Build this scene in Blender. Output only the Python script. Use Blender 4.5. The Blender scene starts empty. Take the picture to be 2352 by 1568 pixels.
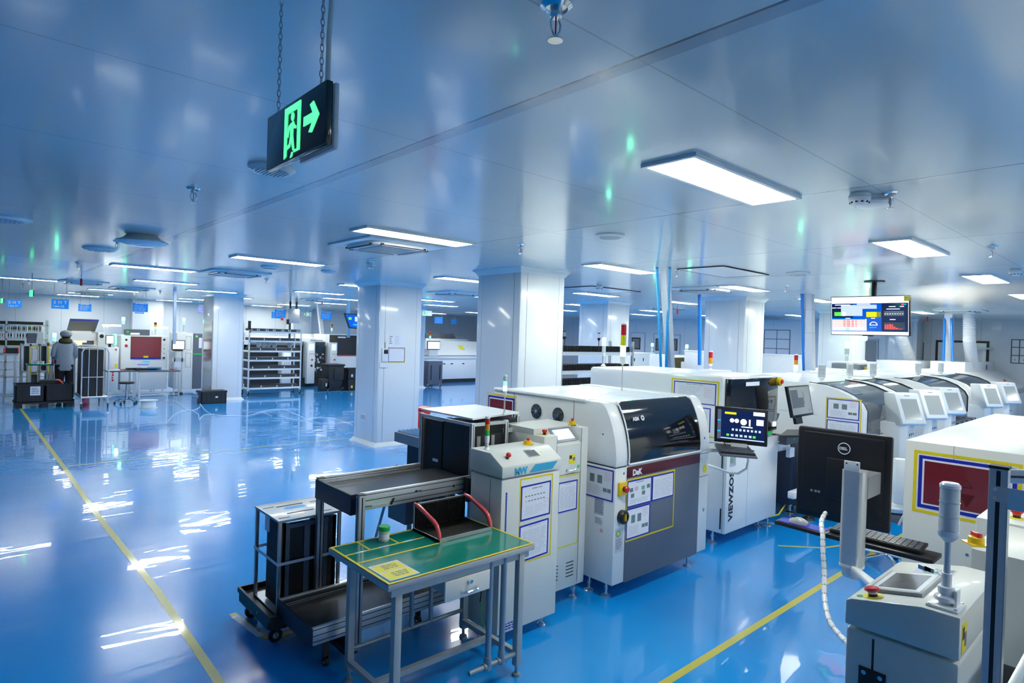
import bpy, bmesh, math, random
from mathutils import Vector, Matrix, Euler
random.seed(7)
S = bpy.context.scene
COL = S.collection
# ---------------------------------------------------------------- camera
FPX = 1400.0; EYE = 1.95
_X = Vector((2726-1176, -(820-784), -FPX)).normalized()
_Y = Vector((-90-1176, -(730-784), -FPX)); _Y = (_Y-_X*_Y.dot(_X)).normalized()
_Z = _X.cross(_Y)
RM = Matrix((_X, _Y, _Z))          # camera axes -> room axes
cd = bpy.data.cameras.new('camera'); cam = bpy.data.objects.new('camera', cd); COL.objects.link(cam)
cam.matrix_world = Matrix.Translation((0, 0, EYE)) @ RM.to_4x4()
cd.sensor_width = 36; cd.lens = 36*FPX/2352; cd.clip_start = .05; cd.clip_end = 200
S.camera = cam
# ---------------------------------------------------------------- world and exposure
w = bpy.data.worlds.new('world'); S.world = w; w.use_nodes = True
w.node_tree.nodes['Background'].inputs[0].default_value = (.75, .85, 1, 1)
w.node_tree.nodes['Background'].inputs[1].default_value = .02
S.view_settings.view_transform = 'Standard'; S.view_settings.look = 'None'
S.view_settings.exposure = .8; S.view_settings.gamma = 1; S.view_settings.use_curve_mapping = False
PANEL = 21.0                       # luminance of the LED ceiling panels
# ---------------------------------------------------------------- measuring (photo pixel -> point of the room)
def _ray(px, py): return RM @ Vector((px-1176, 784-py, -FPX))
def at_z(px, py, h):
    d = _ray(px, py); t = (h-EYE)/d.z; return (d.x*t, d.y*t)
def at_y(px, py, y):
    d = _ray(px, py); t = y/d.y; return (d.x*t, EYE+d.z*t)
def at_x(px, py, x):
    d = _ray(px, py); t = x/d.x; return (d.y*t, EYE+d.z*t)
def rect_y(px0, py0, px1, py1, y):
    mx, my = (px0+px1)/2, (py0+py1)/2
    return at_y(px0, my, y)[0], at_y(px1, my, y)[0], at_y(mx, py1, y)[1], at_y(mx, py0, y)[1]
def rect_x(px0, py0, px1, py1, x):
    mx, my = (px0+px1)/2, (py0+py1)/2
    return at_x(px1, my, x)[0], at_x(px0, my, x)[0], at_x(mx, py1, x)[1], at_x(mx, py0, x)[1]
# ---------------------------------------------------------------- materials
MATS = {}
def mat(name, col, rough=.5, metal=0, emit=None, es=0, coat=0, trans=0, alpha=1, spec=.5, ior=1.5):
    m = bpy.data.materials.new(name); m.use_nodes = True
    b = m.node_tree.nodes['Principled BSDF']
    b.inputs['Base Color'].default_value = (*col, 1); b.inputs['Roughness'].default_value = rough
    b.inputs['Metallic'].default_value = metal; b.inputs['Specular IOR Level'].default_value = spec
    b.inputs['Coat Weight'].default_value = coat; b.inputs['Coat Roughness'].default_value = .08
    b.inputs['Transmission Weight'].default_value = trans; b.inputs['IOR'].default_value = ior
    b.inputs['Alpha'].default_value = alpha
    if emit: b.inputs['Emission Color'].default_value = (*emit, 1); b.inputs['Emission Strength'].default_value = es
    MATS[name] = m
    return m
def N(m, t, **kw):
    n = m.node_tree.nodes.new(t)
    for k, v in kw.items(): setattr(n, k, v)
    return n
def grain(m, scale=40, amt=.06, bump=0, rough=None):
    """subtle procedural unevenness of a paint or metal"""
    nt = m.node_tree; b = nt.nodes['Principled BSDF']
    tc = N(m, 'ShaderNodeTexCoord'); no = N(m, 'ShaderNodeTexNoise'); no.inputs['Scale'].default_value = scale
    no.inputs['Detail'].default_value = 4
    nt.links.new(tc.outputs['Object'], no.inputs['Vector'])
    if amt:
        col = b.inputs['Base Color'].default_value[:]
        mx = N(m, 'ShaderNodeMix', data_type='RGBA', blend_type='MULTIPLY'); mx.inputs[0].default_value = 1
        mr = N(m, 'ShaderNodeMapRange'); mr.inputs[3].default_value = 1-amt; mr.inputs[4].default_value = 1+amt
        nt.links.new(no.outputs['Fac'], mr.inputs[0]); mx.inputs[6].default_value = col
        nt.links.new(mr.outputs[0], mx.inputs[7]); nt.links.new(mx.outputs[2], b.inputs['Base Color'])
    if bump:
        bp = N(m, 'ShaderNodeBump'); bp.inputs['Strength'].default_value = bump; bp.inputs['Distance'].default_value = .002
        nt.links.new(no.outputs['Fac'], bp.inputs['Height']); nt.links.new(bp.outputs[0], b.inputs['Normal'])
    return m
grain(mat('white_paint', (.80, .82, .83), .35, coat=.3), 6, .03)
grain(mat('cream_paint', (.72, .73, .69), .4, coat=.2), 6, .03)
grain(mat('bright_white', (.88, .9, .92), .28, coat=.4), 6, .02)
grain(mat('panel_white', (.80, .83, .86), .3, coat=.4), 3, .02)
grain(mat('grey_paint', (.36, .38, .40), .4), 20, .04)
grain(mat('dark_grey', (.085, .095, .12), .4), 20, .06)
grain(mat('slate', (.13, .15, .2), .45), 20, .06)
grain(mat('black_plastic', (.012, .012, .014), .42), 60, .1, .1)
grain(mat('black_gloss', (.006, .006, .008), .06, coat=.6), 3, 0)
grain(mat('crate_black', (.015, .017, .022), .5), 30, .1, .1)
grain(mat('navy_black', (.012, .02, .045), .45), 30, .1)
grain(mat('aluminium', (.7, .72, .73), .34, .7), 60, .08)
grain(mat('alu_dark', (.45, .47, .49), .38, .7), 60, .08)
grain(mat('steel', (.75, .76, .77), .18, 1), 30, .05)
grain(mat('chrome', (.8, .8, .82), .08, 1), 3, 0)
grain(mat('stainless', (.55, .54, .54), .16, 1), 4, .05)
grain(mat('table_grey', (.46, .49, .5), .4, .2), 30, .08)
grain(mat('pipe_grey', (.30, .36, .42), .3, .5), 30, .08)
grain(mat('belt', (.035, .036, .042), .28), 30, .2, .1)
grain(mat('esd_green', (.0, .235, .17), .16, coat=.5), 5, .08)
mat('yellow_tape', (.78, .62, .01), .35); mat('floor_tape', (.62, .56, .08), .3, coat=.5)
mat('blue_tape', (.012, .02, .42), .4); mat('paper', (.80, .82, .9), .6); mat('ink', (.2, .22, .3), .6); mat('pale_ink', (.52, .54, .64), .6)
mat('pink_ink', (.75, .5, .55), .6); mat('photo_dark', (.16, .22, .23), .5); mat('photo_green', (.2, .42, .3), .5)
mat('label_yellow', (.85, .75, .02), .45); mat('red_plastic', (.62, .012, .012), .3, coat=.4); mat('dark_red', (.10, .006, .012), .35)
mat('orange_plastic', (.8, .28, .01), .35); mat('estop_yellow', (.85, .55, .0), .35, coat=.3)
mat('green_plastic', (.01, .45, .09), .35); mat('green_bright', (.02, .6, .1), .35); mat('teal_logo', (.04, .38, .6), .4)
mat('blue_pipe', (.01, .22, .75), .3, coat=.4); mat('sky_pipe', (.02, .4, .85), .3, coat=.4); mat('sign_blue', (.0, .28, .85), .45, emit=(0, .3, .95), es=.15)
mat('sign_text', (.9, .95, 1), .5); mat('sign_purple', (.3, .35, .85), .45); mat('notice_red', (.17, .018, .028), .22, coat=.6)
mat('lens_red', (.62, .01, .01), .2, coat=.6); mat('lens_orange', (.85, .3, .0), .2, coat=.6); mat('lens_yellow', (.75, .65, .0), .2, coat=.6)
mat('lens_green', (.02, .5, .07), .2, coat=.6); mat('lens_clear', (.8, .86, .9), .2, trans=.35, coat=.3)
mat('lens_lit', (.6, 1, .85), .3, emit=(.12, 1, .5), es=9.0); mat('lens_glow', (.5, .9, .75), .3, emit=(.2, 1, .6), es=.7)
mat('screen_white', (.7, .75, .8), .2, emit=(.85, .93, 1), es=.5); mat('screen_dark', (.02, .03, .06), .1, emit=(.10, .12, .2), es=.55)
mat('screen_blue', (.0, .05, .3), .1, emit=(.0, .08, .5), es=.62); mat('scr_navy', (.0, .01, .05), .1, emit=(.005, .012, .06), es=.62)
mat('scr_white', (.9, .9, .9), .1, emit=(1, 1, 1), es=.6); mat('scr_grey', (.4, .5, .6), .1, emit=(.5, .58, .78), es=.62)
mat('scr_green', (.1, .7, .1), .1, emit=(.12, .8, .05), es=.62); mat('scr_yellow', (.8, .7, 0), .1, emit=(.6, .58, 0), es=.62)
mat('scr_red', (.7, .1, .1), .1, emit=(.85, .07, .05), es=.62); mat('scr_cyan', (0, .5, .9), .1, emit=(0, .35, 1), es=.62) ; mat('scr_pink', (.8, .5, .5), .1, emit=(1, .42, .4), es=.5)
mat('screen_lilac', (.5, .55, .8), .2, emit=(.42, .47, .72), es=.8); mat('screen_off', (.4, .42, .4), .12, coat=.3)
mat('lcd_grey', (.16, .17, .18), .15, coat=.4)
mat('exit_black', (.012, .02, .02), .12, coat=.5); mat('exit_green', (.1, 1, .3), .4, emit=(.06, 1, .22), es=1.3)
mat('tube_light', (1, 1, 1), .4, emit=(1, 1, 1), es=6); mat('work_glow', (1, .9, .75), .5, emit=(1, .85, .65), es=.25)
mat('red_window', (.2, .03, .035), .08, coat=.5, emit=(.6, .08, .08), es=.04)
mat('smoked_glass', (.05, .07, .09), .05, coat=.5, alpha=.7); mat('clear_plastic', (.7, .75, .8), .08, alpha=.25)
mat('skin', (.62, .4, .3), .6); mat('hair', (.01, .008, .008), .6)
grain(mat('smock', (.36, .43, .52), .8), 25, .08, .3); grain(mat('cap_grey', (.34, .37, .4), .85), 60, .15, .4)
grain(mat('hood_olive', (.06, .055, .012), .85), 40, .2, .4); grain(mat('trousers', (.01, .01, .014), .85), 20, .1, .2)
grain(mat('bubble_red', (.85, .09, .1), .25, coat=.5), 120, .45, 1.0)
mat('brown_red', (.45, .2, .05), .4); mat('translucent', (.75, .76, .74), .3, alpha=.75)
grain(mat('gap_dark', (.02, .022, .026), .6), 10, .1)
mat('panel_light', (1, 1, 1), .5, emit=(.98, 1, .89), es=PANEL)
mat('door_grey', (.33, .35, .34), .5); mat('wall_white', (.78, .8, .82), .35, coat=.3)
grain(mat('duct', (.72, .75, .8), .4), 10, .05)
# floor: blue epoxy, wavy and wet looking
m = mat('floor_epoxy', (0, .19, .68), .2, coat=.8); nt = m.node_tree; b = nt.nodes['Principled BSDF']
b.inputs['Coat Roughness'].default_value = .02; b.inputs['IOR'].default_value = 1.6
tc = N(m, 'ShaderNodeTexCoord'); n1 = N(m, 'ShaderNodeTexNoise'); n1.inputs['Scale'].default_value = .35; n1.inputs['Detail'].default_value = 4
nt.links.new(tc.outputs['Object'], n1.inputs['Vector'])
cr = N(m, 'ShaderNodeValToRGB'); cr.color_ramp.elements[0].position = .3; cr.color_ramp.elements[0].color = (0, .235, .72, 1)
cr.color_ramp.elements[1].position = .7; cr.color_ramp.elements[1].color = (0, .375, .95, 1)
nt.links.new(n1.outputs['Fac'], cr.inputs[0]); nt.links.new(cr.outputs[0], b.inputs['Base Color'])
mp = N(m, 'ShaderNodeMapping'); mp.inputs['Rotation'].default_value = (0, 0, math.radians(-42)); mp.inputs['Scale'].default_value = (.55, 1.5, 1)
nt.links.new(tc.outputs['Object'], mp.inputs[0])
n2 = N(m, 'ShaderNodeTexNoise'); n2.inputs['Scale'].default_value = 2.2; n2.inputs['Detail'].default_value = 2.5; n2.inputs['Distortion'].default_value = .6
nt.links.new(mp.outputs[0], n2.inputs['Vector'])
bp = N(m, 'ShaderNodeBump'); bp.inputs['Strength'].default_value = .32; bp.inputs['Distance'].default_value = .01
nt.links.new(n2.outputs['Fac'], bp.inputs['Height']); nt.links.new(bp.outputs[0], b.inputs['Normal']); nt.links.new(bp.outputs[0], b.inputs['Coat Normal'])
# ceiling: glossy sandwich panels with joints
m = mat('ceiling_panels', (.64, .72, .73), .22, coat=.4); nt = m.node_tree; b = nt.nodes['Principled BSDF']
b.inputs['Coat Roughness'].default_value = .085
tc = N(m, 'ShaderNodeTexCoord'); sx = N(m, 'ShaderNodeSeparateXYZ'); nt.links.new(tc.outputs['Object'], sx.inputs[0])
def M2(op, a, bb):
    n = N(m, 'ShaderNodeMath', operation=op)
    for i, v in enumerate((a, bb)):
        if isinstance(v, (int, float)): n.inputs[i].default_value = v
        elif v is not None: nt.links.new(v, n.inputs[i])
    return n.outputs[0]
def joint(coord, off, pitch, hw):
    f = M2('MODULO', M2('ADD', coord, 1000*pitch-off), pitch)
    d = M2('MINIMUM', f, M2('SUBTRACT', pitch, f))
    return M2('LESS_THAN', d, hw)
jy = joint(sx.outputs[1], 1.14, 1.18, .0035)          # joints running along the hall
jx = joint(sx.outputs[0], 1.5, 2.04, .006)           # joints across it
st = M2('MULTIPLY', joint(sx.outputs[0], 1.5+.034, 2.04, .03), M2('LESS_THAN', sx.outputs[0], 2.6))       # cover strip beside them
n1 = N(m, 'ShaderNodeTexNoise'); n1.inputs['Scale'].default_value = .9; n1.inputs['Detail'].default_value = 2
nt.links.new(tc.outputs['Object'], n1.inputs['Vector'])
jj = M2('MAXIMUM', jx, M2('MULTIPLY', jy, .4))
mx = N(m, 'ShaderNodeMix', data_type='RGBA'); mx.inputs[6].default_value = (.64, .72, .73, 1); mx.inputs[7].default_value = (.12, .15, .18, 1)
nt.links.new(jj, mx.inputs[0])
mx2 = N(m, 'ShaderNodeMix', data_type='RGBA'); mx2.inputs[7].default_value = (.36, .40, .46, 1)
nt.links.new(M2('MULTIPLY', st, .65), mx2.inputs[0]); nt.links.new(mx.outputs[2], mx2.inputs[6]); nt.links.new(mx2.outputs[2], b.inputs['Base Color'])
bp = N(m, 'ShaderNodeBump'); bp.inputs['Strength'].default_value = .15; bp.inputs['Distance'].default_value = .02
nt.links.new(n1.outputs['Fac'], bp.inputs['Height']); nt.links.new(bp.outputs[0], b.inputs['Normal']); nt.links.new(bp.outputs[0], b.inputs['Coat Normal'])
# vertical wall panels
m = mat('wall_panels', (.76, .79, .82), .35, coat=.2); nt = m.node_tree; b = nt.nodes['Principled BSDF']
tc = N(m, 'ShaderNodeTexCoord'); sx = N(m, 'ShaderNodeSeparateXYZ'); nt.links.new(tc.outputs['Object'], sx.inputs[0])
mx = N(m, 'ShaderNodeMix', data_type='RGBA'); mx.inputs[6].default_value = (.76, .79, .82, 1); mx.inputs[7].default_value = (.5, .54, .58, 1)
nt.links.new(joint(M2('ADD', sx.outputs[0], sx.outputs[1]), .3, 1.18, .006), mx.inputs[0]); nt.links.new(mx.outputs[2], b.inputs['Base Color'])
# mist
m = bpy.data.materials.new('mist'); m.use_nodes = True; nt = m.node_tree; nt.nodes.clear()
o = nt.nodes.new('ShaderNodeOutputMaterial'); v = nt.nodes.new('ShaderNodeVolumePrincipled'); v.inputs['Color'].default_value = (1, 1, 1, 1)
tc = nt.nodes.new('ShaderNodeTexCoord'); no = nt.nodes.new('ShaderNodeTexNoise'); no.inputs['Scale'].default_value = 2.2; no.inputs['Detail'].default_value = 3
nt.links.new(tc.outputs['Object'], no.inputs['Vector'])
ln = nt.nodes.new('ShaderNodeVectorMath'); ln.operation = 'MULTIPLY'; ln.inputs[1].default_value = (2, 2, 2)
l2 = nt.nodes.new('ShaderNodeVectorMath'); l2.operation = 'SUBTRACT'; l2.inputs[1].default_value = (1, 1, 1)
l3 = nt.nodes.new('ShaderNodeVectorMath'); l3.operation = 'LENGTH'
nt.links.new(tc.outputs['Generated'], ln.inputs[0]); nt.links.new(ln.outputs[0], l2.inputs[0]); nt.links.new(l2.outputs[0], l3.inputs[0])
a = nt.nodes.new('ShaderNodeMapRange'); a.inputs[1].default_value = .2; a.inputs[2].default_value = 1; a.inputs[3].default_value = 1; a.inputs[4].default_value = 0
nt.links.new(l3.outputs['Value'], a.inputs[0])
r2 = nt.nodes.new('ShaderNodeMapRange'); r2.inputs[1].default_value = .4; r2.inputs[2].default_value = .7; r2.inputs[3].default_value = 0; r2.inputs[4].default_value = 3.0
nt.links.new(no.outputs['Fac'], r2.inputs[0])
mu = nt.nodes.new('ShaderNodeMath'); mu.operation = 'MULTIPLY'; nt.links.new(a.outputs[0], mu.inputs[0]); nt.links.new(r2.outputs[0], mu.inputs[1])
nt.links.new(mu.outputs[0], v.inputs['Density']); nt.links.new(v.outputs[0], o.inputs['Volume']); MATS['mist'] = m
# ---------------------------------------------------------------- mesh building
def origin(o):
    v = Vector((0, 0, 0))
    while o is not None: v += o.location; o = o.parent
    return v
class MB:
    def __init__(s): s.bm = bmesh.new(); s.mats = []; s.cur = 0
    def m(s, name):
        if name not in s.mats: s.mats.append(name)
        s.cur = s.mats.index(name); return s
    def face(s, vs):
        try: f = s.bm.faces.new(vs); f.material_index = s.cur; return f
        except ValueError: return None
    def hexa(s, c, b=0):
        v = [s.bm.verts.new(p) for p in c]
        fs = [s.face([v[i] for i in q]) for q in ((0, 3, 2, 1), (4, 5, 6, 7), (0, 1, 5, 4), (1, 2, 6, 5), (2, 3, 7, 6), (3, 0, 4, 7))]
        if b:
            es = list({e for f in fs for e in f.edges})
            r = bmesh.ops.bevel(s.bm, geom=es, offset=b, segments=2, affect='EDGES', profile=.5)
            for f in r['faces']: f.material_index = s.cur
        return s
    def box(s, x0, x1, y0, y1, z0, z1, b=0):
        if x0 > x1: x0, x1 = x1, x0
        if y0 > y1: y0, y1 = y1, y0
        if z0 > z1: z0, z1 = z1, z0
        return s.hexa([(x0, y0, z0), (x1, y0, z0), (x1, y1, z0), (x0, y1, z0), (x0, y0, z1), (x1, y0, z1), (x1, y1, z1), (x0, y1, z1)], b)
    def obox(s, o, u, v, w_, b=0):
        """box from a corner and three edge vectors"""
        o, u, v, w_ = map(Vector, (o, u, v, w_))
        if u.cross(v).dot(w_) < 0: o = o+w_; w_ = -w_
        return s.hexa([o, o+u, o+u+v, o+v, o+w_, o+u+w_, o+u+v+w_, o+v+w_], b)
    def prism(s, pts, ax, a0, a1, b=0):
        def P(p, a): return {'x': (a, p[0], p[1]), 'y': (p[0], a, p[1]), 'z': (p[0], p[1], a)}[ax]
        A = [s.bm.verts.new(P(p, a0)) for p in pts]; B = [s.bm.verts.new(P(p, a1)) for p in pts]
        fs = [s.face(A), s.face(B[::-1])]
        n = len(pts)
        for i in range(n): fs.append(s.face([A[i], B[i], B[(i+1) % n], A[(i+1) % n]]))
        fs = [f for f in fs if f]
        bmesh.ops.recalc_face_normals(s.bm, faces=fs)
        if b:
            es = list({e for f in fs for e in f.edges if e.calc_face_angle(0) > .5})
            r = bmesh.ops.bevel(s.bm, geom=es, offset=b, segments=2, affect='EDGES', profile=.5)
            for f in r['faces']: f.material_index = s.cur
        return s
    def cyl(s, p0, p1, r, r2=None, n=16, cap=True):
        p0, p1 = Vector(p0), Vector(p1); r2 = r if r2 is None else r2
        d = (p1-p0).normalized(); u = d.orthogonal().normalized(); v = d.cross(u)
        A, B = [], []
        for i in range(n):
            a = 2*math.pi*i/n; q = u*math.cos(a)+v*math.sin(a)
            A.append(s.bm.verts.new(p0+q*r)); B.append(s.bm.verts.new(p1+q*r2))
        for i in range(n): s.face([A[i], A[(i+1) % n], B[(i+1) % n], B[i]])
        if cap: s.face(A[::-1]); s.face(B)
        return s
    def lathe(s, c, prof, n=20, ax=(0, 0, 1)):
        c = Vector(c); d = Vector(ax).normalized(); u = d.orthogonal().normalized(); v = d.cross(u); rings = []
        for r, z in prof:
            rings.append([s.bm.verts.new(c+d*z+(u*math.cos(2*math.pi*i/n)+v*math.sin(2*math.pi*i/n))*max(r, 1e-4)) for i in range(n)])
        for k in range(len(rings)-1):
            for i in range(n): s.face([rings[k][i], rings[k][(i+1) % n], rings[k+1][(i+1) % n], rings[k+1][i]])
        s.face(rings[0][::-1]); s.face(rings[-1])
        return s
    def tube(s, pts, r, n=8, closed=False):
        pts = [Vector(p) for p in pts]; rings = []; K = len(pts)
        rr = r if isinstance(r, (list, tuple)) else [r]*K
        prev = None
        for i, p in enumerate(pts):
            if closed: t = pts[(i+1) % K]-pts[i-1]
            else: t = (pts[min(i+1, K-1)]-pts[max(i-1, 0)])
            t.normalize()
            u = t.orthogonal().normalized() if prev is None else (prev-t*prev.dot(t)).normalized()
            prev = u; v = t.cross(u)
            rings.append([s.bm.verts.new(p+(u*math.cos(2*math.pi*j/n)+v*math.sin(2*math.pi*j/n))*rr[i]) for j in range(n)])
        R = range(K) if closed else range(K-1)
        for i in R:
            a, b2 = rings[i], rings[(i+1) % K]
            for j in range(n): s.face([a[j], a[(j+1) % n], b2[(j+1) % n], b2[j]])
        if not closed: s.face(rings[0][::-1]); s.face(rings[-1])
        return s
    def quad(s, o, u, v):
        o, u, v = map(Vector, (o, u, v)); s.face([s.bm.verts.new(p) for p in (o, o+u, o+u+v, o+v)]); return s
    def frame(s, o, u, v, n, wd, th):
        """flat border standing off a surface: o corner, u/v edges, n normal"""
        o, u, v, n = map(Vector, (o, u, v, n)); uu = u.normalized()*wd; vv = v.normalized()*wd; t = n*th
        s.obox(o, u, vv, t); s.obox(o+v-vv, u, vv, t); s.obox(o+vv, uu, v-vv*2, t); s.obox(o+u-uu+vv, uu, v-vv*2, t)
        return s
    def text(s, body, size, o, u, v, th=.0008, bold=0, spacing=1.0):
        cu = bpy.data.curves.new('t', 'FONT'); cu.body = body; cu.size = size; cu.extrude = th; cu.offset = bold; cu.space_character = spacing
        cu.resolution_u = 3
        ob = bpy.data.objects.new('t', cu); COL.objects.link(ob)
        bpy.context.view_layer.update()
        me = bpy.data.meshes.new_from_object(ob)
        u = Vector(u).normalized(); v = Vector(v).normalized(); n = u.cross(v); o = Vector(o)
        vs = [s.bm.verts.new(o+u*p.co.x+v*p.co.y+n*p.co.z) for p in me.vertices]
        for p in me.polygons: s.face([vs[i] for i in p.vertices])
        bpy.data.objects.remove(ob); bpy.data.curves.remove(cu); bpy.data.meshes.remove(me)
        return s
    def scribble(s, o, u, v, rows, n, th=.0006, fill=.45, seg=3, seed=1):
        """rows of illegible small print"""
        o, u, v, n = map(Vector, (o, u, v, n)); R = random.Random(seed)
        for i in range(rows):
            y = (i+.5)/rows; a = R.uniform(0, .05)
            for k in range(seg):
                b2 = min(1, a+R.uniform(.12, .9/seg+.1))
                s.obox(o+v*y+u*a, u*(b2-a), v*(fill/rows), n*th)
                a = b2+R.uniform(.02, .08)
                if a > .95: break
        return s
    def build(s, name, material=None, parent=None, label=None, cat=None, group=None, kind=None, ang=35):
        me = bpy.data.meshes.new(name)
        org = origin(parent)
        for v in s.bm.verts: v.co -= org
        s.bm.to_mesh(me); s.bm.free()
        for k in (s.mats or [material]): me.materials.append(MATS[k])
        me.polygons.foreach_set('use_smooth', [True]*len(me.polygons)); me.set_sharp_from_angle(angle=math.radians(ang))
        o = bpy.data.objects.new(name, me); COL.objects.link(o); o.parent = parent
        if label: o['label'] = label
        if cat: o['category'] = cat
        if group: o['group'] = group
        if kind: o['kind'] = kind
        return o
def pieces(mb, name, material, parent):
    """one object for every connected piece"""
    bm = mb.bm; bm.verts.index_update(); seen = set(); out = []
    for v0 in bm.verts:
        if v0.index in seen: continue
        comp = []; st_ = [v0]; seen.add(v0.index)
        while st_:
            v = st_.pop(); comp.append(v)
            for e in v.link_edges:
                w_ = e.other_vert(v)
                if w_.index not in seen: seen.add(w_.index); st_.append(w_)
        q = MB(); q.mats = list(mb.mats); mp_ = {v: q.bm.verts.new(v.co) for v in comp}
        for f in {f for v in comp for f in v.link_faces}:
            nf = q.bm.faces.new([mp_[v] for v in f.verts]); nf.material_index = f.material_index
        out.append(q.build(name, material, parent))
    bm.free(); return out
def thing(name, label, cat, loc=(0, 0, 0), group=None):
    o = bpy.data.objects.new(name, None); COL.objects.link(o); o.location = loc; o.empty_display_size = .1
    o['label'] = label; o['category'] = cat
    if group: o['group'] = group
    return o
def dup(o, loc, rotz=0, label=None, group=None, parent=None):
    c = o.copy(); COL.objects.link(c)
    if parent is None:
        c.location = loc; c.rotation_euler = (0, 0, rotz)
        if label: c['label'] = label
        if group: c['group'] = group
    else: c.parent = parent
    for ch in list(o.children): dup(ch, None, parent=c)
    return c
def settle(o, loc, rotz=0): o.location = loc; o.rotation_euler = (0, 0, rotz); return o
def st(mb, name, material=None): return mb.build(name, material, kind='structure')
X_, Y_, Z_ = Vector((1, 0, 0)), Vector((0, 1, 0)), Vector((0, 0, 1))
# shared parts -----------------------------------------------------------------
def sheet(root, o, u, v, n, style='text', name='document_sheet', seed=1, label=None):
    """printed sheet in a blue border"""
    o, u, v, n = map(Vector, (o, u, v, n)); mb = MB()
    mb.m('paper').obox(o, u, v, n*.0015); mb.m('blue_tape').frame(o, u, v, n, min(u.length, v.length)*.035+.002, .003)
    e = n*.0016
    if style == 'text':
        mb.m('pale_ink').scribble(o+u*.3+v*.88+e, u*.4, v*.05, 1, n, seed=seed)
        mb.m('pale_ink').scribble(o+u*.1+v*.1+e, u*.8, v*.72, 16, n, seed=seed+3, fill=.3, seg=4)
    elif style == 'flow':
        mb.m('ink').scribble(o+u*.35+v*.84+e, u*.35, v*.05, 1, n, seed=seed)
        for yy in (.66, .52):
            for k in range(7): mb.m('label_yellow' if (yy == .52 and k == 0) else 'ink').obox(o+u*(.14+k*.1)+v*yy+e, u*.06, v*.03, n*.0006)
        mb.m('pale_ink').scribble(o+u*.15+v*.1+e, u*.7, v*.3, 5, n, seed=seed+2, fill=.15)
        mb.m('pink_ink').frame(o+u*.78+v*.4+e, u*.15, v*.1, n, .002, .0006)
    elif style == 'photos':
        for k in (.2, .46): mb.m('photo_dark').obox(o+u*k+v*.5+e, u*.16, v*.26, n*.0006)
        mb.m('pink_ink').scribble(o+u*.68+v*.6+e, u*.24, v*.3, 6, n, seed=seed, fill=.3)
        mb.m('pale_ink').scribble(o+u*.1+v*.1+e, u*.5, v*.32, 7, n, seed=seed+1, fill=.3)
        for k in (.66, .8): mb.m('photo_dark').obox(o+u*k+v*.26+e, u*.12, v*.12, n*.0006)
    elif style == 'steps':
        for i, (a, b2, c) in enumerate(((.1, .56, 'photo_dark'), (.3, .58, 'pink_ink'), (.58, .56, 'photo_green'), (.8, .58, 'photo_dark'), (.15, .34, 'photo_dark'), (.6, .36, 'photo_dark'))):
            mb.m(c).obox(o+u*a+v*b2+e, u*.13, v*.15, n*.0006)
        mb.m('pale_ink').scribble(o+u*.1+v*.1+e, u*.8, v*.18, 4, n, seed=seed, fill=.3)
        mb.m('ink').scribble(o+u*.35+v*.86+e, u*.3, v*.05, 1, n, seed=seed+1)
    elif style == 'boards':
        mb.m('ink').scribble(o+u*.3+v*.87+e, u*.4, v*.04, 1, n, seed=seed)
        mb.m('pale_ink').scribble(o+u*.1+v*.35+e, u*.55, v*.45, 7, n, seed=seed, fill=.2)
        mb.m('pink_ink').scribble(o+u*.72+v*.3+e, u*.2, v*.5, 10, n, seed=seed+5, fill=.25)
        for k in (.1, .4): mb.m('photo_green').obox(o+u*k+v*.12+e, u*.2, v*.14, n*.0006)
    return mb.build(name, None, root, label=label)
def tape_frame(root, o, u, v, n, wd=.012):
    return MB().m('yellow_tape').frame(o, u, v, n, wd, .001).build('yellow_tape_frame', None, root)
def notice(root, o, u, v, n):
    o, u, v, n = map(Vector, (o, u, v, n)); mb = MB()
    mb.m('blue_tape').obox(o, u, v, n*.002)
    du, dv = u.normalized(), v.normalized(); a = .018
    mb.m('paper').obox(o+(du+dv)*a+n*.002, u-du*2*a, v-dv*2*a, n*.001)
    a = .028; q = o+(du+dv)*a+n*.003; uu = u-du*2*a; vv = v-dv*2*a
    mb.m('notice_red').obox(q, uu, vv, n*.002)
    return mb.build('red_notice', None, root)
def estop(root, p, r=.02, n=(0, 0, 1), h=1.0, name='emergency_stop'):
    mb = MB().m('label_yellow').lathe(p, [(r*1.6, 0), (r*1.6, .002), (r*1.2, .003)], 24, n)
    mb.m('black_plastic').lathe(Vector(p)+Vector(n)*.002, [(r*.7, 0), (r*.7, .014*h)], 16, n)
    mb.m('red_plastic').lathe(Vector(p)+Vector(n)*(.014*h), [(r*.75, 0), (r*.8, .008), (r*1.1, .012), (r*1.1, .018), (r*.9, .024), (.001, .025)], 20, n)
    return mb.build(name, None, root)
def switch(root, p, n=(0, 0, 1), r=.03, name='rotary_switch'):
    n = Vector(n).normalized(); u = n.orthogonal().normalized(); v = n.cross(u); p = Vector(p)
    mb = MB().m('estop_yellow').obox(p-u*r*1.3-v*r*1.3, u*r*2.6, v*r*2.6, n*.006)
    mb.lathe(p+n*.006, [(r*1.05, 0), (r, .022), (r*.8, .024)], 20, n)
    mb.m('red_plastic').obox(p-u*r*.8-v*r*.35+n*.028, u*r*1.6, v*r*.7, n*.018, .003)
    return mb.build(name, None, root)
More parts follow.
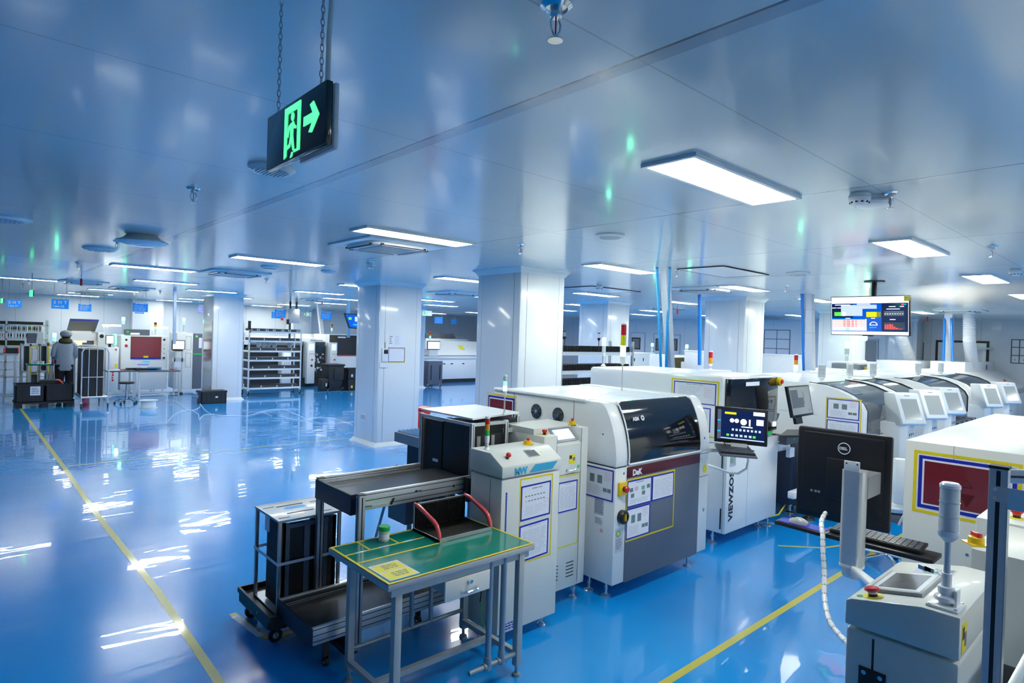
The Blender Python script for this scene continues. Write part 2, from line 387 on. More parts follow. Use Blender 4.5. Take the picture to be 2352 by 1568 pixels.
def tower(root, x, y, z, lenses, r=.02, pole=.1, lh=.035, pr=.006, top='bright_white', base=True, holder=.04):
    """signal tower: pole and cap are one part, each lens a sub-part; lenses from the top down"""
    mb = MB(); mb.m('aluminium').cyl((x, y, z), (x, y, z+pole+holder+len(lenses)*lh+.006), pr, n=12)
    if base: mb.m('bright_white').lathe((x, y, z), [(r*1.2, 0), (r*1.1, .01), (r*.6, .02), (r*.6, .03)], 16)
    z1 = z+pole
    mb.m('bright_white').lathe((x, y, z1), [(pr*1.2, 0), (r*.95, r*.6), (r, r*.7), (r, holder)], 20)
    zt = z1+holder+len(lenses)*lh
    mb.m(top).lathe((x, y, zt), [(r*1.02, 0), (r*1.02, .008), (r*.8, .014), (.001, .015)], 20)
    t = mb.build('signal_tower', None, root)
    for i, l in enumerate(lenses):
        a = zt-(i+1)*lh
        MB().m(l).lathe((x, y, a+.001), [(r*.97, 0), (r*.97, lh-.004), (r*1.02, lh-.003), (r*1.02, lh-.001)], 20).build('lens', None, t, label=l.replace('lens_', '').replace('lit', 'lit green').replace('glow', 'faintly lit green')+' lens')
    return t
def foot(root, x, y, h, r=.03):
    return MB().m('steel').lathe((x, y, 0), [(r, 0), (r, .006), (r*.5, .018), (r*.25, .02), (r*.22, h*.5), (r*.4, h*.5), (r*.4, h*.62), (r*.22, h*.62), (r*.22, h+.005)], 16).build('levelling_foot', None, root)
def wheel(mb, x, y, r, ax=(1, 0, 0), w=.02):
    a = Vector(ax)*w/2
    mb.m('black_plastic').cyl(Vector((x, y, r))-a, Vector((x, y, r))+a, r, n=20); mb.m('aluminium').cyl(Vector((x, y, r))-a*1.15, Vector((x, y, r))+a*1.15, r*.45, n=14)
def caster(root, x, y, r, top, ax=(1, 0, 0)):
    mb = MB(); wheel(mb, x, y, r, ax)
    a = Vector(ax)*.017
    for sgn in (-1, 1):
        c = Vector((x, y, 0))+a*sgn
        mb.m('steel').obox(c-Vector((.002, .002, 0))+Vector((0, 0, r*.9)), Vector((.004, 0, 0)), Vector((0, .004+r*.5, 0)), Vector((0, 0, r*1.25)))
    mb.box(x-.022, x+.022, y-.022, y+.03, r*2.1, top); return mb.build('caster', None, root)
# ================================================================ the room
CH = 2.8; XR = 21.2; YB = 25.0
st(MB().box(-6, XR, -6, YB, -.1, 0), 'floor', 'floor_epoxy')
st(MB().box(-6, XR, -6, YB, CH, CH+.1), 'ceiling', 'ceiling_panels')
st(MB().box(-6, XR+.1, YB, YB+.1, 0, CH), 'wall_back', 'wall_panels')
st(MB().box(XR, XR+.1, -6, YB, 0, CH), 'wall_right', 'wall_panels')
st(MB().box(-6.1, -6, -6, YB, 0, CH), 'wall_left', 'wall_panels')
st(MB().box(-6, XR, -6.1, -6, 0, CH), 'wall_near', 'wall_panels')
st(MB().box(4.4, 5.35, 24.6, YB, 0, CH), 'wall_pier', 'panel_white')
st(MB().box(-6, XR, YB-.03, YB, 0, .1), 'baseboard_back', 'panel_white'); st(MB().box(XR-.03, XR, -6, YB, 0, .1), 'baseboard_right', 'panel_white')
def column(x0, y0, x1=None, y1=None, w_=.8):
    x1 = x1 or x0+w_; y1 = y1 or y0+w_; mb = MB(); mb.m('panel_white').box(x0, x1, y0, y1, 0, CH, .035)
    for fx, fy in ((x0, y0), (x1, y0), (x0, y1)):
        sx_ = 1 if fx == x0 else -1; sy_ = 1 if fy == y0 else -1
        mb.box(fx+sx_*.10-.002, fx+sx_*.10+.002, y0-.002, y1+.002, .05, CH-.05) if False else None
        mb.m('alu_dark').box(fx+sx_*.115-.0015, fx+sx_*.115+.0015, y0-.0015, y0+.004, .06, CH-.06)
        mb.box(x0-.0015, x0+.004, fy+sy_*.115-.0015, fy+sy_*.115+.0015, .06, CH-.06)
    prof = [(.0, 0), (.05, 0), (.045, .012), (.02, .035), (0, .07)]
    for zz, f in ((0, 1), (CH, -1)):   # coved skirting and cornice
        rings = []
        for r, h in prof[1:]:
            rings.append([mb.bm.verts.new(p) for p in ((x0-r, y0-r, zz+f*h), (x1+r, y0-r, zz+f*h), (x1+r, y1+r, zz+f*h), (x0-r, y1+r, zz+f*h))])
        mb.m('panel_white')
        for a, b_ in zip(rings, rings[1:]):
            for i in range(4): mb.face([a[i], a[(i+1) % 4], b_[(i+1) % 4], b_[i]])
    bmesh.ops.recalc_face_normals(mb.bm, faces=mb.bm.faces)
    return st(mb, 'column')
column(5.08, 5.5, 5.88, 6.35); column(5.2, 9.1, 6.05, 9.9); column(4.86, 17.0, 5.62, 17.95); column(10.65, 8.65, 11.45, 9.5)
column(10.62, 5.43, 11.4, 6.25); column(15.4, 5.2, 16.2, 6.0); column(20.55, 5.25, XR, 6.0); column(11.4, 18.1, 12.2, 18.9); column(9.9, 24.2, 10.7, 25)
# lines of tape on the floor
def line(pts, wd, m='floor_tape', z=.0008, name='floor_tape', lab='', extra=None):
    mb = MB(); mb.m(m)
    for a, b_ in zip(pts, pts[1:]):
        a, b_ = Vector(a), Vector(b_); d = (b_-a).normalized(); n = Vector((-d.y, d.x))*wd/2
        mb.hexa([(a.x-n.x, a.y-n.y, .0003), (b_.x-n.x, b_.y-n.y, .0003), (b_.x+n.x, b_.y+n.y, .0003), (a.x+n.x, a.y+n.y, .0003), (a.x-n.x, a.y-n.y, z), (b_.x-n.x, b_.y-n.y, z), (b_.x+n.x, b_.y+n.y, z), (a.x+n.x, a.y+n.y, z)])
    if extra: extra(mb)
    return mb.build(name, None, None, lab, 'floor tape')
line([(1.08, 2.2), (1.08, 3.4), (1.095, 5.0), (1.05, 7.4), (1.045, 10), (.99, 17.4), (.8, 21)], .05, lab='long yellow tape stripe running up the left aisle to the black crates')
line([(1.1, 10.07), (5.2, 10.12)], .035, lab='thin yellow tape line crossing the open floor towards the middle pillar')
line([(2.4, 1.94), (9.5, 1.93)], .05, lab='yellow tape stripe along the right aisle in front of the machines')
def dolly_text(mb):
    mb.m('paper').hexa([(1.415, 3.87, .0005), (1.46, 3.87, .0005), (1.42, 4.25, .0005), (1.375, 4.25, .0005), (1.415, 3.87, .001), (1.46, 3.87, .001), (1.42, 4.25, .001), (1.375, 4.25, .001)])
    mb.m('ink').scribble((1.43, 3.93, .001), (0, .26, 0), (.03, 0, 0), 1, Z_, fill=.6, seg=7)
line([(1.40, 4.3), (1.45, 3.85), (1.5, 3.8), (1.75, 3.82)], .045, lab='yellow and white floor marking bent around the black dolly', extra=dolly_text)
line([(1.0, 17.6), (4.6, 17.5), (6.2, 17.4)], .03, lab='thin yellow line under the wire cart and stool')
line([(4.45, 18.6), (4.9, 18.3)], .05, lab='short yellow dash beside the stainless pillar')
line([(5.9, 18.1), (10.5, 18.0)], .04, lab='pale yellow line behind the long rolling rack')
line([(6.0, 8.9), (6.6, 9.4)], .03, lab='short yellow floor line beside the red bin')
line([(6.6, 2.15), (6.2, 2.3), (5.9, 2.6)], .03, lab='curving yellow floor tape under the black keyboard tray')
# ================================================================ ceiling fittings
def light(x0, y0, lab, grp=None, lx=1.12, ly=.3):
    t = thing('ceiling_light', lab, 'ceiling light', (x0, y0, CH), grp)
    MB().m('bright_white').frame((x0, y0, CH-.018), (lx, 0, 0), (0, ly, 0), (0, 0, 1), .022, .018).build('frame', None, t)
    MB().box(x0+.022, x0+lx-.022, y0+.022, y0+ly-.022, CH-.012, CH-.002).build('diffuser', 'panel_light', t)
    return t
light(2.43, 1.5, 'brightest nearest LED ceiling panel, above the black-windowed printer, upper right', 'LED ceiling panels')
light(2.4, 4.44, 'LED ceiling panel beside the nearest ceiling air conditioner, left of the wide pillar', 'LED ceiling panels')
light(5.36, 1.43, 'LED ceiling panel hanging in front of and above the wall television', 'LED ceiling panels')
light(5.3, 4.42, 'LED ceiling panel ending at the two pale blue pipes', 'LED ceiling panels')
light(8.36, 1.45, 'LED ceiling panel at the far right above the mist', 'LED ceiling panels')
light(2.38, 7.5, 'LED ceiling panel in front of the stainless-clad pillar, left of the air conditioner', 'LED ceiling panels')
light(1.58, 10.3, 'long LED ceiling panel on the left below the small round sprinkler', 'LED ceiling panels')
light(.5, 15.8, 'LED ceiling panel cut by the left edge above the blue line signs', 'LED ceiling panels')
light(8.4, 4.45, 'LED ceiling panel right of the square white access hatch', 'LED ceiling panels')
light(8.5, 7.5, 'LED ceiling panel between the wide pillar and the two pale pipes', 'LED ceiling panels')
FL = 'white LED ceiling panel lit far down the hall'
for x0, y0 in ((2.45, 13.5), (3.93, 15.7), (2.35, 18.5), (2.24, 21.5), (2.2, 23.7), (4.95, 23.7), (5.05, 21.2), (5.15, 10.3), (5.52, 13.2), (7.1, 15.2), (5.3, 7.4), (8.5, 12.9),
               (10.2, 15.0), (11.15, 7.3), (11.3, 4.5), (14.2, 7.3), (14.2, 4.4), (16.0, 4.0), (16.4, 12.1), (13.3, 12.9), (11.3, 10.3), (8.45, 10.4), (14.3, 10.2), (17.3, 7.4), (17.4, 10.2), (11.35, 1.5),
               (14.3, 1.5), (17.3, 1.5), (8.2, 18.2), (5.2, 18.3), (8.2, 21.2), (11.3, 18.3), (11.3, 21.3), (14.3, 15.2), (14.3, 18.3), (17.4, 15.2), (8.2, 23.8), (14.3, 21.3)):
    light(x0, y0, FL, 'distant LED ceiling panels')
for x0, y0 in ((2.4, -1.45), (5.35, -1.45), (8.35, -1.5), (11.3, -1.5), (2.4, -4.4), (5.4, -4.4), (8.4, -4.4), (14.3, -1.5)):
    light(x0, y0, 'LED ceiling panel behind the viewer', 'LED ceiling panels out of view')
def aircon(x0, y0, lab, s=.84):
    t = thing('ceiling_air_conditioner', lab, 'air conditioner', (x0, y0, CH)); x1, y1 = x0+s, y0+s; mb = MB()
    mb.m('bright_white').box(x0, x1, y0, y1, CH-.02, CH, .004)
    c = (x0+s/2, y0+s/2)
    pts = []
    r = s*.39
    for k in range(32):
        a = 2*math.pi*k/32; q = (abs(math.cos(a))**.45*math.copysign(1, math.cos(a)), abs(math.sin(a))**.45*math.copysign(1, math.sin(a)))
        pts.append((c[0]+q[0]*r, c[1]+q[1]*r))
    mb.prism(pts, 'z', CH-.05, CH-.02); mb.build('panel', None, t)
    g = MB()
    for a, b_, d in ((1, 0, 1), (-1, 0, 1), (0, 1, 0), (0, -1, 0)):
        if d: g.m('gap_dark').box(c[0]+a*r*.92-.014, c[0]+a*r*.92+.014, c[1]-r*.75, c[1]+r*.75, CH-.054, CH-.04); g.m('alu_dark').box(c[0]+a*r*.84-.02, c[0]+a*r*.84+.012, c[1]-r*.68, c[1]+r*.68, CH-.058, CH-.05)
        else: g.m('gap_dark').box(c[0]-r*.75, c[0]+r*.75, c[1]+b_*r*.92-.014, c[1]+b_*r*.92+.014, CH-.054, CH-.04); g.m('alu_dark').box(c[0]-r*.68, c[0]+r*.68, c[1]+b_*r*.84-.02, c[1]+b_*r*.84+.012, CH-.058, CH-.05)
    g.build('air_outlets', None, t)
    g = MB(); g.m('alu_dark').box(c[0]-r*.62, c[0]+r*.62, c[1]-r*.62, c[1]+r*.62, CH-.053, CH-.05); g.m('bright_white')
    for k in range(12): q = -r*.6+k*r*1.2/11; g.box(c[0]+q-.004, c[0]+q+.004, c[1]-r*.62, c[1]+r*.62, CH-.057, CH-.05); g.box(c[0]-r*.62, c[0]+r*.62, c[1]+q-.003, c[1]+q+.003, CH-.056, CH-.05)
    g.build('grille', None, t)
    return t
aircon(2.66, 4.86, 'square white ceiling air conditioner nearest the viewer beside a light panel')
aircon(2.74, 9.6, 'square ceiling air conditioner just in front of the stainless pillar')
aircon(8.4, 4.78, 'square ceiling air conditioner above the pillar with a blue pipe')
for lab, px, py in (('ceiling air conditioner far left, left of a red hose tip', 190, 647), ('thin-edged ceiling air conditioner above the pale blue list sign', 303, 661), ('ceiling air conditioner seen in the gap right of the middle pillar', 1045, 672),
                    ('ceiling air conditioner above the long rolling rack', 735, 687), ('ceiling air conditioner behind the leaning pale pipes', 1535, 706), ('ceiling air conditioner glowing near the far left wall', 213, 673), ('ceiling air conditioner at the far right behind the mist', 2205, 712)):
    x, y = at_z(px, py, CH); aircon(x-.42, y-.42, lab)
def disc(px, py, r, lab, h=.03):
    x, y = at_z(px, py, CH); t = thing('round_ceiling_diffuser', lab, 'air diffuser', (x, y, CH))
    MB().m('bright_white').lathe((x, y, CH), [(r, 0), (r, -h*.4), (r*.8, -h), (r*.6, -h*.8)], 32).build('rim', None, t)
    g = MB(); g.m('alu_dark').lathe((x, y, CH), [(r*.7, -h*.8), (r*.7, -h*.95)], 24); g.m('bright_white')
    for k in range(9): q = -r*.6+k*r*1.2/8; c = math.sqrt(max(0, (r*.66)**2-q*q)); g.box(x+q-.003, x+q+.003, y-c, y+c, CH-h*1.1, CH-h*.8)
    g.build('slats', None, t)
for px, py, r, lab in ((625, 384, .12, 'round slatted diffuser partly hidden by the exit sign'), (1401, 539, .12, 'round white diffuser right of the wide pillar'), (6, 499, .2, 'round diffuser cut off by the left edge'),
                       (229, 570, .17, 'round blue-tinted diffuser on the left near a sprinkler'), (620, 612, .12, 'small round diffuser under the second light panel'), (754, 622, .1, 'small round diffuser left of the middle pillar'), (1833, 626, .13, 'round diffuser left of the large television')):
    disc(px, py, r, lab)
x, y = at_z(327, 541, CH); t = thing('ceiling_speaker_dome', 'wide pale dome hanging from the ceiling at upper left', 'ceiling speaker', (x, y, CH))
MB().lathe((x, y, CH), [(.13, 0), (.16, -.03), (.22, -.06), (.2, -.075), (.12, -.1), (.001, -.105)], 32).build('dome', 'bright_white', t); MB().lathe((x, y, CH), [(.222, -.058), (.222, -.066)], 32).build('rim', 'alu_dark', t)
def sprinkler(x, y, lab, grp=None):
    t = thing('sprinkler', lab, 'sprinkler', (x, y, CH), grp)
    MB().lathe((x, y, CH), [(.042, 0), (.042, -.003), (.03, -.012), (.026, -.006)], 24).build('escutcheon', 'steel', t)
    mb = MB().m('steel').lathe((x, y, CH), [(.016, -.002), (.016, -.03), (.011, -.034)], 14)
    for s_ in (-1, 1): mb.tube([(x+s_*.009, y, CH-.03), (x+s_*.018, y, CH-.045), (x+s_*.016, y, CH-.062), (x+s_*.004, y, CH-.078)], .003, 6)
    mb.lathe((x, y, CH), [(.004, -.076), (.004, -.086), (.02, -.088), (.02, -.091)], 16); mb.build('frame', None, t)
    MB().cyl((x, y, CH-.034), (x, y, CH-.074), .0022, n=8).build('bulb', 'red_plastic', t)
for px, py, lab in ((1278, 12, 'large chrome sprinkler head at the top edge of the view'), (445, 432, 'dark sprinkler hanging left of the exit sign'), (270, 553, 'sprinkler with a green-lit tip on the left'), (2045, 441, 'chrome sprinkler beside the paired smoke detectors'),
                    (2279, 565, 'small sprinkler at the far right above the light panel'), (1197, 561, 'tiny sprinkler above the wide pillar')):
    x, y = at_z(px, py, CH); sprinkler(x, y, lab)
for px, py in ((1556, 618), (1806, 655), (180, 603), (53, 652), (67, 643), (853, 600), (612, 640), (308, 670), (368, 668), (400, 677)):
    x, y = at_z(px, py, CH); sprinkler(x, y, 'tiny far sprinkler head on the ceiling', 'distant sprinklers')
def smoke(px, py, lab, r=.055, big=False):
    x, y = at_z(px, py, CH); t = thing('smoke_detector', lab, 'smoke detector', (x, y, CH))
    MB().lathe((x, y, CH), [(r*.8, 0), (r, -.012), (r, -.04), (r*.75, -.06), (r*.5, -.068)] if not big else [(r*.95, 0), (r, -.01), (r, -.035), (r*.85, -.05), (r*.6, -.052)], 28).build('housing', 'bright_white', t)
    MB().lathe((x, y, CH), [(r*1.01, -.022), (r*1.01, -.025)], 28).build('seam', 'alu_dark', t)
    if not big:
        mb = MB()
        for k in range(10): a = k*.628; mb.obox((x+math.cos(a)*r*.78-.006, y+math.sin(a)*r*.78-.006, CH-.058), (.012, 0, 0), (0, .012, 0), (0, 0, .008))
        mb.build('vents', 'gap_dark', t)
smoke(1975, 443, 'white smoke detector right of the brightest light panel'); smoke(2006, 453, 'wide round detector base behind the smoke detector', .1, True); smoke(2333, 618, 'smoke detector cut by the right edge')
smoke(1377, 655, 'small smoke detector beside the far hatch'); smoke(852, 604, 'small smoke detector above the middle pillar')
# flush hatches
def hatch(x0, x1, y0, y1, lab):
    mb = MB().m('panel_white').box(x0, x1, y0, y1, CH-.008, CH-.001); mb.m('gap_dark').frame((x0, y0, CH-.01), (x1-x0, 0, 0), (0, y1-y0, 0), (0, 0, 1), .012, .009)
    mb.build('ceiling_hatch', None, None, lab, 'ceiling hatch')
hatch(6.24, 7.34, 3.46, 4.06, 'square white access hatch outlined in black right of the pipes'); hatch(7.6, 8.9, 6.5, 7.3, 'grey ceiling hatch beyond the wide pillar')
# ---------------------------------------------------------------- hanging exit sign (near)
t = thing('exit_sign', 'black hanging exit sign with lit green running figure and arrow', 'exit sign', (.62, 1.5, 2.37))
bx = .6
MB().m('exit_black').box(bx, bx+.018, 1.315, 1.675, 2.37, 2.515, .004).build('sign_panel', None, t)
MB().m('translucent').box(bx+.019, bx+.03, 1.31, 1.5, 2.362, 2.512, .003).build('back_cover', None, t)
g = MB().m('exit_green'); n = Vector((-1, 0, 0)); fx = bx-.0002
def P(a, b_): return Vector((fx, 1.675-a, 2.37+b_))      # a from the left edge of the sign, b up
def poly(pts): 
    v0 = [g.bm.verts.new(P(*p)) for p in pts]; v1 = [g.bm.verts.new(P(*p)-Vector((.0012, 0, 0))) for p in pts]
    g.face(v1); g.face(v0[::-1]); k = len(pts)
    for i in range(k): g.face([v0[i], v1[i], v1[(i+1) % k], v0[(i+1) % k]])
poly([(.125, .008), (.14, .012), (.14, .04), (.142, .118), (.205, .118), (.205, .02), (.185, .02), (.187, .014), (.222, .014), (.222, .134), (.125, .134)])
poly([(.174+.009*math.cos(k*.785), .105+.011*math.sin(k*.785)) for k in range(8)])                                        # head
poly([(.158, .088), (.180, .093), (.188, .082), (.197, .078), (.197, .071), (.186, .073), (.180, .08), (.178, .06), (.188, .022), (.180, .020), (.168, .048), (.162, .032), (.140, .028), (.139, .036), (.156, .040), (.163, .058), (.164, .078), (.155, .076), (.148, .058), (.142, .061), (.15, .084)])
poly([(.165, .004), (.177, .006), (.181, .016), (.174, .018)])
poly([(.242, .064), (.290, .064), (.272, .044), (.290, .040), (.328, .074), (.296, .112), (.276, .108), (.292, .086), (.242, .086)])
bmesh.ops.recalc_face_normals(g.bm, faces=g.bm.faces); g.build('running_figure', None, t)
def chain(root, x, y, z0, z1, r=.0055):
    mb = MB(); k = 0; zz = z0
    while zz < z1:
        pts = []
        for i in range(12):
            a = i*math.pi/6; lx = r*.75*math.cos(a); lz = r*1.7*math.sin(a)
            pts.append((x+(lx if k % 2 else 0), y+(0 if k % 2 else lx), zz+r*1.5+lz))
        mb.tube(pts, .0011, 5, True); zz += r*2.7; k += 1
    return mb.build('chain', 'grey_paint', root)
chain(t, .605, 1.61, 2.51, CH); chain(t, .605, 1.355, 2.515, CH)
MB().tube([(.612, 1.335, 2.5), (.612, 1.335, 2.62), (.614, 1.331, 2.7), (.612, 1.335, CH)], .006, 10).build('conduit', 'translucent', t)
# ================================================================ front line, left to right
# ---- green topped workbench
t = thing('workbench', 'steel workbench with green mat top edged in yellow tape and a drawer', 'workbench', (2.0, 2.8, 0))
TZ = .75; TX0, TX1, TY0, TY1 = 1.52, 2.488, 2.50, 3.14
MB().m('table_grey').box(TX0, TX1, TY0, TY1, TZ-.035, TZ-.004, .004).build('tabletop', None, t)
mb = MB().m('esd_green').box(TX0+.012, TX1-.012, TY0+.012, TY1-.012, TZ-.004, TZ)
mb.build('green_mat', None, t)
mb = MB().m('yellow_tape').frame((TX0+.004, TY0+.004, TZ), (TX1-TX0-.008, 0, 0), (0, TY1-TY0-.008, 0), (0, 0, 1), .014, .0012)
for a, b_, c, d in ((TX0+.01, 2.1, 2.83, .012), (TX0+.01, 2.03, 2.965, .012)): mb.box(a, b_, c, c+d, TZ, TZ+.001)
for xx, y0, y1 in ((1.68, 2.97, 3.13), (1.86, 2.97, 3.13), (2.09, 2.835, 3.13), (2.03, 2.97, 2.98)): mb.box(xx, xx+.012, y0, y1, TZ, TZ+.001)
mb.m('paper')
for xx in (1.6, 1.74, 1.9): mb.box(xx, xx+.06, 2.964, 2.978, TZ+.001, TZ+.0014)
mb.build('tape_markings', None, t)
mb = MB().m('paper').obox((1.55, 2.535, TZ+.0005), (.17, .0, 0), (.0, .22, 0), (0, 0, .001)); mb.m('label_yellow')
for k in (0, 1):
    mb.obox((1.558, 2.543+k*.105, TZ+.0016), (.154, 0, 0), (0, .094, 0), (0, 0, .0004))
    mb.m('ink').scribble((1.6, 2.56+k*.105, TZ+.002), (.09, 0, 0), (0, .06, 0), 3, Z_, .0003, seed=k); mb.m('label_yellow')
mb.build('yellow_label', None, t)
for x, y in ((1.60, 2.55), (2.40, 2.53), (1.63, 3.07), (2.43, 3.07)):
    l = MB().box(x-.02, x+.02, y-.02, y+.02, .06, TZ-.035, .003).build('leg', 'table_grey', t)
    MB().lathe((x, y, 0), [(.026, 0), (.024, .014), (.01, .018), (.01, .065)], 16).build('foot', 'pipe_grey', l)
mb = MB().box(1.64, 2.40, 2.775, 2.805, .1, .13).box(1.61, 1.64, 2.57, 3.05, .1, .13).box(2.40, 2.43, 2.55, 3.05, .1, .13).box(1.55, 2.46, 2.52, 2.545, TZ-.075, TZ-.036).box(1.55, 2.46, 3.09, 3.11, TZ-.075, TZ-.036).box(1.56, 1.58, 2.54, 3.1, TZ-.06, TZ-.036)
pieces(mb, 'frame_rail', 'table_grey', t)
mb = MB()
mb.cyl((1.65, 3.07, .18), (2.41, 3.07, .18), .012); mb.cyl((2.05, 2.53, .13), (2.40, 2.53, .13), .014)
for x, y, z0 in ((2.03, 3.07, .18), (2.17, 3.07, .18)): mb.cyl((x, y, z0), (x, y, TZ-.04), .014)
for x, y in ((2.18, 2.53), (2.28, 2.53)): mb.cyl((x, y, .13), (x, y, TZ-.04), .017); mb.cyl((x, y, .11), (x, y, .18), .021); mb.cyl((x-.03, y, .13), (x+.03, y, .13), .019)
pieces(mb, 'pipe_upright', 'pipe_grey', t)
d = MB().m('table_grey').box(1.9, 2.15, 2.54, 2.9, TZ-.17, TZ-.076).m('cream_paint').box(1.865, 2.165, 2.515, 2.53, TZ-.185, TZ-.078, .003).build('drawer', None, t)
mb = MB(); z_ = TZ-.15; mb.tube([(1.975, 2.513, z_), (1.975, 2.49, z_-.002), (1.99, 2.483, z_), (2.05, 2.483, z_+.002), (2.065, 2.49, z_+.002), (2.065, 2.513, z_+.003)], .006, 8); mb.lathe((2.02, 2.513, TZ-.105), [(.011, 0), (.011, .02), (.006, .021)], 12, (0, -1, 0)); mb.build('handle', 'chrome', d)
# jar on the bench
x, y = at_z(878, 1243, TZ); x += .01
t = thing('jar', 'small pale plastic jar with a green lid on the bench', 'jar', (x, y, TZ+.001))
MB().m('translucent').lathe((x, y, TZ+.0015), [(.028, 0), (.03, .004), (.03, .06), (.029, .064)], 24).m('paper').lathe((x, y, TZ+.0015), [(.0305, .012), (.0305, .044)], 24).build('body', None, t)
MB().lathe((x, y, TZ), [(.0315, .062), (.033, .064), (.033, .084), (.03, .088), (.001, .0885)], 24).build('lid', 'green_plastic', t)
x0, y0 = at_z(968, 1217, TZ); x1, y1 = at_z(1008, 1246, TZ); d = Vector((x1-x0, y1-y0, 0)); nn = Vector((-d.y, d.x, 0)).normalized()*.022
MB().obox(Vector((x0, y0, TZ+.002)), d, nn, (0, 0, .004), .001).build('green_ruler', 'photo_green', None, 'flat green plastic tool lying beside the open magazine', 'ruler')
# open magazine with red wrapped handles
x0, x1, y0, y1 = 2.05, 2.44, 2.835, 3.115; zb = TZ+.002; hh = .155
t = thing('component_magazine', 'open black slotted magazine with two red bubble-wrapped handles on the bench', 'magazine', (2.24, 2.98, TZ+.001))
mb = MB().m('black_plastic').box(x0, x1, y0, y1, zb, zb+.012).box(x0+.006, x1-.006, y1-.012, y1, zb+.012, zb+hh)
for k in range(34): xx = x0+.012+k*(x1-x0-.024)/33; mb.box(xx, xx+.004, y0+.01, y1-.02, zb+.012, zb+.017); mb.box(xx, xx+.004, y1-.02, y1-.012, zb+.017, zb+hh-.004)
mb.build('slotted_panels', None, t)
mb = MB().m('alu_dark')
mb.box(x0, x1, y0-.004, y0, zb, zb+.022).box(x0, x1, y1-.002, y1+.004, zb+hh-.012, zb+hh+.004)
for xx in (x0, x1-.006): mb.box(xx, xx+.006, y0, y1, zb, zb+.016); mb.box(xx, xx+.006, y1-.01, y1, zb, zb+hh)
mb.m('paper').box(x1-.06, x1-.02, y1+.001, y1+.0045, zb+hh-.01, zb+hh+.0045); mb.build('frame', None, t)
for xx in (x0+.004, x1-.004):
    pts = [(xx, y1-.01, zb+hh+.005), (xx, y1-.06, zb+hh+.0), (xx, y1-.15, zb+hh-.03), (xx, y0+.07, zb+.105), (xx, y0+.035, zb+.085), (xx, y0+.012, zb+.045), (xx, y0+.004, zb+.02)]
    MB().tube(pts, [.011, .014, .013, .014, .014, .013, .011], 12).build('handle', 'bubble_red', t, label='red bubble-wrapped handle')
# ---- conveyors
def rail(mb, x0, x1, y, z0, z1, th=.022, grooves=3, face=-1):
    mb.m('aluminium').box(x0, x1, y-th/2, y+th/2, z0, z1, .002); mb.m('gap_dark')
    for k in range(grooves): zz = z0+(k+.6)*(z1-z0)/grooves; mb.box(x0+.001, x1-.001, y+face*(th/2+.0006), y+face*(th/2-.001), zz-.0022, zz+.0022)
t = thing('belt_conveyor', 'raised aluminium belt conveyor on profile posts behind the green workbench', 'conveyor', (1.72, 3.45, 0))
rl = MB(); rail(rl, 1.75, 2.56, 3.22, .895, 1.0); rl.build('side_rail', None, t); mb = MB(); rail(mb, 1.75, 2.5, 3.73, .895, 1.0); mb.m('chrome').box(1.76, 2.5, 3.712, 3.718, .975, .98); mb.build('side_rail', None, t)
MB().box(1.715, 2.62, 3.25, 3.705, .945, .955).build('belt', 'belt', t)
MB().box(1.70, 1.712, 3.24, 3.72, .87, .99).box(1.712, 1.75, 3.24, 3.25, .87, .99).build('end_plate', 'navy_black', t)
for y, z0, x in ((3.186, .1, 1.735), (3.70, .29, 1.725)):
    mb = MB().m('alu_dark').box(x-.02, x+.02, y-.02, y+.02, z0, 1.0, .002); mb.m('gap_dark').box(x-.004, x+.004, y-.0206, y-.015, z0+.01, .985).box(x-.0206, x-.015, y-.004, y+.004, z0+.01, .985); mb.m('black_plastic').box(x-.022, x+.022, y-.022, y+.022, .998, 1.003)
    mb.build('post', None, t)
mb = MB().m('steel').lathe((2.42, 3.209, .95), [(.011, 0), (.011, .003)], 12, (0, -1, 0)).m('black_plastic').lathe((2.42, 3.207, .95), [(.007, 0), (.007, .004)], 12, (0, -1, 0))
mb.build('bolt', None, t); mb = MB().m('aluminium').obox((1.82, 3.205, .90), (.12, 0, -.0), (0, .018, 0), (0, 0, .018)); mb.m('black_plastic').obox((1.945, 3.2, .905), (.01, 0, 0), (0, .012, 0), (.018, 0, .035))
mb.build('latch', None, t); MB().box(2.13, 2.17, 3.207, 3.2095, .956, .960).prism([(2.115, .958), (2.135, .966), (2.135, .950)], 'y', 3.207, 3.2095).build('arrow_mark', 'black_plastic', t)
mb = MB().m('black_plastic').box(2.5, 2.62, 3.15, 3.205, .84, 1.0, .002); mb.m('steel')
for k in range(3): mb.lathe((2.56, 3.149, .87+k*.05), [(.007, 0), (.007, .004)], 12, (0, -1, 0))
mb.build('mounting_bracket', None, t)
t = thing('belt_conveyor', 'low belt conveyor near the floor under the bench with ribbed aluminium sides', 'conveyor', (1.5, 3.45, 0))
rl = MB(); rail(rl, 1.48, 2.55, 3.225, .185, .285); rl.build('side_rail', None, t); mb = MB(); rail(mb, 1.48, 2.5, 3.70, .185, .285); mb.m('chrome').box(1.5, 2.5, 3.69, 3.695, .272, .276).m('gap_dark').box(1.5, 2.5, 3.675, 3.685, .255, .27); mb.build('side_rail', None, t)
MB().box(1.5, 2.55, 3.236, 3.68, .225, .235).build('belt', 'belt', t)
MB().box(1.472, 1.484, 3.215, 3.71, .175, .28).build('end_plate', 'navy_black', t)
MB().obox((1.68, 3.2, .065), (.07, 0, 0), (0, .42, 0), (0, 0, .035)).box(1.7, 1.76, 3.22, 3.28, .1, .187).build('foot_beam', 'black_plastic', t)
for wx, wy in ((1.6, 3.3), (2.3, 3.4)): mb = MB(); wheel(mb, wx, wy, .03); mb.m('black_plastic').box(wx-.015, wx+.015, wy-.01, wy+.01, .03, .19); mb.build('wheel', None, t)
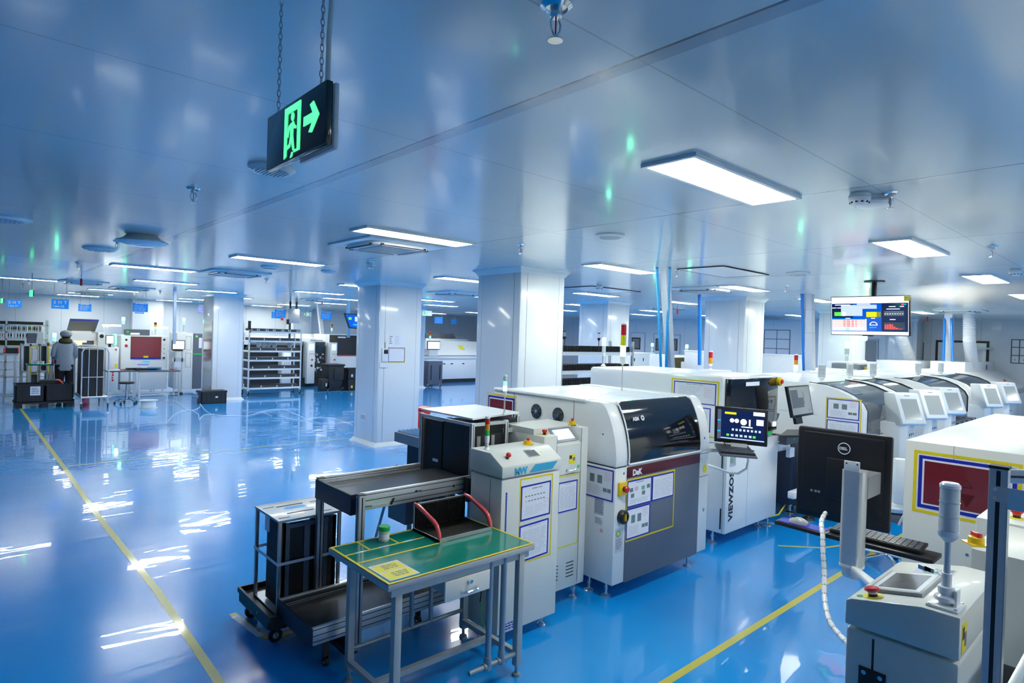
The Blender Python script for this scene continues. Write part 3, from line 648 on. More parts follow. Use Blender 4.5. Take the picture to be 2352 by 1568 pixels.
# ---- magazine rack on dolly
t = thing('dolly', 'black plastic dolly on casters carrying the strapped magazine rack', 'dolly', (1.68, 3.9, 0))
mb = MB().m('black_plastic').prism([(1.44, 3.66), (1.92, 3.66), (1.94, 3.68), (1.94, 4.22), (1.92, 4.24), (1.44, 4.24), (1.41, 4.21), (1.41, 3.69)], 'z', .115, .165)
mb.frame((1.41, 3.66, .165), (.53, 0, 0), (0, .58, 0), (0, 0, 1), .014, .035); mb.m('paper').box(1.5, 1.57, 3.6575, 3.66, .155, .175); mb.m('label_yellow').lathe((1.409, 3.87, .16), [(.01, 0), (.01, .002)], 12, (-1, 0, 0)); mb.build('platform', None, t)
for x, y in ((1.48, 3.75), (1.48, 4.17), (1.87, 3.76), (1.87, 4.15)): caster(t, x, y, .042, .117, (0, 1, 0) if x < 1.6 else (1, 0, 0))
t = thing('magazine_rack', 'tall strapped magazine rack with punched white top plate standing on the dolly', 'magazine rack', (1.68, 3.9, .17))
x0, x1, y0, y1, z0, z1 = 1.475, 1.89, 3.725, 4.13, .168, .757
mb = MB().m('bright_white').box(x0, x1, y0, y1, z1-.012, z1, .001); mb.m('gap_dark')
for a, b_, c, d in ((.1, .12, .18, .02), (.1, .3, .18, .02), (.02, .05, .07, .012), (.3, .05, .07, .012), (.02, .32, .07, .012), (.33, .3, .06, .012)): mb.box(x0+a, x0+a+c, y0+b_, y0+b_+d, z1, z1+.0006)
mb.m('alu_dark').frame((x0-.003, y0-.003, z1-.012), (x1-x0+.006, 0, 0), (0, y1-y0+.006, 0), (0, 0, 1), .007, .014)
mb.m('sky_pipe').prism([(x0+.12, y0+.24), (x0+.15, y0+.22), (x0+.26, y0+.22), (x0+.28, y0+.24), (x0+.26, y0+.28), (x0+.15, y0+.28)], 'z', z1, z1+.0006)
mb.build('top_plate', None, t)
for x, y in ((x0, y0), (x1-.02, y0), (x0, y1-.02), (x1-.02, y1-.02)): MB().box(x, x+.02, y, y+.02, z0, z1-.012, .002).build('post', 'alu_dark', t)
mb = MB().m('black_plastic').box(x0+.035, x0+.06, y0+.02, y1-.12, z0+.02, z1-.03).box(x0+.025, x1-.025, y0+.02, y0+.035, z0+.02, z1-.03).box(x1-.05, x1-.03, y0+.02, y1-.03, z0+.02, z1-.03)
mb.m('slate').box(x0+.05, x0+.075, y0+.01, y0+.022, z0+.01, z1-.03).box(x0+.17, x0+.205, y0+.01, y0+.022, z0+.01, z1-.03).box(x0+.3, x0+.325, y0+.01, y0+.022, z0+.01, z1-.03).box(x0+.05, x0+.33, y0+.009, y0+.02, z1-.06, z1-.035)
for k in range(40): zz = z0+.03+k*.0135; mb.m('gap_dark').box(x0+.033, x0+.036, y0+.03, y0+.26, zz, zz+.003)
mb.build('slotted_panels', None, t)
MB().box(x0, x1, y0, y1, z0, z0+.01).build('base_plate', 'alu_dark', t)
mb = MB().frame((x0-.004, y0-.004, z0+.31), (x1-x0+.008, 0, 0), (0, y1-y0+.008, 0), (0, 0, 1), .0025, .018); mb.build('strap', 'paper', t)
MB().obox((x0-.003, y1-.26, z1-.105), (-.001, 0, 0), (0, .075, 0), (0, 0, .095)).build('paper_tag', 'paper', t)
# ---- magazine loader behind the MW unit
t = thing('magazine_loader', 'aluminium profile loader frame with white lid holding black magazines', 'loader', (2.9, 3.7, 0))
mb = MB().m('bright_white').prism([(2.66, 3.98), (3.22, 4.0), (3.21, 3.45), (2.66, 3.33)], 'z', 1.35, 1.362); mb.build('lid', None, t)
mb = MB()
for x, y in ((2.62, 3.28), (2.62, 3.9), (2.93, 3.28), (3.2, 3.45), (3.2, 3.95), (2.66, 3.6)):
    mb.m('aluminium').box(x-.013, x+.013, y-.013, y+.013, .3, 1.34, .002); mb.m('gap_dark').box(x-.0135, x-.01, y-.003, y+.003, .3, 1.33).box(x-.003, x+.003, y-.0135, y-.01, .3, 1.33)
mb.m('aluminium').box(2.62, 2.94, 3.27, 3.29, 1.315, 1.335).box(2.61, 2.63, 3.28, 3.9, 1.315, 1.335).box(2.94, 3.2, 3.32, 3.34, 1.24, 1.27)
mb.build('profile_frame', None, t)
mb = MB().m('black_plastic').box(2.625, 2.64, 3.3, 3.62, .85, 1.31).box(2.64, 2.92, 3.29, 3.3, .8, 1.25).box(2.66, 2.92, 3.32, 3.6, .8, 1.33).box(2.97, 3.17, 3.42, 3.8, .7, 1.32).box(2.64, 2.7, 3.66, 3.9, .86, 1.3)
mb.m('alu_dark').box(2.67, 2.7, 3.285, 3.29, .9, 1.24).box(2.8, 2.83, 3.285, 3.29, .9, 1.24); mb.m('brown_red').box(3.12, 3.15, 3.415, 3.42, .95, 1.22); mb.m('paper').box(2.618, 2.625, 3.68, 3.74, 1.0, 1.02)
mb.build('magazines', None, t)
tower(t, 2.98, 3.36, 1.362, ['lens_clear', 'lens_glow', 'lens_lit'], r=.0145, pole=.14, lh=.035, pr=.005)
t = thing('side_conveyor', 'dark lower unit with silver cover and leaning legs behind the loader', 'conveyor', (2.7, 4.4, 0))
mb = MB().m('alu_dark').box(2.75, 3.15, 4.1, 4.5, 1.02, 1.1).m('navy_black').box(2.85, 3.15, 4.15, 4.45, .55, 1.02).m('black_plastic').box(2.45, 2.85, 3.85, 4.2, .84, .86).m('slate').box(2.5, 2.8, 3.9, 4.15, .5, .84); mb.build('housing', None, t)
mb = MB()
for k in range(9): mb.cyl((2.78+k*.04, 4.12, 1.105), (2.78+k*.04, 4.48, 1.105), .012, n=10)
mb.build('rollers', 'chrome', t)
MB().cyl((2.6, 4.6, .0), (2.68, 4.35, .85), .012).cyl((2.85, 4.12, .3), (2.68, 4.35, .85), .012).cyl((2.9, 4.3, 0), (2.9, 4.3, .6), .02).cyl((3.05, 4.3, 0), (3.05, 4.3, .6), .02).cyl((2.6, 4.0, 0), (2.6, 4.0, .5), .02).build('legs', 'pipe_grey', t)
# ---- MW unit
t = thing('board_handling_unit', 'narrow cream unit with blue lettering, sloped control top and red orange green tower', 'board handler', (2.76, 3.0, 0))
x0, x1 = 2.50, 3.02; Y0 = 2.82
MB().m('cream_paint').prism([(Y0, .08), (3.13, .08), (3.13, 1.05), (Y0, 1.05)], 'x', x0, x1, .006).m('alu_dark').box(x0+.02, x1-.02, Y0+.02, 3.12, 1.05, 1.062).m('gap_dark').box(x0-.0008, x0, 2.93, 2.933, .1, 1.04).build('cabinet', None, t)
MB().m('cream_paint').prism([(Y0-.01, 1.062), (3.14, 1.062), (3.14, 1.205), (2.93, 1.205), (Y0-.01, 1.135)], 'x', x0-.008, x1+.004, .008).build('control_housing', None, t)
mb = MB().m('pale_ink').box(2.575, 2.98, Y0-.0125, Y0-.0105, 1.068, 1.122) if False else MB()
mb.m('teal_logo').text('MW', .06, (2.595, Y0-.0115, 1.074), X_, Z_, .0006, .003, .95)
mb.prism([(2.725, 1.074), (2.935, 1.074), (2.985, 1.122), (2.775, 1.122)], 'y', Y0-.0125, Y0-.011); mb.build('logo', None, t)
sl = Vector((0, .12, .07)).normalized(); sn = Vector((0, -.07, .12)).normalized()
mb = MB().m('alu_dark').obox(Vector((2.76, 2.855, 1.158)), (.1, 0, 0), sl*.07, sn*.006, .001).m('lcd_grey').obox(Vector((2.768, 2.859, 1.1605))+sn*.0055, (.084, 0, 0), sl*.056, sn*.0008); mb.build('display', None, t)
mb = MB().m('pale_ink').obox(Vector((2.865, 2.855, 1.158)), (.12, 0, 0), sl*.075, sn*.001); mb.m('photo_green').lathe(Vector((2.895, 2.884, 1.176))+sn*.001, [(.021, 0), (.021, .0006)], 20, sn); mb.m('label_yellow').lathe(Vector((2.895, 2.884, 1.176))+sn*.0016, [(.008, 0), (.008, .0004)], 14, sn)
mb.m('ink').scribble(Vector((2.925, 2.86, 1.161))+sn*.001, (.05, 0, 0), sl*.05, 5, sn); mb.build('inspection_sticker', None, t)
estop(t, (2.585, 2.875, 1.169), .016, sn); switch(t, (2.905, 3.02, 1.205), (0, 0, 1), .026)
tower(t, 2.545, 3.03, 1.205, ['lens_red', 'lens_orange', 'lens_green'], r=.0165, pole=.045, lh=.0375, pr=.013, holder=.045)
mb = MB().m('blue_tape').box(x0+.035, x0+.047, Y0-.001, Y0, .62, .97); mb.m('paper')
for k in range(24): mb.box(x0+.039, x0+.043, Y0-.0015, Y0-.001, .63+k*.014, .632+k*.014)
mb.build('blue_strip', None, t)
n_ = Vector((0, -1, 0))
a = rect_y(1187, 1103, 1262, 1172, Y0); sheet(t, (2.665, Y0, .765), (.27, 0, .005), (0, 0, .225), n_, 'flow', seed=2)
sheet(t, (2.66, Y0, .50), (.265, 0, .01), (0, 0, .235), n_, 'text', seed=5)
tape_frame(t, (2.655, Y0, .49), (.3, 0, .0), (0, 0, .55), n_, .01)
mb = MB().m('blue_tape').scribble((2.53, Y0, .09), (.12, 0, 0), (0, 0, .05), 3, n_, .0006, .5, 6); mb.m('aluminium').box(2.60, 2.63, Y0-.02, Y0, .56, .62, .003); mb.build('maker_label_and_latch', None, t)
for x, y in ((2.56, 2.9), (2.95, 2.88), (2.56, 3.08), (2.95, 3.08)): foot(t, x, y, .08)
mb = MB().m('black_plastic').tube([(2.48, 3.0, .62), (2.47, 2.98, .5), (2.485, 2.96, .38), (2.48, 2.97, .25)], .004, 6).m('green_bright').tube([(2.48, 2.97, .25), (2.475, 2.94, .15), (2.49, 2.9, .06)], .003, 6); mb.build('cable', None, t)
mb = MB().m('black_plastic').box(2.51, 2.6, 3.14, 3.2, .1, .5); mb.build('motor_box', None, t)
# ---- MW2 taller unit with touch screen
t = thing('buffer_unit', 'taller cream unit with tilted touch screen and two switches beside the blue-lettered narrow unit', 'board handler', (3.27, 3.3, 0))
x0, x1, Y0 = 3.035, 3.50, 2.99
mb = MB().m('cream_paint').prism([(Y0, .12), (3.41, .12), (3.41, 1.285), (Y0+.06, 1.285), (Y0, 1.285)], 'x', x1-.075, x1, .004)
mb.prism([(Y0, .12), (3.41, .12), (3.41, 1.285), (Y0+.13, 1.285), (Y0, 1.17)], 'x', x0+.13, x1-.075, .003).prism([(Y0, .12), (3.41, .12), (3.41, 1.25), (Y0, 1.25)], 'x', x0, x0+.13, .004)
mb.box(x0, x1, 3.1, 3.42, 1.25, 1.29)
mb.m('gap_dark').box(x1-.076, x1-.073, Y0-.001, Y0, .14, 1.28).box(x0+.13, x1-.075, Y0-.001, Y0, .955, .958).box(x0+.129, x0+.131, Y0-.001, Y0, .14, 1.24)
for k in range(5): mb.box(x1-.20, x1-.12, Y0-.001, Y0+.001, .2+k*.025, .207+k*.025); mb.box(x0+.14, x0+.18, Y0-.001, Y0+.001, .2+k*.025, .207+k*.025)
mb.build('cabinet', None, t)
d = Vector((0, .13, .115)).normalized(); nn = Vector((0, -.115, .13)).normalized(); o = Vector((x0+.145, Y0+.018, 1.188))
MB().m('alu_dark').obox(o, (.225, 0, 0), d*.13, nn*.012, .002).m('screen_lilac').obox(o+Vector((.02, 0, 0))+d*.018+nn*.0121, (.18, 0, 0), d*.092, nn*.001).build('touch_screen', None, t)
estop(t, (x0+.06, Y0+.06, 1.25), .018); switch(t, (x1-.05, Y0+.12, 1.29), (0, 0, 1), .024)
mb = MB().m('label_yellow').box(x0+.26, x0+.33, Y0-.0012, Y0, 1.03, 1.095).m('dark_red').box(x0+.265, x0+.29, Y0-.002, Y0-.001, 1.065, 1.09).m('ink').box(x0+.3, x0+.325, Y0-.002, Y0-.001, 1.05, 1.075); mb.build('warning_label', None, t)
MB().lathe((x1-.1, Y0, 1.0), [(.013, 0), (.013, .001)], 18, (0, -1, 0)).build('green_dot', 'green_bright', t)
mb = MB().tube([(x0+.24, Y0, .985), (x0+.24, Y0-.02, .985), (x0+.33, Y0-.02, .985), (x0+.33, Y0, .985)], .004, 8).lathe((x0+.24, Y0, .985), [(.01, 0), (.01, .003)], 12, (0, -1, 0)).lathe((x0+.33, Y0, .985), [(.01, 0), (.01, .003)], 12, (0, -1, 0)); mb.build('handle', 'chrome', t)
sheet(t, (3.19, Y0, .685), (.205, 0, 0), (0, 0, .22), n_, 'text', seed=9); tape_frame(t, (3.1, Y0, .43), (.32, 0, 0), (0, 0, .52), n_, .008)
for x, y in ((3.1, 3.05), (3.45, 3.04), (3.45, 3.36)): foot(t, x, y, .12, .035)
# ---- solder paste printer (ASM / DEK)
t = thing('solder_paste_printer', 'large printer with curved black window, red band and grey front door', 'printing machine', (4.25, 3.4, 0))
x0, x1, Y0, Y1 = 3.6, 4.91, 2.8, 4.2
prof = [(Y0, 1.0), (Y0-.004, 1.06), (Y0+.004, 1.14), (Y0+.02, 1.22), (Y0+.045, 1.30), (Y0+.075, 1.37), (Y0+.11, 1.43), (Y0+.14, 1.455), (Y0+.17, 1.465), (Y1, 1.47), (Y1, 1.0)]
MB().m('white_paint').prism([(Y0, .12), (Y1, .12), (Y1, .995), (Y0, .995)], 'x', x0, x1, .005).build('lower_body', None, t)
MB().m('white_paint').prism(prof, 'x', x0, x0+.135, .004).build('hood_cheek', None, t); MB().m('white_paint').prism(prof, 'x', x1-.155, x1, .004).build('hood_cheek', None, t)
pin = [(y+.012, z) for y, z in prof[:-2]]+[(Y1, 1.463), (Y1, 1.0)]
MB().m('bright_white').prism(pin, 'x', x0+.135, x1-.155).m('alu_dark').box(x0+.1, x1-.1, Y0+.62, Y0+.625, 1.4705, 1.4712).box(x0+.6, x0+.604, Y0+.2, Y1, 1.4705, 1.4712).build('hood', None, t)
# window following the curve
mb = MB(); mb.m('black_gloss'); gx0, gx1 = x0+.15, x1-.165; K = [(y-.004, z) for y, z in prof[:9]]; rows = []
for i, (y, z) in enumerate(K[:-1]):
    a = 0 if i < 6 else (.0 if i == 6 else .05); rows.append([mb.bm.verts.new((gx0+a, y-.004, z+.012)), mb.bm.verts.new((gx1-a*.4, y-.004, z+.012))])
for a, b_ in zip(rows, rows[1:]): mb.face([a[0], a[1], b_[1], b_[0]])
r2 = [[mb.bm.verts.new(v.co+Vector((0, .012, 0))) for v in r] for r in rows]
for a, b_ in zip(r2, r2[1:]): mb.face([b_[0], b_[1], a[1], a[0]])
for r, q in ((rows[0], r2[0]), (rows[-1], r2[-1])): mb.face([r[0], r[1], q[1], q[0]])
for s_ in (0, 1):
    for i in range(len(rows)-1): mb.face([rows[i][s_], rows[i+1][s_], r2[i+1][s_], r2[i][s_]])
bmesh.ops.recalc_face_normals(mb.bm, faces=mb.bm.faces)
win = mb.build('window', None, t, label='glossy black curved window')
mb = MB().m('bright_white').tube([(gx0-.006, y-.006, z+.012) for y, z in K[:-1]], .006, 8).tube([(gx0-.006, K[0][0]-.01, K[0][1]+.008), (gx1+.006, K[0][0]-.01, K[0][1]+.008)], .008, 8).tube([(gx1+.006, y-.006, z+.012) for y, z in K[:-1]], .006, 8); mb.build('window_trim', None, t)
lz = Vector((0, .045, .12)).normalized()
MB().m('paper').text('ASM', .042, (x0+.235, K[4][0]-.011, 1.325), X_, lz, .0008, .0012, .95).m('paper').lathe((x0+.35, K[4][0]-.013, 1.342), [(.021, 0), (.021, .0012)], 20, (0, -1, .35)).m('gap_dark').lathe((x0+.35, K[4][0]-.0142, 1.3425), [(.010, 0), (.010, .0012)], 6, (0, -1, .35)).build('window_logo', None, win)
MB().m('slate').box(x0+.135, x1-.155, Y0-.006, Y0, .115, .905, .001).build('front_door', None, t, label='dark grey front door panel')
band = MB().m('dark_red').box(x0+.135, x1-.155, Y0-.007, Y0, .905, .985, .001).build('red_band', None, t, label='dark red band')
MB().m('paper').text('DeK', .062, (x0+.2, Y0-.0075, .917), X_, Z_, .0008, .003, .95).build('lettering', None, band)
mb = MB(); mb.m('gap_dark').box(x0-.0006, x0+.13, Y0-.0006, Y0+.001, .992, .998).box(x0-.0006, x0+.001, Y0, Y1, .992, .998)
for z in (1.05, .945): mb.m('steel').lathe((x0+.1, Y0, z), [(.011, 0), (.011, .001)], 14, (0, -1, 0)); mb.lathe((x1-.11, Y0, z-.02), [(.011, 0), (.011, .001)], 14, (0, -1, 0))
mb.m('black_plastic').lathe((x0, 2.93, 1.23), [(.006, 0), (.006, .001)], 10, (-1, 0, 0)); mb.build('seams_and_screws', None, t)
sw = MB().m('estop_yellow').box(x0+.03, x0+.12, Y0-.02, Y0, .785, .885, .004).m('black_plastic').lathe((x0+.085, Y0-.02, .835), [(.02, 0), (.02, .02)], 16, (0, -1, 0)).m('red_plastic').lathe((x0+.085, Y0-.035, .835), [(.024, 0), (.026, .012), (.02, .02), (.001, .021)], 18, (0, -1, 0)).build('emergency_stop', None, t)
MB().m('black_plastic').lathe((x0+.085, Y0, .625), [(.05, 0), (.052, .03), (.045, .04), (.03, .042), (.028, .03)], 28, (0, -1, 0)).m('estop_yellow').box(x0+.08, x0+.09, Y0-.046, Y0-.03, .60, .65).build('main_switch', None, t)
MB().m('pale_ink').box(x0+.02, x0+.11, Y0-.0012, Y0, .36, .54).m('photo_green').lathe((x0+.055, Y0-.001, .50), [(.03, 0), (.03, .0008)], 20, (0, -1, 0)).m('label_yellow').lathe((x0+.055, Y0-.0017, .50), [(.011, 0), (.011, .0008)], 14, (0, -1, 0)).m('ink').scribble((x0+.03, Y0-.0012, .38), (.07, 0, 0), (0, 0, .08), 6, n_, seed=4).build('inspection_sticker', None, t)
nx = Vector((-1, 0, 0))
mb = MB().m('pale_ink').obox((x0, 2.99, .62), (0, -.09, 0), (0, 0, .15), nx*.001).m('ink').scribble((x0, 2.985, .63), (0, -.08, 0), (0, 0, .13), 9, nx, .0014, .35, 3, 6).m('paper').obox((x0, 2.985, .54), (0, -.085, 0), (0, 0, .06), nx*.001).m('ink').scribble((x0, 2.98, .545), (0, -.07, 0), (0, 0, .05), 4, nx, .0014).m('pink_ink').lathe((x0, 2.915, .505), [(.016, 0), (.016, .001)], 16, nx); mb.build('rating_plates', None, t)
sheet(t, (x0, 3.1, .74), (0, -.285, 0), (0, 0, .235), nx, 'photos', seed=12)
sheet(t, (3.74, Y0-.006, .68), (.31, 0, 0), (0, 0, .20), n_, 'steps', seed=13); sheet(t, (4.06, Y0-.006, .68), (.30, 0, 0), (0, 0, .20), n_, 'text', seed=14); sheet(t, (3.74, Y0-.006, .435), (.3, 0, 0), (0, 0, .235), n_, 'photos', seed=15)
tape_frame(t, (3.735, Y0-.0065, .42), (.64, 0, 0), (0, 0, .475), n_, .012)
for px, py in ((1232, 944), (1282, 953)):
    y, z = at_x(px, py, x0); c = Vector((x0-.001, y, z)); f = MB().m('gap_dark').lathe(c, [(.062, 0), (.062, .002)], 28, nx); f.m('steel')
    for k in range(1, 7): f.tube([c+nx*.006+Vector((0, math.cos(a*.2618)*.0095*k, math.sin(a*.2618)*.0095*k)) for a in range(24)], .0011, 4, True)
    for k in range(4): a = k*.785; f.obox(c+nx*.003+Vector((0, -math.cos(a)*.062, -math.sin(a)*.062)), Vector((0, math.cos(a)*.124, math.sin(a)*.124)), nx*.003, Vector((0, -math.sin(a), math.cos(a)))*.003)
    f.lathe(c, [(.014, 0), (.014, .007)], 16, nx); f.build('fan_guard', None, t)
mb = MB().m('bright_white').box(x0-.012, x0+.1, Y0+.3, Y1, 1.455, 1.475, .002).m('gap_dark'); y, z = at_x(1318, 950, x0); mb.box(x0-.0008, x0, y-.002, y+.002, 1.0, 1.45); y, z = at_x(1181, 930, x0); mb.box(x0-.0008, x0, y-.002, y+.002, 1.0, 1.45); mb.build('roof_edge', None, t)
y0, z0 = at_x(1181, 960, x0); y1, z1 = at_x(1122, 912, x0); notice(t, (x0, y1, 1.2), (0, -(y1-y0), 0), (0, 0, .2), nx); tape_frame(t, (x0, y1+.02, 1.18), (0, -(y1-y0)-.04, 0), (0, 0, .24), nx, .014)
x, y = at_z(1428, 897, 1.47); tower(t, x, y, 1.47, ['lens_red', 'lens_yellow', 'lens_lit'], r=.026, pole=.24, lh=.098, pr=.006, holder=.08, base=False)
for x, y in ((3.66, 2.9), (4.72, 2.86), (4.84, 4.1), (3.66, 4.1), (3.64, 3.05)): foot(t, x, y, .12, .038)
mb = MB().m('label_yellow').lathe((x1-.06, Y0, .84), [(.035, 0), (.035, .0015)], 24, (0, -1, 0)).m('steel').lathe((x1-.06, Y0, .48), [(.016, 0), (.016, .002)], 16, (0, -1, 0)).m('blue_pipe').lathe((x1-.08, Y0, 1.11), [(.01, 0), (.01, .002)], 12, (0, -1, 0)).m('gap_dark').box(x1-.155, x1, Y0-.0008, Y0, .775, .779).box(x1-.155, x1, Y0-.0008, Y0, .975, .979); mb.build('pillar_stickers', None, t)
# operator monitor, keyboard shelf and arm on the printer's right pillar
o = Vector((4.84,)+at_x(1640, 1013, 4.84)); u = Vector((.30, -.954, 0)); up = Vector((-.02, 0, 1)).normalized()
nn = u.cross(up); nn = nn if nn.x < 0 else -nn
t = thing('operator_monitor', 'black touch monitor with lit machine menu on an arm above a keyboard', 'monitor', o)
W_, H_ = .425, .305
MB().m('black_plastic').obox(o, u*W_, up*H_, -nn*.035, .004).build('housing', None, t)
mb = MB(); q = o+nn*.0006; S0 = lambda a, b_, c, d, m_, e=.0008: mb.m(m_).obox(q+u*a*W_+up*b_*H_, u*(c-a)*W_, up*(d-b_)*H_, nn*e)
S0(.06, .1, .95, .93, 'screen_dark', .0004); S0(.13, .1, .95, .93, 'scr_navy', .0005)
S0(.20, .81, .42, .87, 'scr_yellow'); S0(.74, .82, .95, .92, 'scr_white'); S0(.06, .3, .12, .34, 'scr_cyan'); S0(.06, .6, .12, .64, 'scr_cyan')
for cx, cy, r in ((.34, .64, .018), (.43, .64, .018), (.56, .62, .026)): mb.m('scr_white').lathe(q+u*cx*W_+up*cy*H_, [(r, 0), (r, .001)], 20, nn)
S0(.66, .52, .69, .7, 'scr_white'); S0(.8, .56, .93, .72, 'scr_white'); S0(.52, .47, .73, .5, 'scr_white')
for k in range(8): S0(.34+k*.072, .36, .38+k*.072, .42, 'scr_grey'); 
for k in range(6): S0(.24+k*.085, .2, .29+k*.085, .26, 'scr_grey' if k else 'scr_green')
S0(.74, .2, .79, .26, 'scr_green'); S0(.13, .12, .95, .15, 'scr_grey'); mb.build('screen', None, t)
MB().m('bright_white').obox(o+u*.14-up*.05, u*.13, up*.06, -nn*.03).m('alu_dark').obox(o+u*.17-up*.09-nn*.06, u*.05, up*.1, nn*.03).m('black_plastic').tube([o+u*.08-nn*.01, o+u*.1-up*.03, o+u*.13-up*.045], .004, 6).tube([o+u*.26-nn*.01, o+u*.28-up*.035, o+u*.33-up*.045], .004, 6).build('bracket', None, t)
z_ = 1.05; P4 = [Vector((*at_z(*p, z_), z_)) for p in ((1641, 1020), (1722, 1029), (1740, 1050), (1655, 1043))]
P4[1] = P4[0]+(P4[2]-P4[3])
kb = MB().m('slate').hexa([p-Z_*.014 for p in (P4[3], P4[2], P4[1], P4[0])]+[p for p in (P4[3], P4[2], P4[1], P4[0])]).build('keyboard_shelf', None, t)
a, b_, c = P4[3], P4[2]-P4[3], P4[0]-P4[3]; mb = MB().m('black_plastic').obox(a+b_*.02+c*.1, b_*.96, c*.88, Z_*.014)
for r in range(5):
    for k in range(16): mb.m('dark_grey').obox(a+b_*(.04+k*.058)+c*(.14+r*.165)+Z_*.014, b_*.046, c*.12, Z_*.004)
mb.build('keyboard', None, kb)
MB().m('aluminium').obox((4.88, 2.79, .985), (.035, -.0, 0), (0, -.03, 0), (0, 0, .03)).tube([(4.89, 2.775, 1.0), (4.97, 2.7, 1.0), tuple(a+b_*.35+c*.4-Z_*.03)], .016, 8).build('swing_arm', None, t)
hp = [Vector((4.93, 2.82, .86)), Vector((5.0, 2.75, .83)), Vector((5.06, 2.68, .80)), Vector((5.10, 2.62, .80)), Vector((5.13, 2.56, .85)), Vector((5.12, 2.54, .93)), Vector((5.08, 2.56, 1.03))]
MB().tube(hp, .011, 10).build('cable_hose', 'bright_white', t)
# ---- solder paste inspection machine (tall black window)
t = thing('inspection_machine', 'white inspection machine with tall black window and vertical black lettering', 'inspection machine', (6, 3.8, 0))
x0, x1, Y0, Y1 = 5.42, 6.5, 2.9, 4.63
MB().m('bright_white').box(x0, x1, Y0, Y1, .12, .97, .008).m('gap_dark').box(x0+.42, x0+.4215, Y0-.0006, Y0, .13, .95).box(x0-.0008, x0, Y0+.03, Y0+.033, .13, .95).box(x0-.0015, x0+.001, Y0+.04, Y0+.055, .16, .36).box(x0-.0015, x0+.001, Y0+.04, Y0+.055, .72, .92).build('lower_cabinet', None, t)
MB().m('bright_white').box(x0-.01, x1, Y0+.06, Y1, .97, 1.62, .03).build('upper_housing', None, t)
MB().m('black_gloss').prism([(x0+.03, 1.04), (x1-.05, 1.04), (x1-.05, 1.60), (x0+.03, 1.60)], 'y', Y0-.0, Y0+.065, .006).m('paper').box(x0+.32, x0+.60, Y0-.002, Y0, 1.525, 1.565).m('scr_white').box(x1-.14, x1-.075, Y0-.003, Y0, 1.08, 1.13).build('window', None, t, label='tall glossy black window')
MB().box(x0+.5, x1-.12, Y0+.01, Y0+.05, 1.0, 1.035).build('green_strip', 'green_bright', t)
sw = MB().m('estop_yellow').lathe((x1-.06, Y0-.002, 1.555), [(.045, 0), (.045, .03), (.035, .034)], 20, (0, -1, 0)).m('red_plastic').lathe((x1-.06, Y0-.034, 1.555), [(.02, 0), (.022, .018), (.001, .02)], 16, (0, -1, 0)).build('emergency_stop', None, t)
MB().m('black_plastic').text('VIEWZOS', .105, (x0+.135, Y0-.0012, .235), Z_, -X_, .0006, .0045, 1.06).build('lettering', None, t)
MB().m('pale_ink').box(x0+.06, x0+.17, Y0-.0025, Y0-.001, .76, .88).m('photo_green').lathe((x0+.09, Y0-.0025, .82), [(.03, 0), (.03, .0008)], 20, (0, -1, 0)).m('ink').scribble((x0+.125, Y0-.0025, .77), (.035, 0, 0), (0, 0, .09), 6, n_).build('inspection_sticker', None, t)
sheet(t, (x0-.01, 3.50, 1.335), (0, -.47, 0), (0, 0, .21), nx, 'boards', seed=21); sheet(t, (x0-.01, 3.46, 1.07), (0, -.38, 0), (0, 0, .235), nx, 'text', seed=22); tape_frame(t, (x0-.01, 3.53, 1.02), (0, -.53, 0), (0, 0, .55), nx, .014)
for x, y in ((5.47, 3.05), (6.35, 3.02), (6.42, 4.5), (5.5, 4.5), (6.46, 2.97)): foot(t, x, y, .12, .045)
MB().m('bright_white').box(x1, x1+.1, 2.98, 3.5, .2, .98).m('black_plastic').box(x1, x1+.012, 2.99, 3.0, 1.0, 1.6).m('dark_red').box(x1-.1, x1-.07, Y0+.0, Y0+.03, .985, 1.0).build('side_cover', None, t)
x, y = at_z(1376, 840, 1.62); tower(t, x+.03, y-.04, 1.62, ['lens_lit', 'lens_clear'], r=.024, pole=.12, lh=.085, pr=.014)
MB().tube([(x1+.05, 3.05, .97), (x1+.09, 2.97, 1.15), (x1+.1, 2.96, 1.2)], .02, 8).build('grey_duct', 'alu_dark', t)
# second screen and tray to its right
t = thing('inspection_monitor', 'tilted monitor showing a grey image, on a dark stand beside the black window', 'monitor', (6.75, 2.8, 1.0))
yv = 2.72; BL = Vector((at_y(1821, 960, yv)[0], yv, at_y(1821, 960, yv)[1])); BR = Vector((at_y(1869, 952, yv)[0], yv, at_y(1869, 952, yv)[1])); TL = Vector((at_y(1808, 888, yv)[0], yv, at_y(1808, 888, yv)[1]))
u, v = BR-BL, TL-BL; nn = Vector((0, -1, 0)); MB().m('black_plastic').obox(BL, u, v, -nn*.03, .003).obox(BL+u*.12-v*.22, u*.3, v*.25, -nn*.03).build('housing', None, t)
mb = MB(); Q = lambda a, b_, c, d, m_, e=.001: mb.m(m_).obox(BL+u*a+v*b_+nn*.0004, u*(c-a), v*(d-b_), nn*e)
Q(.05, .08, .96, .97, 'screen_off', .0004); Q(.08, .3, .62, .88, 'lcd_grey'); Q(.4, .62, .62, .95, 'screen_off', .0014); Q(.64, .4, .66, .8, 'lcd_grey'); Q(.8, .15, .95, .25, 'grey_paint'); mb.build('screen', None, t)
a, b_, c = (Vector((*at_z(*p, 1.0), 1.0)) for p in ((1790, 1004), (1850, 1004), (1812, 987)))
MB().m('black_plastic').obox(a, b_-a, (c-a)*.8, Z_*.02).build('tray', None, t)
MB().m('dark_grey').box(x1+.02, x1+.3, 2.82, 2.9, .88, .97).m('steel').box(x1+.0, x1+.3, 2.9, 2.94, .8, .9).m('green_bright').lathe((x1+.2, 2.82, .93), [(.012, 0), (.012, .002)], 12, (0, -1, 0)).m('paper').box(x1+.2, x1+.32, 2.86, 2.9, .72, .82).build('rail', None, t)
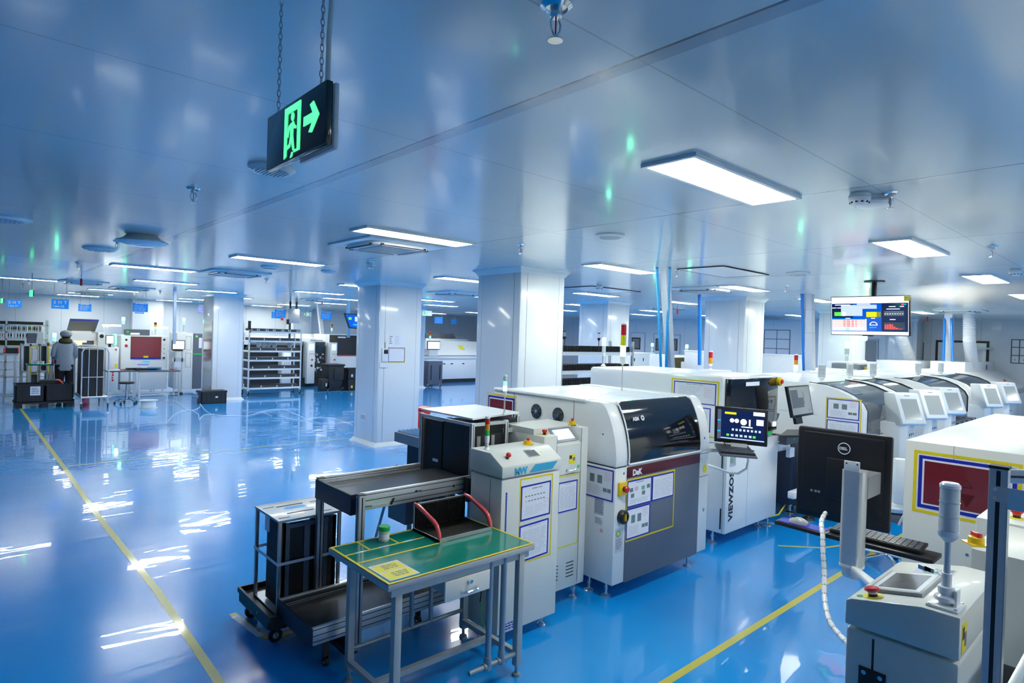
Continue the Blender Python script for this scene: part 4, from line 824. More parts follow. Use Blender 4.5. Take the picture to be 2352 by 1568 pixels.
# ================================================================ right foreground
n_x = Vector((-1, 0, 0)); n_y = Vector((0, -1, 0))
# ---- control console (near right)
t = thing('control_console', 'pale grey console at lower right with tilted screen and red mushroom button', 'control console', (2.36, .5, 0))
x0, x1, Yf, Yb = 2.1, 2.62, .705, .405
MB().m('cream_paint').prism([(Yf-.002, .08), (Yb, .08), (Yb, 1.062), (Yf-.002, 1.062)], 'x', x0+.004, x1, .012).m('gap_dark').box(x0+.003, x0+.0046, .62, .626, .1, 1.05).build('cabinet', None, t)
MB().m('cream_paint').prism([(Yf, 1.07), (Yf, 1.145), (.69, 1.155), (.5, 1.195), (Yb, 1.195), (Yb, 1.07)], 'x', x0, x1, .006).build('control_housing', None, t)
MB().m('black_plastic').obox((x0-.001, .66, .88), (0, -.075, 0), (0, 0, .075), (.005, 0, 0), .001).m('steel').lathe((x0-.001, .645, .94), [(.007, 0), (.007, .002)], 12, n_x).lathe((x0-.001, .60, .94), [(.007, 0), (.007, .002)], 12, n_x).lathe((x0-.001, .645, .895), [(.007, 0), (.007, .002)], 12, n_x).lathe((x0-.001, .60, .895), [(.007, 0), (.007, .002)], 12, n_x).build('hinge', None, t)
sl = Vector((0, -.19, .04)).normalized(); sn = Vector((0, .04, .19)).normalized()
def SP(x, y): return Vector((x, y, 1.155+(.69-y)*.04/.19))
o = SP(2.19, .67); MB().m('grey_paint').obox(o, (.24, 0, 0), sl*.155, sn*.012, .003).m('panel_white').obox(o+sn*.0121+Vector((.01, 0, 0))+sl*.01, (.22, 0, 0), sl*.135, sn*.0005).m('lcd_grey').obox(o+sn*.0126+Vector((.03, 0, 0))+sl*.025, (.18, 0, 0), sl*.105, sn*.0006).build('touch_screen', None, t)
q = SP(2.145, .64); mb = MB().m('label_yellow').lathe(q, [(.03, 0), (.03, .0015)], 24, sn).m('black_plastic').lathe(q, [(.013, 0), (.013, .009)], 18, sn).m('paper').lathe(q+sn*.009, [(.013, 0), (.014, .008)], 18, sn)
mb.m('red_plastic').lathe(q+sn*.015, [(.014, 0), (.021, .004), (.022, .009), (.019, .013), (.001, .0145)], 24, sn).build('emergency_stop', None, t)
MB().lathe(SP(2.135, .672)+sn*.0, [(.012, 0), (.012, .0012)], 20, sn).build('green_dot', 'green_plastic', t)
o = SP(2.46, .62); MB().m('pale_ink').obox(o, (.08, 0, 0), sl*.12, sn*.0012).m('photo_green').lathe(o+Vector((.04, 0, 0))+sl*.05+sn*.0012, [(.024, 0), (.024, .0008)], 20, sn).m('ink').scribble(o+sl*.085+sn*.0012, (.075, 0, 0), sl*.03, 1, sn, seg=7).build('inspection_sticker', None, t)
tower(t, 2.165, .455, 1.215, ['lens_clear', 'lens_clear', 'lens_clear'], r=.026, pole=.17, lh=.042, pr=.0085, holder=.034)
mb = MB().m('bright_white').box(2.12, 2.21, .415, .495, 1.195, 1.203, .002).lathe((2.165, .455, 1.203), [(.018, 0), (.018, .03), (.021, .032), (.021, .05), (.013, .052), (.013, .09)], 18).box(2.15, 2.19, .425, .435, 1.2, 1.25, .003); mb.m('steel')
for a, b_ in ((2.128, .423), (2.202, .423), (2.128, .487), (2.202, .487)): mb.lathe((a, b_, 1.203), [(.005, 0), (.005, .003)], 10)
mb.build('tower_base', None, t)
MB().m('label_yellow').box(x0+.02, x0+.075, Yb-.0012, Yb, 1.085, 1.17).m('dark_red').box(x0+.025, x0+.045, Yb-.002, Yb-.001, 1.125, 1.16).m('ink').box(x0+.05, x0+.07, Yb-.002, Yb-.001, 1.1, 1.14).build('warning_label', None, t)
kp = MB(); kc = Vector((2.16, .472, 1.29)); kp.tube([kc+Vector((math.cos(a*.5236)*.016, math.sin(a*.5236)*.01, math.sin(a*.5236)*.006)) for a in range(12)], .0012, 5, True)
for a, b_ in ((.0, .02), (.01, .028), (-.008, .03)): kp.obox(kc+Vector((-.01, .02+a, -.005)), (.002, 0, 0), (0, b_*.8, .004), (0, 0, .012))
kp.build('keys', 'steel', t)
MB().m('alu_dark').box(x0+.1, x1, Yb-.0, Yb+.01, .3, .36).m('gap_dark').box(x0+.2, x1, Yb-.12, Yb, .05, .9).build('underside', None, t)
# ---- monitor on aluminium column
t = thing('arm_monitor', 'large black monitor seen from behind with round white badge, on an aluminium column', 'monitor', (3.15, 1.05, 1.0))
px_, py_ = 3.04, 1.0
mb = MB().m('aluminium')
def rrect(cx, cy, wx, wy, r, k=4):
    P_ = []
    for sx_, sy_, a0 in ((1, 1, 0), (-1, 1, 90), (-1, -1, 180), (1, -1, 270)):
        for i in range(k+1): a = math.radians(a0+90*i/k); P_.append((cx+sx_*(wx/2-r)+r*math.cos(a), cy+sy_*(wy/2-r)+r*math.sin(a)))
    return P_
mb.prism(rrect(px_, py_, .075, .095, .022), 'z', .955, 1.385); mb.m('bright_white').prism(rrect(px_, py_, .078, .098, .024), 'z', .945, .957)
mb.m('aluminium').lathe((px_, py_, .9), [(.036, 0), (.04, .01), (.04, .046)], 28); mb.m('bright_white').obox((px_-.036, py_+.036, 1.38), (.006, 0, 0), (0, -.066, 0), (0, 0, .05), .002)
mb.m('gap_dark').lathe((px_-.036, py_+.025, 1.418), [(.004, 0), (.004, .001)], 8, n_x).lathe((px_-.036, py_-.02, 1.418), [(.004, 0), (.004, .001)], 8, n_x); mb.build('column', None, t)
MB().m('bright_white').prism([(px_-.02, py_-.03), (px_+.0, py_+.02), (2.72, .76), (2.62, .72), (2.60, .69), (2.63, .665), (2.7, .66)], 'z', .935, .96, .006).m('black_plastic').box(2.66, 2.76, .7, .75, .88, .935, .004).build('swivel_arm', None, t)
tl = Vector((.05, -1, 0)).normalized(); up = Z_; mo = Vector((3.24, 1.345, 1.07)); nb = Vector((-1, -.05, 0)).normalized(); W_, H_ = .43, .46
mb = MB().m('black_plastic').obox(mo, tl*W_, up*H_, -nb*.03, .012); bz = mo+nb*.0
mb.obox(bz+tl*.03+up*.03-nb*.002, tl*(W_-.06), up*(H_-.05), nb*.012, .006); mb.obox(bz+tl*.15+up*.12+nb*.008, tl*.14, up*.2, nb*.012, .004); mb.build('housing', None, t, label='matte black rear housing')
mb = MB().m('gap_dark').obox(bz+tl*.04+up*(H_-.03)+nb*.0101, tl*(W_-.09), up*.006, nb*.0006); 
mb.build('rear_vent', None, t); mb = MB().m('gap_dark')
for k in range(9): mb.obox(bz+tl*.06+up*(.045+k*.006)+nb*.0101, tl*.1, up*.002, nb*.0006)
for a in (.075, .095, .11, .16, .3, .32): mb.m('grey_paint').obox(bz+tl*a+up*.135+nb*.0101, tl*.011, up*.011, nb*.0006)
mb.build('port_strip', None, t)
c = bz+tl*.225+up*(H_-.085)+nb*.0105; mb = MB().m('paper').tube([c+tl*math.cos(a*.2618)*.027+up*math.sin(a*.2618)*.027 for a in range(24)], .0022, 6, True).text('DELL', .018, c-tl*.0215-up*.006, tl, up, .0008, .0012, .86); mb.build('badge', None, t)
MB().m('alu_dark').obox((px_+.02, py_-.05, 1.26), (.17, 0, 0), (0, .1, 0), (0, 0, .1)).build('mount', None, t)
hs = [Vector((3.2, 1.18, 1.12)), Vector((3.1, 1.16, 1.10)), Vector((3.04, 1.13, 1.05)), Vector((3.0, 1.11, .98)), Vector((2.97, 1.09, .90)), Vector((2.9, 1.06, .82)), Vector((2.8, 1.0, .765)), Vector((2.68, .9, .76)), Vector((2.55, .80, .79)), Vector((2.45, .72, .84))]
fine = []
for i in range(len(hs)-1):
    p0 = hs[max(i-1, 0)]; p1 = hs[i]; p2 = hs[i+1]; p3 = hs[min(i+2, len(hs)-1)]
    for k in range(8): s_ = k/8; fine.append(.5*((2*p1)+(p2-p0)*s_+(2*p0-5*p1+4*p2-p3)*s_*s_+(3*p1-3*p2+p3-p0)*s_**3))
MB().m('bright_white').tube(fine, [.0115 if k % 3 else .0098 for k in range(len(fine))], 12).m('gap_dark').tube(fine, .0102, 8).build('spiral_cable_sleeve', None, t)
t = thing('keyboard_tray', 'black keyboard tray on an arm holding a keyboard and a blue mat', 'keyboard tray', (3.5, 1.2, .93))
mb = MB().m('black_plastic').obox((3.44, 1.30, .925), (.16, 0, 0), (0, -.52, 0), (0, 0, .022), .003).obox((3.44, 1.54, .93), (.1, .0, 0), (-.02, -.28, 0), (0, 0, .02), .003)
mb.m('blue_tape').obox((3.45, 1.525, .951), (.09, .0, 0), (-.01, -.25, 0), (0, 0, .002)).build('tray', None, t)
k_ = MB().m('black_plastic').obox((3.48, 1.26, .95), (.13, 0, .012), (0, -.42, 0), (0, 0, .016), .002).m('dark_grey')
for r in range(5):
    for q in range(15): k_.obox((3.488+r*.023, 1.25-q*.027, .967+r*.002), (.019, 0, .0017), (0, -.022, 0), (0, 0, .003))
k_.build('keyboard', None, t)
MB().tube([(3.1, 1.02, .93), (3.3, 1.1, .91), (3.5, 1.15, .915)], .016, 8).build('arm', 'black_plastic', t)
t = thing('computer_mouse', 'grey and black mouse lying on the blue mat of the tray', 'computer mouse', (3.49, 1.43, .953))
mb = MB(); mb.m('grey_paint'); rings = []
for i in range(9):
    a = i/8; y = 1.475-a*.1; wv = .03*math.sin(math.pi*(.12+.76*a))**.6; hv = .034*math.sin(math.pi*(.1+.8*a))**.7
    rings.append([mb.bm.verts.new((3.49+wv*math.cos(th), y, .9535+hv*max(0, math.sin(th)))) for th in [math.pi*k/10 for k in range(11)]])
for a, b_ in zip(rings, rings[1:]):
    for k in range(10): mb.face([a[k], a[k+1], b_[k+1], b_[k]])
    mb.face([a[10], a[0], b_[0], b_[10]])
mb.face(rings[0]); mb.face(rings[-1][::-1]); bmesh.ops.recalc_face_normals(mb.bm, faces=mb.bm.faces)
mo_ = mb.build('body', None, t); MB().box(3.485, 3.495, 1.44, 1.46, .98, .989).build('wheel', 'black_plastic', t)
# ---- big white box machine with red notice
t = thing('inspection_machine', 'big plain white machine at right edge with framed dark red notice', 'machine', (4.8, .3, 0))
x0 = 4.0; ya, yb = 1.06, -.9
MB().m('cream_paint').box(x0, 6.4, yb, ya, .1, 1.43, .006).m('gap_dark').box(x0-.0008, x0, .83, .8315, 1.3, 1.43).m('steel').lathe((x0, .755, .86), [(.008, 0), (.008, .003)], 12, n_x).build('body', None, t)
A, B = at_x(2118, 1048, x0), at_x(2335, 1210, x0)
y0, y1, zz0, zz1 = 1.0, .57, 1.06, 1.355
notice(t, (x0, .99, 1.065), (0, -.43, 0), (0, 0, .29), n_x); tape_frame(t, (x0, 1.015, 1.035), (0, -.475, 0), (0, 0, .345), n_x, .016)
MB().m('dark_red').prism([(.80, 1.215), (.74, 1.215), (.77, 1.265)], 'x', x0-.0062, x0-.0052).m('notice_red').prism([(.793, 1.219), (.747, 1.219), (.77, 1.257)], 'x', x0-.007, x0-.0062).m('dark_red').prism([(.80, 1.18), (.73, 1.18), (.765, 1.11)], 'x', x0-.0062, x0-.0052).build('notice_symbol', None, t)
for x, y in ((4.1, .9), (4.1, 0), (6.2, .9)): foot(t, x, y, .1, .04)
# ---- second small unit by it, and profile frame
t = thing('board_handling_unit', 'cream unit with yellow switch in front of the big white machine', 'board handler', (3.2, .5, 0))
y_, z_ = at_x(2230, 1258, 2.8)
MB().m('cream_paint').box(2.8, 3.3, -.4, y_, .1, z_, .005).box(3.32, 3.8, -.6, .6, .1, 1.22, .005).build('body', None, t)
sy, sz = at_x(2257, 1245, 2.9); switch(t, (2.87, .515, z_), (0, 0, 1), .026)
estop(t, (3.45, .48, 1.22), .02)
for x, y in ((2.85, .45), (3.25, .4), (3.7, .5)): foot(t, x, y, .1, .03)
t = thing('profile_frame', 'tall aluminium extrusion post with a cross beam at the right edge', 'aluminium frame', (2.03, .32, 0))
xp, yp = 2.0, .318
mb = MB().m('aluminium').box(xp, xp+.034, yp-.02, yp+.02, .0, 1.645, .002).m('gap_dark').box(xp-.0006, xp+.002, yp-.0045, yp+.0045, .02, 1.64).m('alu_dark').box(xp, xp+.03, yp-.021, yp-.019, .05, 1.6).m('black_plastic').box(xp-.001, xp+.035, yp-.021, yp+.021, 1.645, 1.652); mb.build('post', None, t)
mb = MB().m('aluminium').obox((xp+.034, yp-.01, 1.605), (.3, -.28, 0), (.01, .02, 0), (0, 0, .035), .002).m('gap_dark').obox((xp+.033, yp-.0112, 1.62), (.3, -.28, 0), (.001, .0, 0), (0, 0, .006)); mb.build('beam', None, t)
mb = MB().m('aluminium').obox((xp-.002, yp-.02, 1.56), (0, .035, 0), (0, 0, .04), (.002, 0, 0)).m('panel_white').obox((xp-.002, yp-.02, 1.545), (.0, -.05, 0), (0, 0, .055), (.004, 0, 0), .001)
for z in (1.57, 1.592): mb.m('steel').lathe((xp-.002, yp+.005, z), [(.005, 0), (.005, .003)], 10, n_x)
mb.build('bracket', None, t)
t = thing('belt_conveyor', 'conveyor rail running out of view at the lower right corner', 'conveyor', (2.2, .2, 0))
zc = 1.1
MB().m('aluminium').box(1.8, 2.75, .262, .285, zc-.1, zc, .002).m('gap_dark').box(1.801, 2.749, .2845, .2856, zc-.06, zc-.055).build('side_rail', None, t); MB().box(1.8, 2.75, -.2, .26, zc-.055, zc-.045).build('belt', 'belt', t)
MB().m('alu_dark').box(1.85, 1.89, .2, .24, 0, zc-.1).box(2.7, 2.74, .1, .14, 0, zc-.1).build('legs', None, t)
# ================================================================ placement machines
def mounter(x0, x1, lab, first=False, big=False, yf=2.4, ztop=1.5):
    t = thing('placement_machine', lab, 'placement machine', ((x0+x1)/2, 3.2, 0), 'row of pick and place machines')
    prof = [(yf+.02, .62), (yf, .8), (yf, 1.22), (yf+.04, 1.3), (yf+.14, 1.385), (yf+.28, 1.445), (yf+.45, 1.485), (yf+.65, ztop), (4.3, ztop), (4.3, .1), (yf+.6, .1), (yf+.6, .62)]
    MB().prism(prof, 'x', x0, x0+.12, .006).build('side_cheek', 'white_paint', t); MB().prism(prof, 'x', x1-.12, x1, .006).build('side_cheek', 'white_paint', t)
    inner = [(y+.03, z-.012) for y, z in prof[7:9]]+[(4.27, .12), (yf+.9, .12), (yf+.9, ztop-.03)]
    MB().prism([(yf+.85, .12), (4.28, .12), (4.28, ztop-.004), (yf+.6, ztop-.004), (yf+.85, ztop-.1)], 'x', x0+.12, x1-.12).build('core', 'bright_white', t)
    c = [(y, z) for y, z in prof[2:8]]; mb = MB(); mb.m('smoked_glass'); rows = [[mb.bm.verts.new((x, y+.006, z-.004)) for x in (x0+.12, x1-.12)] for y, z in [(yf, .98)]+c]
    for a, b_ in zip(rows, rows[1:]): mb.face([a[0], a[1], b_[1], b_[0]])
    mb.build('window', None, t)
    mb = MB(); 
    for xx in (x0+.122, x1-.122): mb.m('black_plastic').tube([(xx, y+.002, z) for y, z in [(yf, .98)]+c], .008, 6)
    mb.m('slate').box(x0+.12, x1-.12, yf, yf+.02, .9, .98, .004).m('black_plastic').box((x0+x1)/2-.12, (x0+x1)/2+.12, yf-.03, yf, .925, .945, .004); mb.build('window_frame', None, t)
    mb = MB().m('gap_dark').box(x0+.12, x1-.12, yf+.05, yf+.85, .12, .85).box(x0+.125, x1-.125, yf+.82, yf+.845, .85, 1.36).m('black_plastic').box(x0+.14, x1-.14, yf-.05, yf+.4, .3, .6)
    for k in range(14): xx = x0+.16+k*(x1-x0-.34)/13; mb.m('dark_grey' if k % 3 else 'alu_dark').box(xx, xx+.035, yf-.12, yf+.5, .86, .9); 
    mb.m('bright_white').box(x0+.3, x0+.6, yf+.35, yf+.6, .95, 1.1).m('label_yellow').box(x0+.2, x0+.23, yf+.2, yf+.22, .92, .96).box(x0+.26, x0+.29, yf+.2, yf+.22, .92, .96); mb.build('feeder_bay', None, t)
    for fx in (x0+.06, x1-.06): foot(t, fx, yf+.75, .12, .05)
    return t
def mount_console(t, x, yf=2.4, lamp=True, knob='estop_yellow'):
    mb = MB().m('white_paint').prism([(x, yf-.2), (x+.05, yf-.27), (x+.3, yf-.27), (x+.34, yf-.2), (x+.34, yf+.1), (x, yf+.1)], 'z', .45, 1.08, .01)
    for k in range(3): mb.m('gap_dark').box(x+.09+k*.07, x+.11+k*.07, yf-.272, yf-.27, .93, .96)
    mb.m('black_plastic').box(x+.14, x+.2, yf-.273, yf-.27, .84, .87); c = mb.build('console_column', None, t)
    h = MB().m('white_paint').prism([(yf-.36, 1.08), (yf-.22, 1.42), (yf-.05, 1.42), (yf-.1, 1.06), (yf-.3, 1.05)], 'x', x+.0, x+.32, .012); d = Vector((0, .14, .34)).normalized(); nn = Vector((0, -.34, .14)).normalized(); o = Vector((x+.05, yf-.36, 1.08))+d*.05
    h.m('screen_off').obox(o+nn*.0005, (.22, 0, 0), d*.25, nn*.0015).m('ink').obox(Vector((x+.12, yf-.36, 1.08))+d*.335, (.07, 0, 0), d*.008, nn*.001)
    bmesh.ops.rotate(h.bm, verts=h.bm.verts, cent=(x+.17, yf-.2, 0), matrix=Matrix.Rotation(math.radians(-32), 3, 'Z')); h.build('console_screen', None, t)
    kb = MB().m(knob).lathe((x+.26, yf-.27, .74), [(.04, 0), (.035, .03)], 18, n_y).m('red_plastic').lathe((x+.26, yf-.3, .74), [(.024, 0), (.03, .01), (.03, .025), (.001, .028)], 18, n_y).build('emergency_stop', None, t)
    if lamp: tower(t, x+.17, yf+.75, 1.5, ['lens_clear', 'lens_clear', 'lens_clear'], r=.045, pole=.01, lh=.055, pr=.02, holder=.02, base=False)
A_ = mounter(7.5, 8.9, 'placement machine nearest the viewer, its flat white side carrying two framed sheets', True); mount_console(A_, 8.08)
sheet(A_, (7.5, 2.79, 1.115), (0, -.345, 0), (0, 0, .225), nx, 'photos', seed=31); sheet(A_, (7.5, 2.79, .87), (0, -.345, 0), (0, 0, .225), nx, 'text', seed=32); tape_frame(A_, (7.5, 2.805, .85), (0, -.38, 0), (0, 0, .505), nx, .012)
MB().m('scr_navy').prism([(2.56, 1.392), (2.83, 1.488), (2.83, 1.49), (2.56, 1.394)], 'x', 7.66, 7.95).m('paper').prism([(2.55, 1.388), (2.85, 1.492), (2.85, 1.493), (2.55, 1.389)], 'x', 7.63, 7.66).build('poster', None, A_)
MB().m('gap_dark').tube([(7.499, 3.35, 1.14), (7.499, 2.9, 1.13)], .0015, 4).lathe((7.5, 2.86, .98), [(.008, 0), (.008, .003)], 10, nx).build('side_seams', None, A_)
B_ = mounter(8.94, 9.96, 'second placement machine in the row, between two upright touch consoles'); mount_console(B_, 9.05); 
C_ = mounter(10.34, 11.95, 'third placement machine with wide open blue tinted glass cover', big=True, yf=2.3); mount_console(C_, 10.0, 2.4, knob='bright_white'); mount_console(C_, 11.9, 2.3)
D_ = mounter(12.3, 14.2, 'farthest placement machine, beside the long reflow oven', big=True, yf=2.3); mount_console(D_, 13.1, 2.25)
MB().box(10.3, 10.38, 2.15, 2.3, .3, 1.25, .01).build('clipboard_panel', 'bright_white', C_)
t = thing('feeder_cart', 'black feeder carriage beside the white inspection machine, behind its outrigger foot', 'feeder cart', (7.3, 2.9, 0))
MB().m('navy_black').box(6.95, 7.46, 2.95, 4.0, .14, .85, .004).build('housing', None, t)
MB().m('navy_black').box(7.5, 8.9, 2.2, 2.95, .15, .40, .004).m('black_plastic').box(7.55, 8.8, 2.1, 2.2, .2, .32).build('base_carriage', None, A_)
MB().m('paper').box(7.6, 7.8, 2.195, 2.199, .28, .38).m('label_yellow').box(7.61, 7.79, 2.192, 2.195, .33, .345).m('sky_pipe').box(8.3, 8.45, 2.195, 2.199, .3, .34).build('labels', None, A_)
mb = MB().m('bright_white').box(6.6, 7.15, 2.75, 2.83, .3, .38, .015).m('steel').cyl((7.08, 2.79, .03), (7.08, 2.79, .3), .012).m('black_plastic').lathe((7.08, 2.79, 0), [(.07, 0), (.06, .02), (.02, .04)], 20); mb.build('outrigger', None, t)
foot(t, 7.2, 3.9, .15, .06); foot(t, 7.2, 3.05, .15, .06); foot(A_, 7.6, 2.8, .15, .06); foot(A_, 8.4, 2.4, .15, .06)
MB().tube([(6.55, 3.1, .02), (6.8, 3.0, .05), (7.1, 3.05, .12), (7.4, 3.05, .16)], .008, 6).build('yellow_cable', 'label_yellow', t)
# office chair glimpsed between monitor and white machine
t = thing('office_chair', 'white-shelled chair with chrome frame glimpsed behind the black monitor', 'chair', (6.0, 1.75, 0))
MB().m('bright_white').lathe((6.2, 1.75, .5), [(.02, 0), (.2, .02), (.24, .06), (.22, .09), (.001, .1)], 24).build('seat', None, t)
mb = MB(); mb.m('bright_white').prism([(5.99, 1.65), (6.03, 1.55), (6.1, 1.5), (6.12, 1.55), (6.06, 1.62), (6.03, 1.7)], 'z', .6, 1.0, .02); mb.m('slate').box(6.05, 6.35, 1.6, 1.9, .42, .5, .02); mb.build('backrest', None, t)
MB().tube([(6.1, 1.6, .95), (6.0, 1.55, .6), (5.95, 1.6, .45), (6.2, 1.8, .40)], .012, 8).cyl((6.2, 1.75, .06), (6.2, 1.75, .45), .02).build('frame', 'chrome', t)
mb = MB()
for k in range(5): a = k*1.257; mb.m('chrome').tube([(6.2, 1.75, .1), (6.2+.25*math.cos(a), 1.75+.25*math.sin(a), .06)], .014, 8); mb.m('black_plastic').lathe((6.2+.25*math.cos(a), 1.75+.25*math.sin(a), 0), [(.02, 0), (.025, .02), (.02, .05)], 12)
mb.build('star_base', None, t)
# ---- reflow oven at the far end of the line
t = thing('reflow_oven', 'long white oven with sloping lids and tall end beyond the placement machines', 'oven', (17.5, 3.3, 0))
MB().m('white_paint').box(14.6, 21.0, 2.75, 4.0, .12, .93, .006).m('gap_dark').box(15.9, 15.905, 2.748, 2.75, .13, .92).box(17.6, 17.605, 2.748, 2.75, .13, .92).box(19.3, 19.305, 2.748, 2.75, .13, .92).m('black_plastic').box(15.4, 15.43, 2.745, 2.75, .7, .74).box(17.0, 17.03, 2.745, 2.75, .7, .74).box(18.8, 18.83, 2.745, 2.75, .7, .74).build('base_cabinet', None, t)
MB().m('bright_white').prism([(2.8, .98), (2.8, 1.05), (3.35, 1.42), (4.0, 1.5), (4.0, .98)], 'x', 14.8, 20.6, .01).m('alu_dark').box(14.7, 20.8, 2.74, 2.8, .95, .985).box(15.2, 16.9, 2.795, 2.8, 1.01, 1.03).build('hood', None, t)
MB().m('bright_white').box(17.6, 20.95, 3.5, 4.2, 1.0, 1.66, .01).m('slate').lathe((19.9, 3.5, 1.52), [(.07, 0), (.07, .01)], 18, n_y).build('rear_hood', None, t)
MB().m('slate').obox((14.35, 2.55, 1.0), (.03, 0, 0), (0, .3, 0), (0, 0, .4), .01).build('side_screen', None, t)
estop(t, (19.4, 3.05, 1.2), .03, (0, -.5, .8))
mb = MB(); mb.m('black_plastic').box(14.5, 15.4, 2.2, 2.7, .5, .55).m('grey_paint').box(14.6, 15.2, 2.3, 2.6, .55, .6).m('black_plastic').lathe((14.9, 2.2, .3), [(.25, .1), (.27, .13), (.25, .16)], 20); mb.build('outfeed_tray', None, t)
# low white enclosures between the far lines (tops visible)
for x0, x1, y0, y1, z1, lab in ((13.75, 15.35, 4.62, 5.15, 1.62, 'long white machine top behind the row of placement machines'), (17.0, 20.2, 4.45, 5.2, 1.64, 'far white oven top below the wide wall window')):
    t = thing('machine_enclosure', lab, 'machine', ((x0+x1)/2, (y0+y1)/2, 0)); MB().box(x0, x1, y0, y1, .1, z1, .01).build('housing', 'bright_white', t)
    for x in (x0+.1, x1-.1): foot(t, x, y0+.1, .1, .04)
    if x0 < 14:
        tower(t, 13.85, 4.8, 1.62, ['lens_lit', 'lens_clear'], r=.045, pole=.12, lh=.13, pr=.03); tower(t, 15.2, 4.9, 1.62, ['lens_red', 'lens_orange', 'lens_lit'], r=.05, pole=.45, lh=.13, pr=.014)
t = thing('inspection_machine', 'dark grey fronted machine with framed sheet above the last consoles', 'machine', (13.2, 3.9, 0))
MB().m('bright_white').box(12.5, 13.3, 4.4, 5.0, .1, 1.5, .01).m('slate').box(13.3, 13.7, 4.35, 4.9, .0, 1.6, .02).m('estop_yellow').box(13.5, 13.6, 4.32, 4.35, 1.45, 1.55).build('housing', None, t)
for i, (px, r_) in enumerate(((1932, 1),)):
    t = thing('signal_post', 'red orange green signal tower standing behind the clear ones', 'signal light', (11.3, 5.2, 1.4))
    mb = MB().box(11.0, 11.6, 4.6, 5.3, 0, 1.4, .01).build('cabinet', 'bright_white', t); tower(t, 11.25, 4.75, 1.40, ['lens_red', 'lens_orange', 'lens_lit'], r=.035, pole=.05, lh=.09, pr=.012)
# television hanging from the ceiling
xt = 8.6
TLv, TRv, BRv, BLv = (Vector((xt,)+at_x(px, py, xt)) for px, py in ((1908, 682), (2090, 679), (2094, 773), (1913, 768)))
t = thing('television', 'large ceiling-hung television showing a blue production dashboard with red tables', 'television', (xt, (TLv.y+TRv.y)/2, TLv.z))
ya, yb, za, zb_ = (TLv.y+BLv.y)/2, (TRv.y+BRv.y)/2, (BLv.z+BRv.z)/2, (TLv.z+TRv.z)/2
o = Vector((xt, ya, za)); u = Vector((0, yb-ya, 0)); v = Vector((-.06, 0, zb_-za)); o.x += 0; nn = u.cross(v).normalized(); nn = nn if nn.x < 0 else -nn
MB().m('black_plastic').obox(o, u, v, -nn*.05, .004).obox(o+u*.42-v*.02, u*.13, v*.03, -nn*.03).build('housing', None, t)
mb = MB(); q = o+nn*.0005
def T(a, b_, c, d, m_, e=1): mb.m(m_).obox(q+u*a+v*b_, u*(c-a), v*(d-b_), nn*(.0008*e))
T(.01, .02, .985, .985, 'scr_white'); T(.015, .10, .98, .82, 'screen_blue', 1.5); T(.015, .45, .3, .81, 'scr_navy', 2); T(.66, .11, .98, .82, 'scr_navy', 2); T(.45, .3, .66, .55, 'scr_cyan', 2) if False else None
T(.05, .5, .15, .6, 'scr_green', 3); T(.14, .5, .42, .78, 'scr_grey', 4); T(.16, .5, .2, .6, 'scr_white', 5); T(.42, .68, .6, .78, 'scr_grey', 4); T(.47, .47, .6, .60, 'scr_yellow', 3); T(.6, .47, .65, .6, 'label_yellow', 3)
T(.02, .12, .45, .40, 'scr_white', 3); T(.02, .40, .45, .42, 'scr_cyan', 4)
for k in range(8): T(.022, .215+k*.023, .44, .232+k*.023, 'scr_pink', 4); T(.17, .215+k*.023, .20, .232+k*.023, 'scr_red', 5); T(.215, .215+k*.023, .26, .232+k*.023, 'scr_red', 5); T(.28, .215+k*.023, .31, .232+k*.023, 'scr_red', 5); T(.33, .215+k*.023, .345, .232+k*.023, 'scr_red', 5)
for k in range(4): T(.022, .125+k*.02, .44, .137+k*.02, 'scr_grey', 4); T(.2, .125+k*.02, .25, .137+k*.02, 'scr_cyan', 5)
T(.455, .12, .472, .42, 'scr_white', 3)
for a in range(10):
    th = math.pi*a/9; cc = q+u*.56+v*.27; mb.m('scr_white').obox(cc-u*math.cos(th)*.045+v*math.sin(th)*.075-u*.006-v*.01, u*.012, v*.02, nn*.003)
T(.52, .26, .60, .275, 'scr_white', 3); T(.51, .2, .6, .22, 'scr_cyan', 3)
T(.69, .5, .93, .62, 'grey_paint', 4)
for k in range(8): T(.70+k*.03, .54, .712+k*.03, .56, 'scr_white', 5)
T(.69, .16, .94, .34, 'slate', 4)
for k, h in enumerate((.12, .12, .13, .12, .07, .04, .02, .02)): T(.70+k*.027, .165, .72+k*.027, .165+h, 'scr_red', 5)
for a, b_, c in ((.35, .79, .17), (.06, .775, .2), (.02, .70, .06), (.09, .70, .05), (.75, .72, .08), (.88, .72, .05), (.76, .4, .07), (.53, .43, .05), (.72, .66, .16), (.2, .43, .06)): T(a, b_, a+c, b_+.018, 'scr_white', 4)
T(.9, .76, .93, .8, 'scr_red', 5); T(.93, .77, .96, .79, 'scr_cyan', 5); T(.93, .86, .995, .995, 'label_yellow', 4); T(.935, .94, .985, .955, 'ink', 5); T(.45, .04, .6, .06, 'scr_grey', 3)
mb.build('screen', None, t)
cx = xt+.08; cy = (ya+yb)/2; MB().m('black_plastic').cyl((cx+.05, cy, zb_-.05), (cx+.05, cy, CH), .03).lathe((cx+.05, cy, CH), [(.12, 0), (.12, -.012), (.03, -.02)], 20).box(cx-.03, cx+.08, cy-.12, cy+.12, za+.1, zb_-.03).build('ceiling_mount', None, t)
# ================================================================ back left: the second line
def wbox(mb, r, y0, y1, b=0): return mb.box(r[0], r[1], y0, y1, r[2], r[3], b)
YA = 19.6
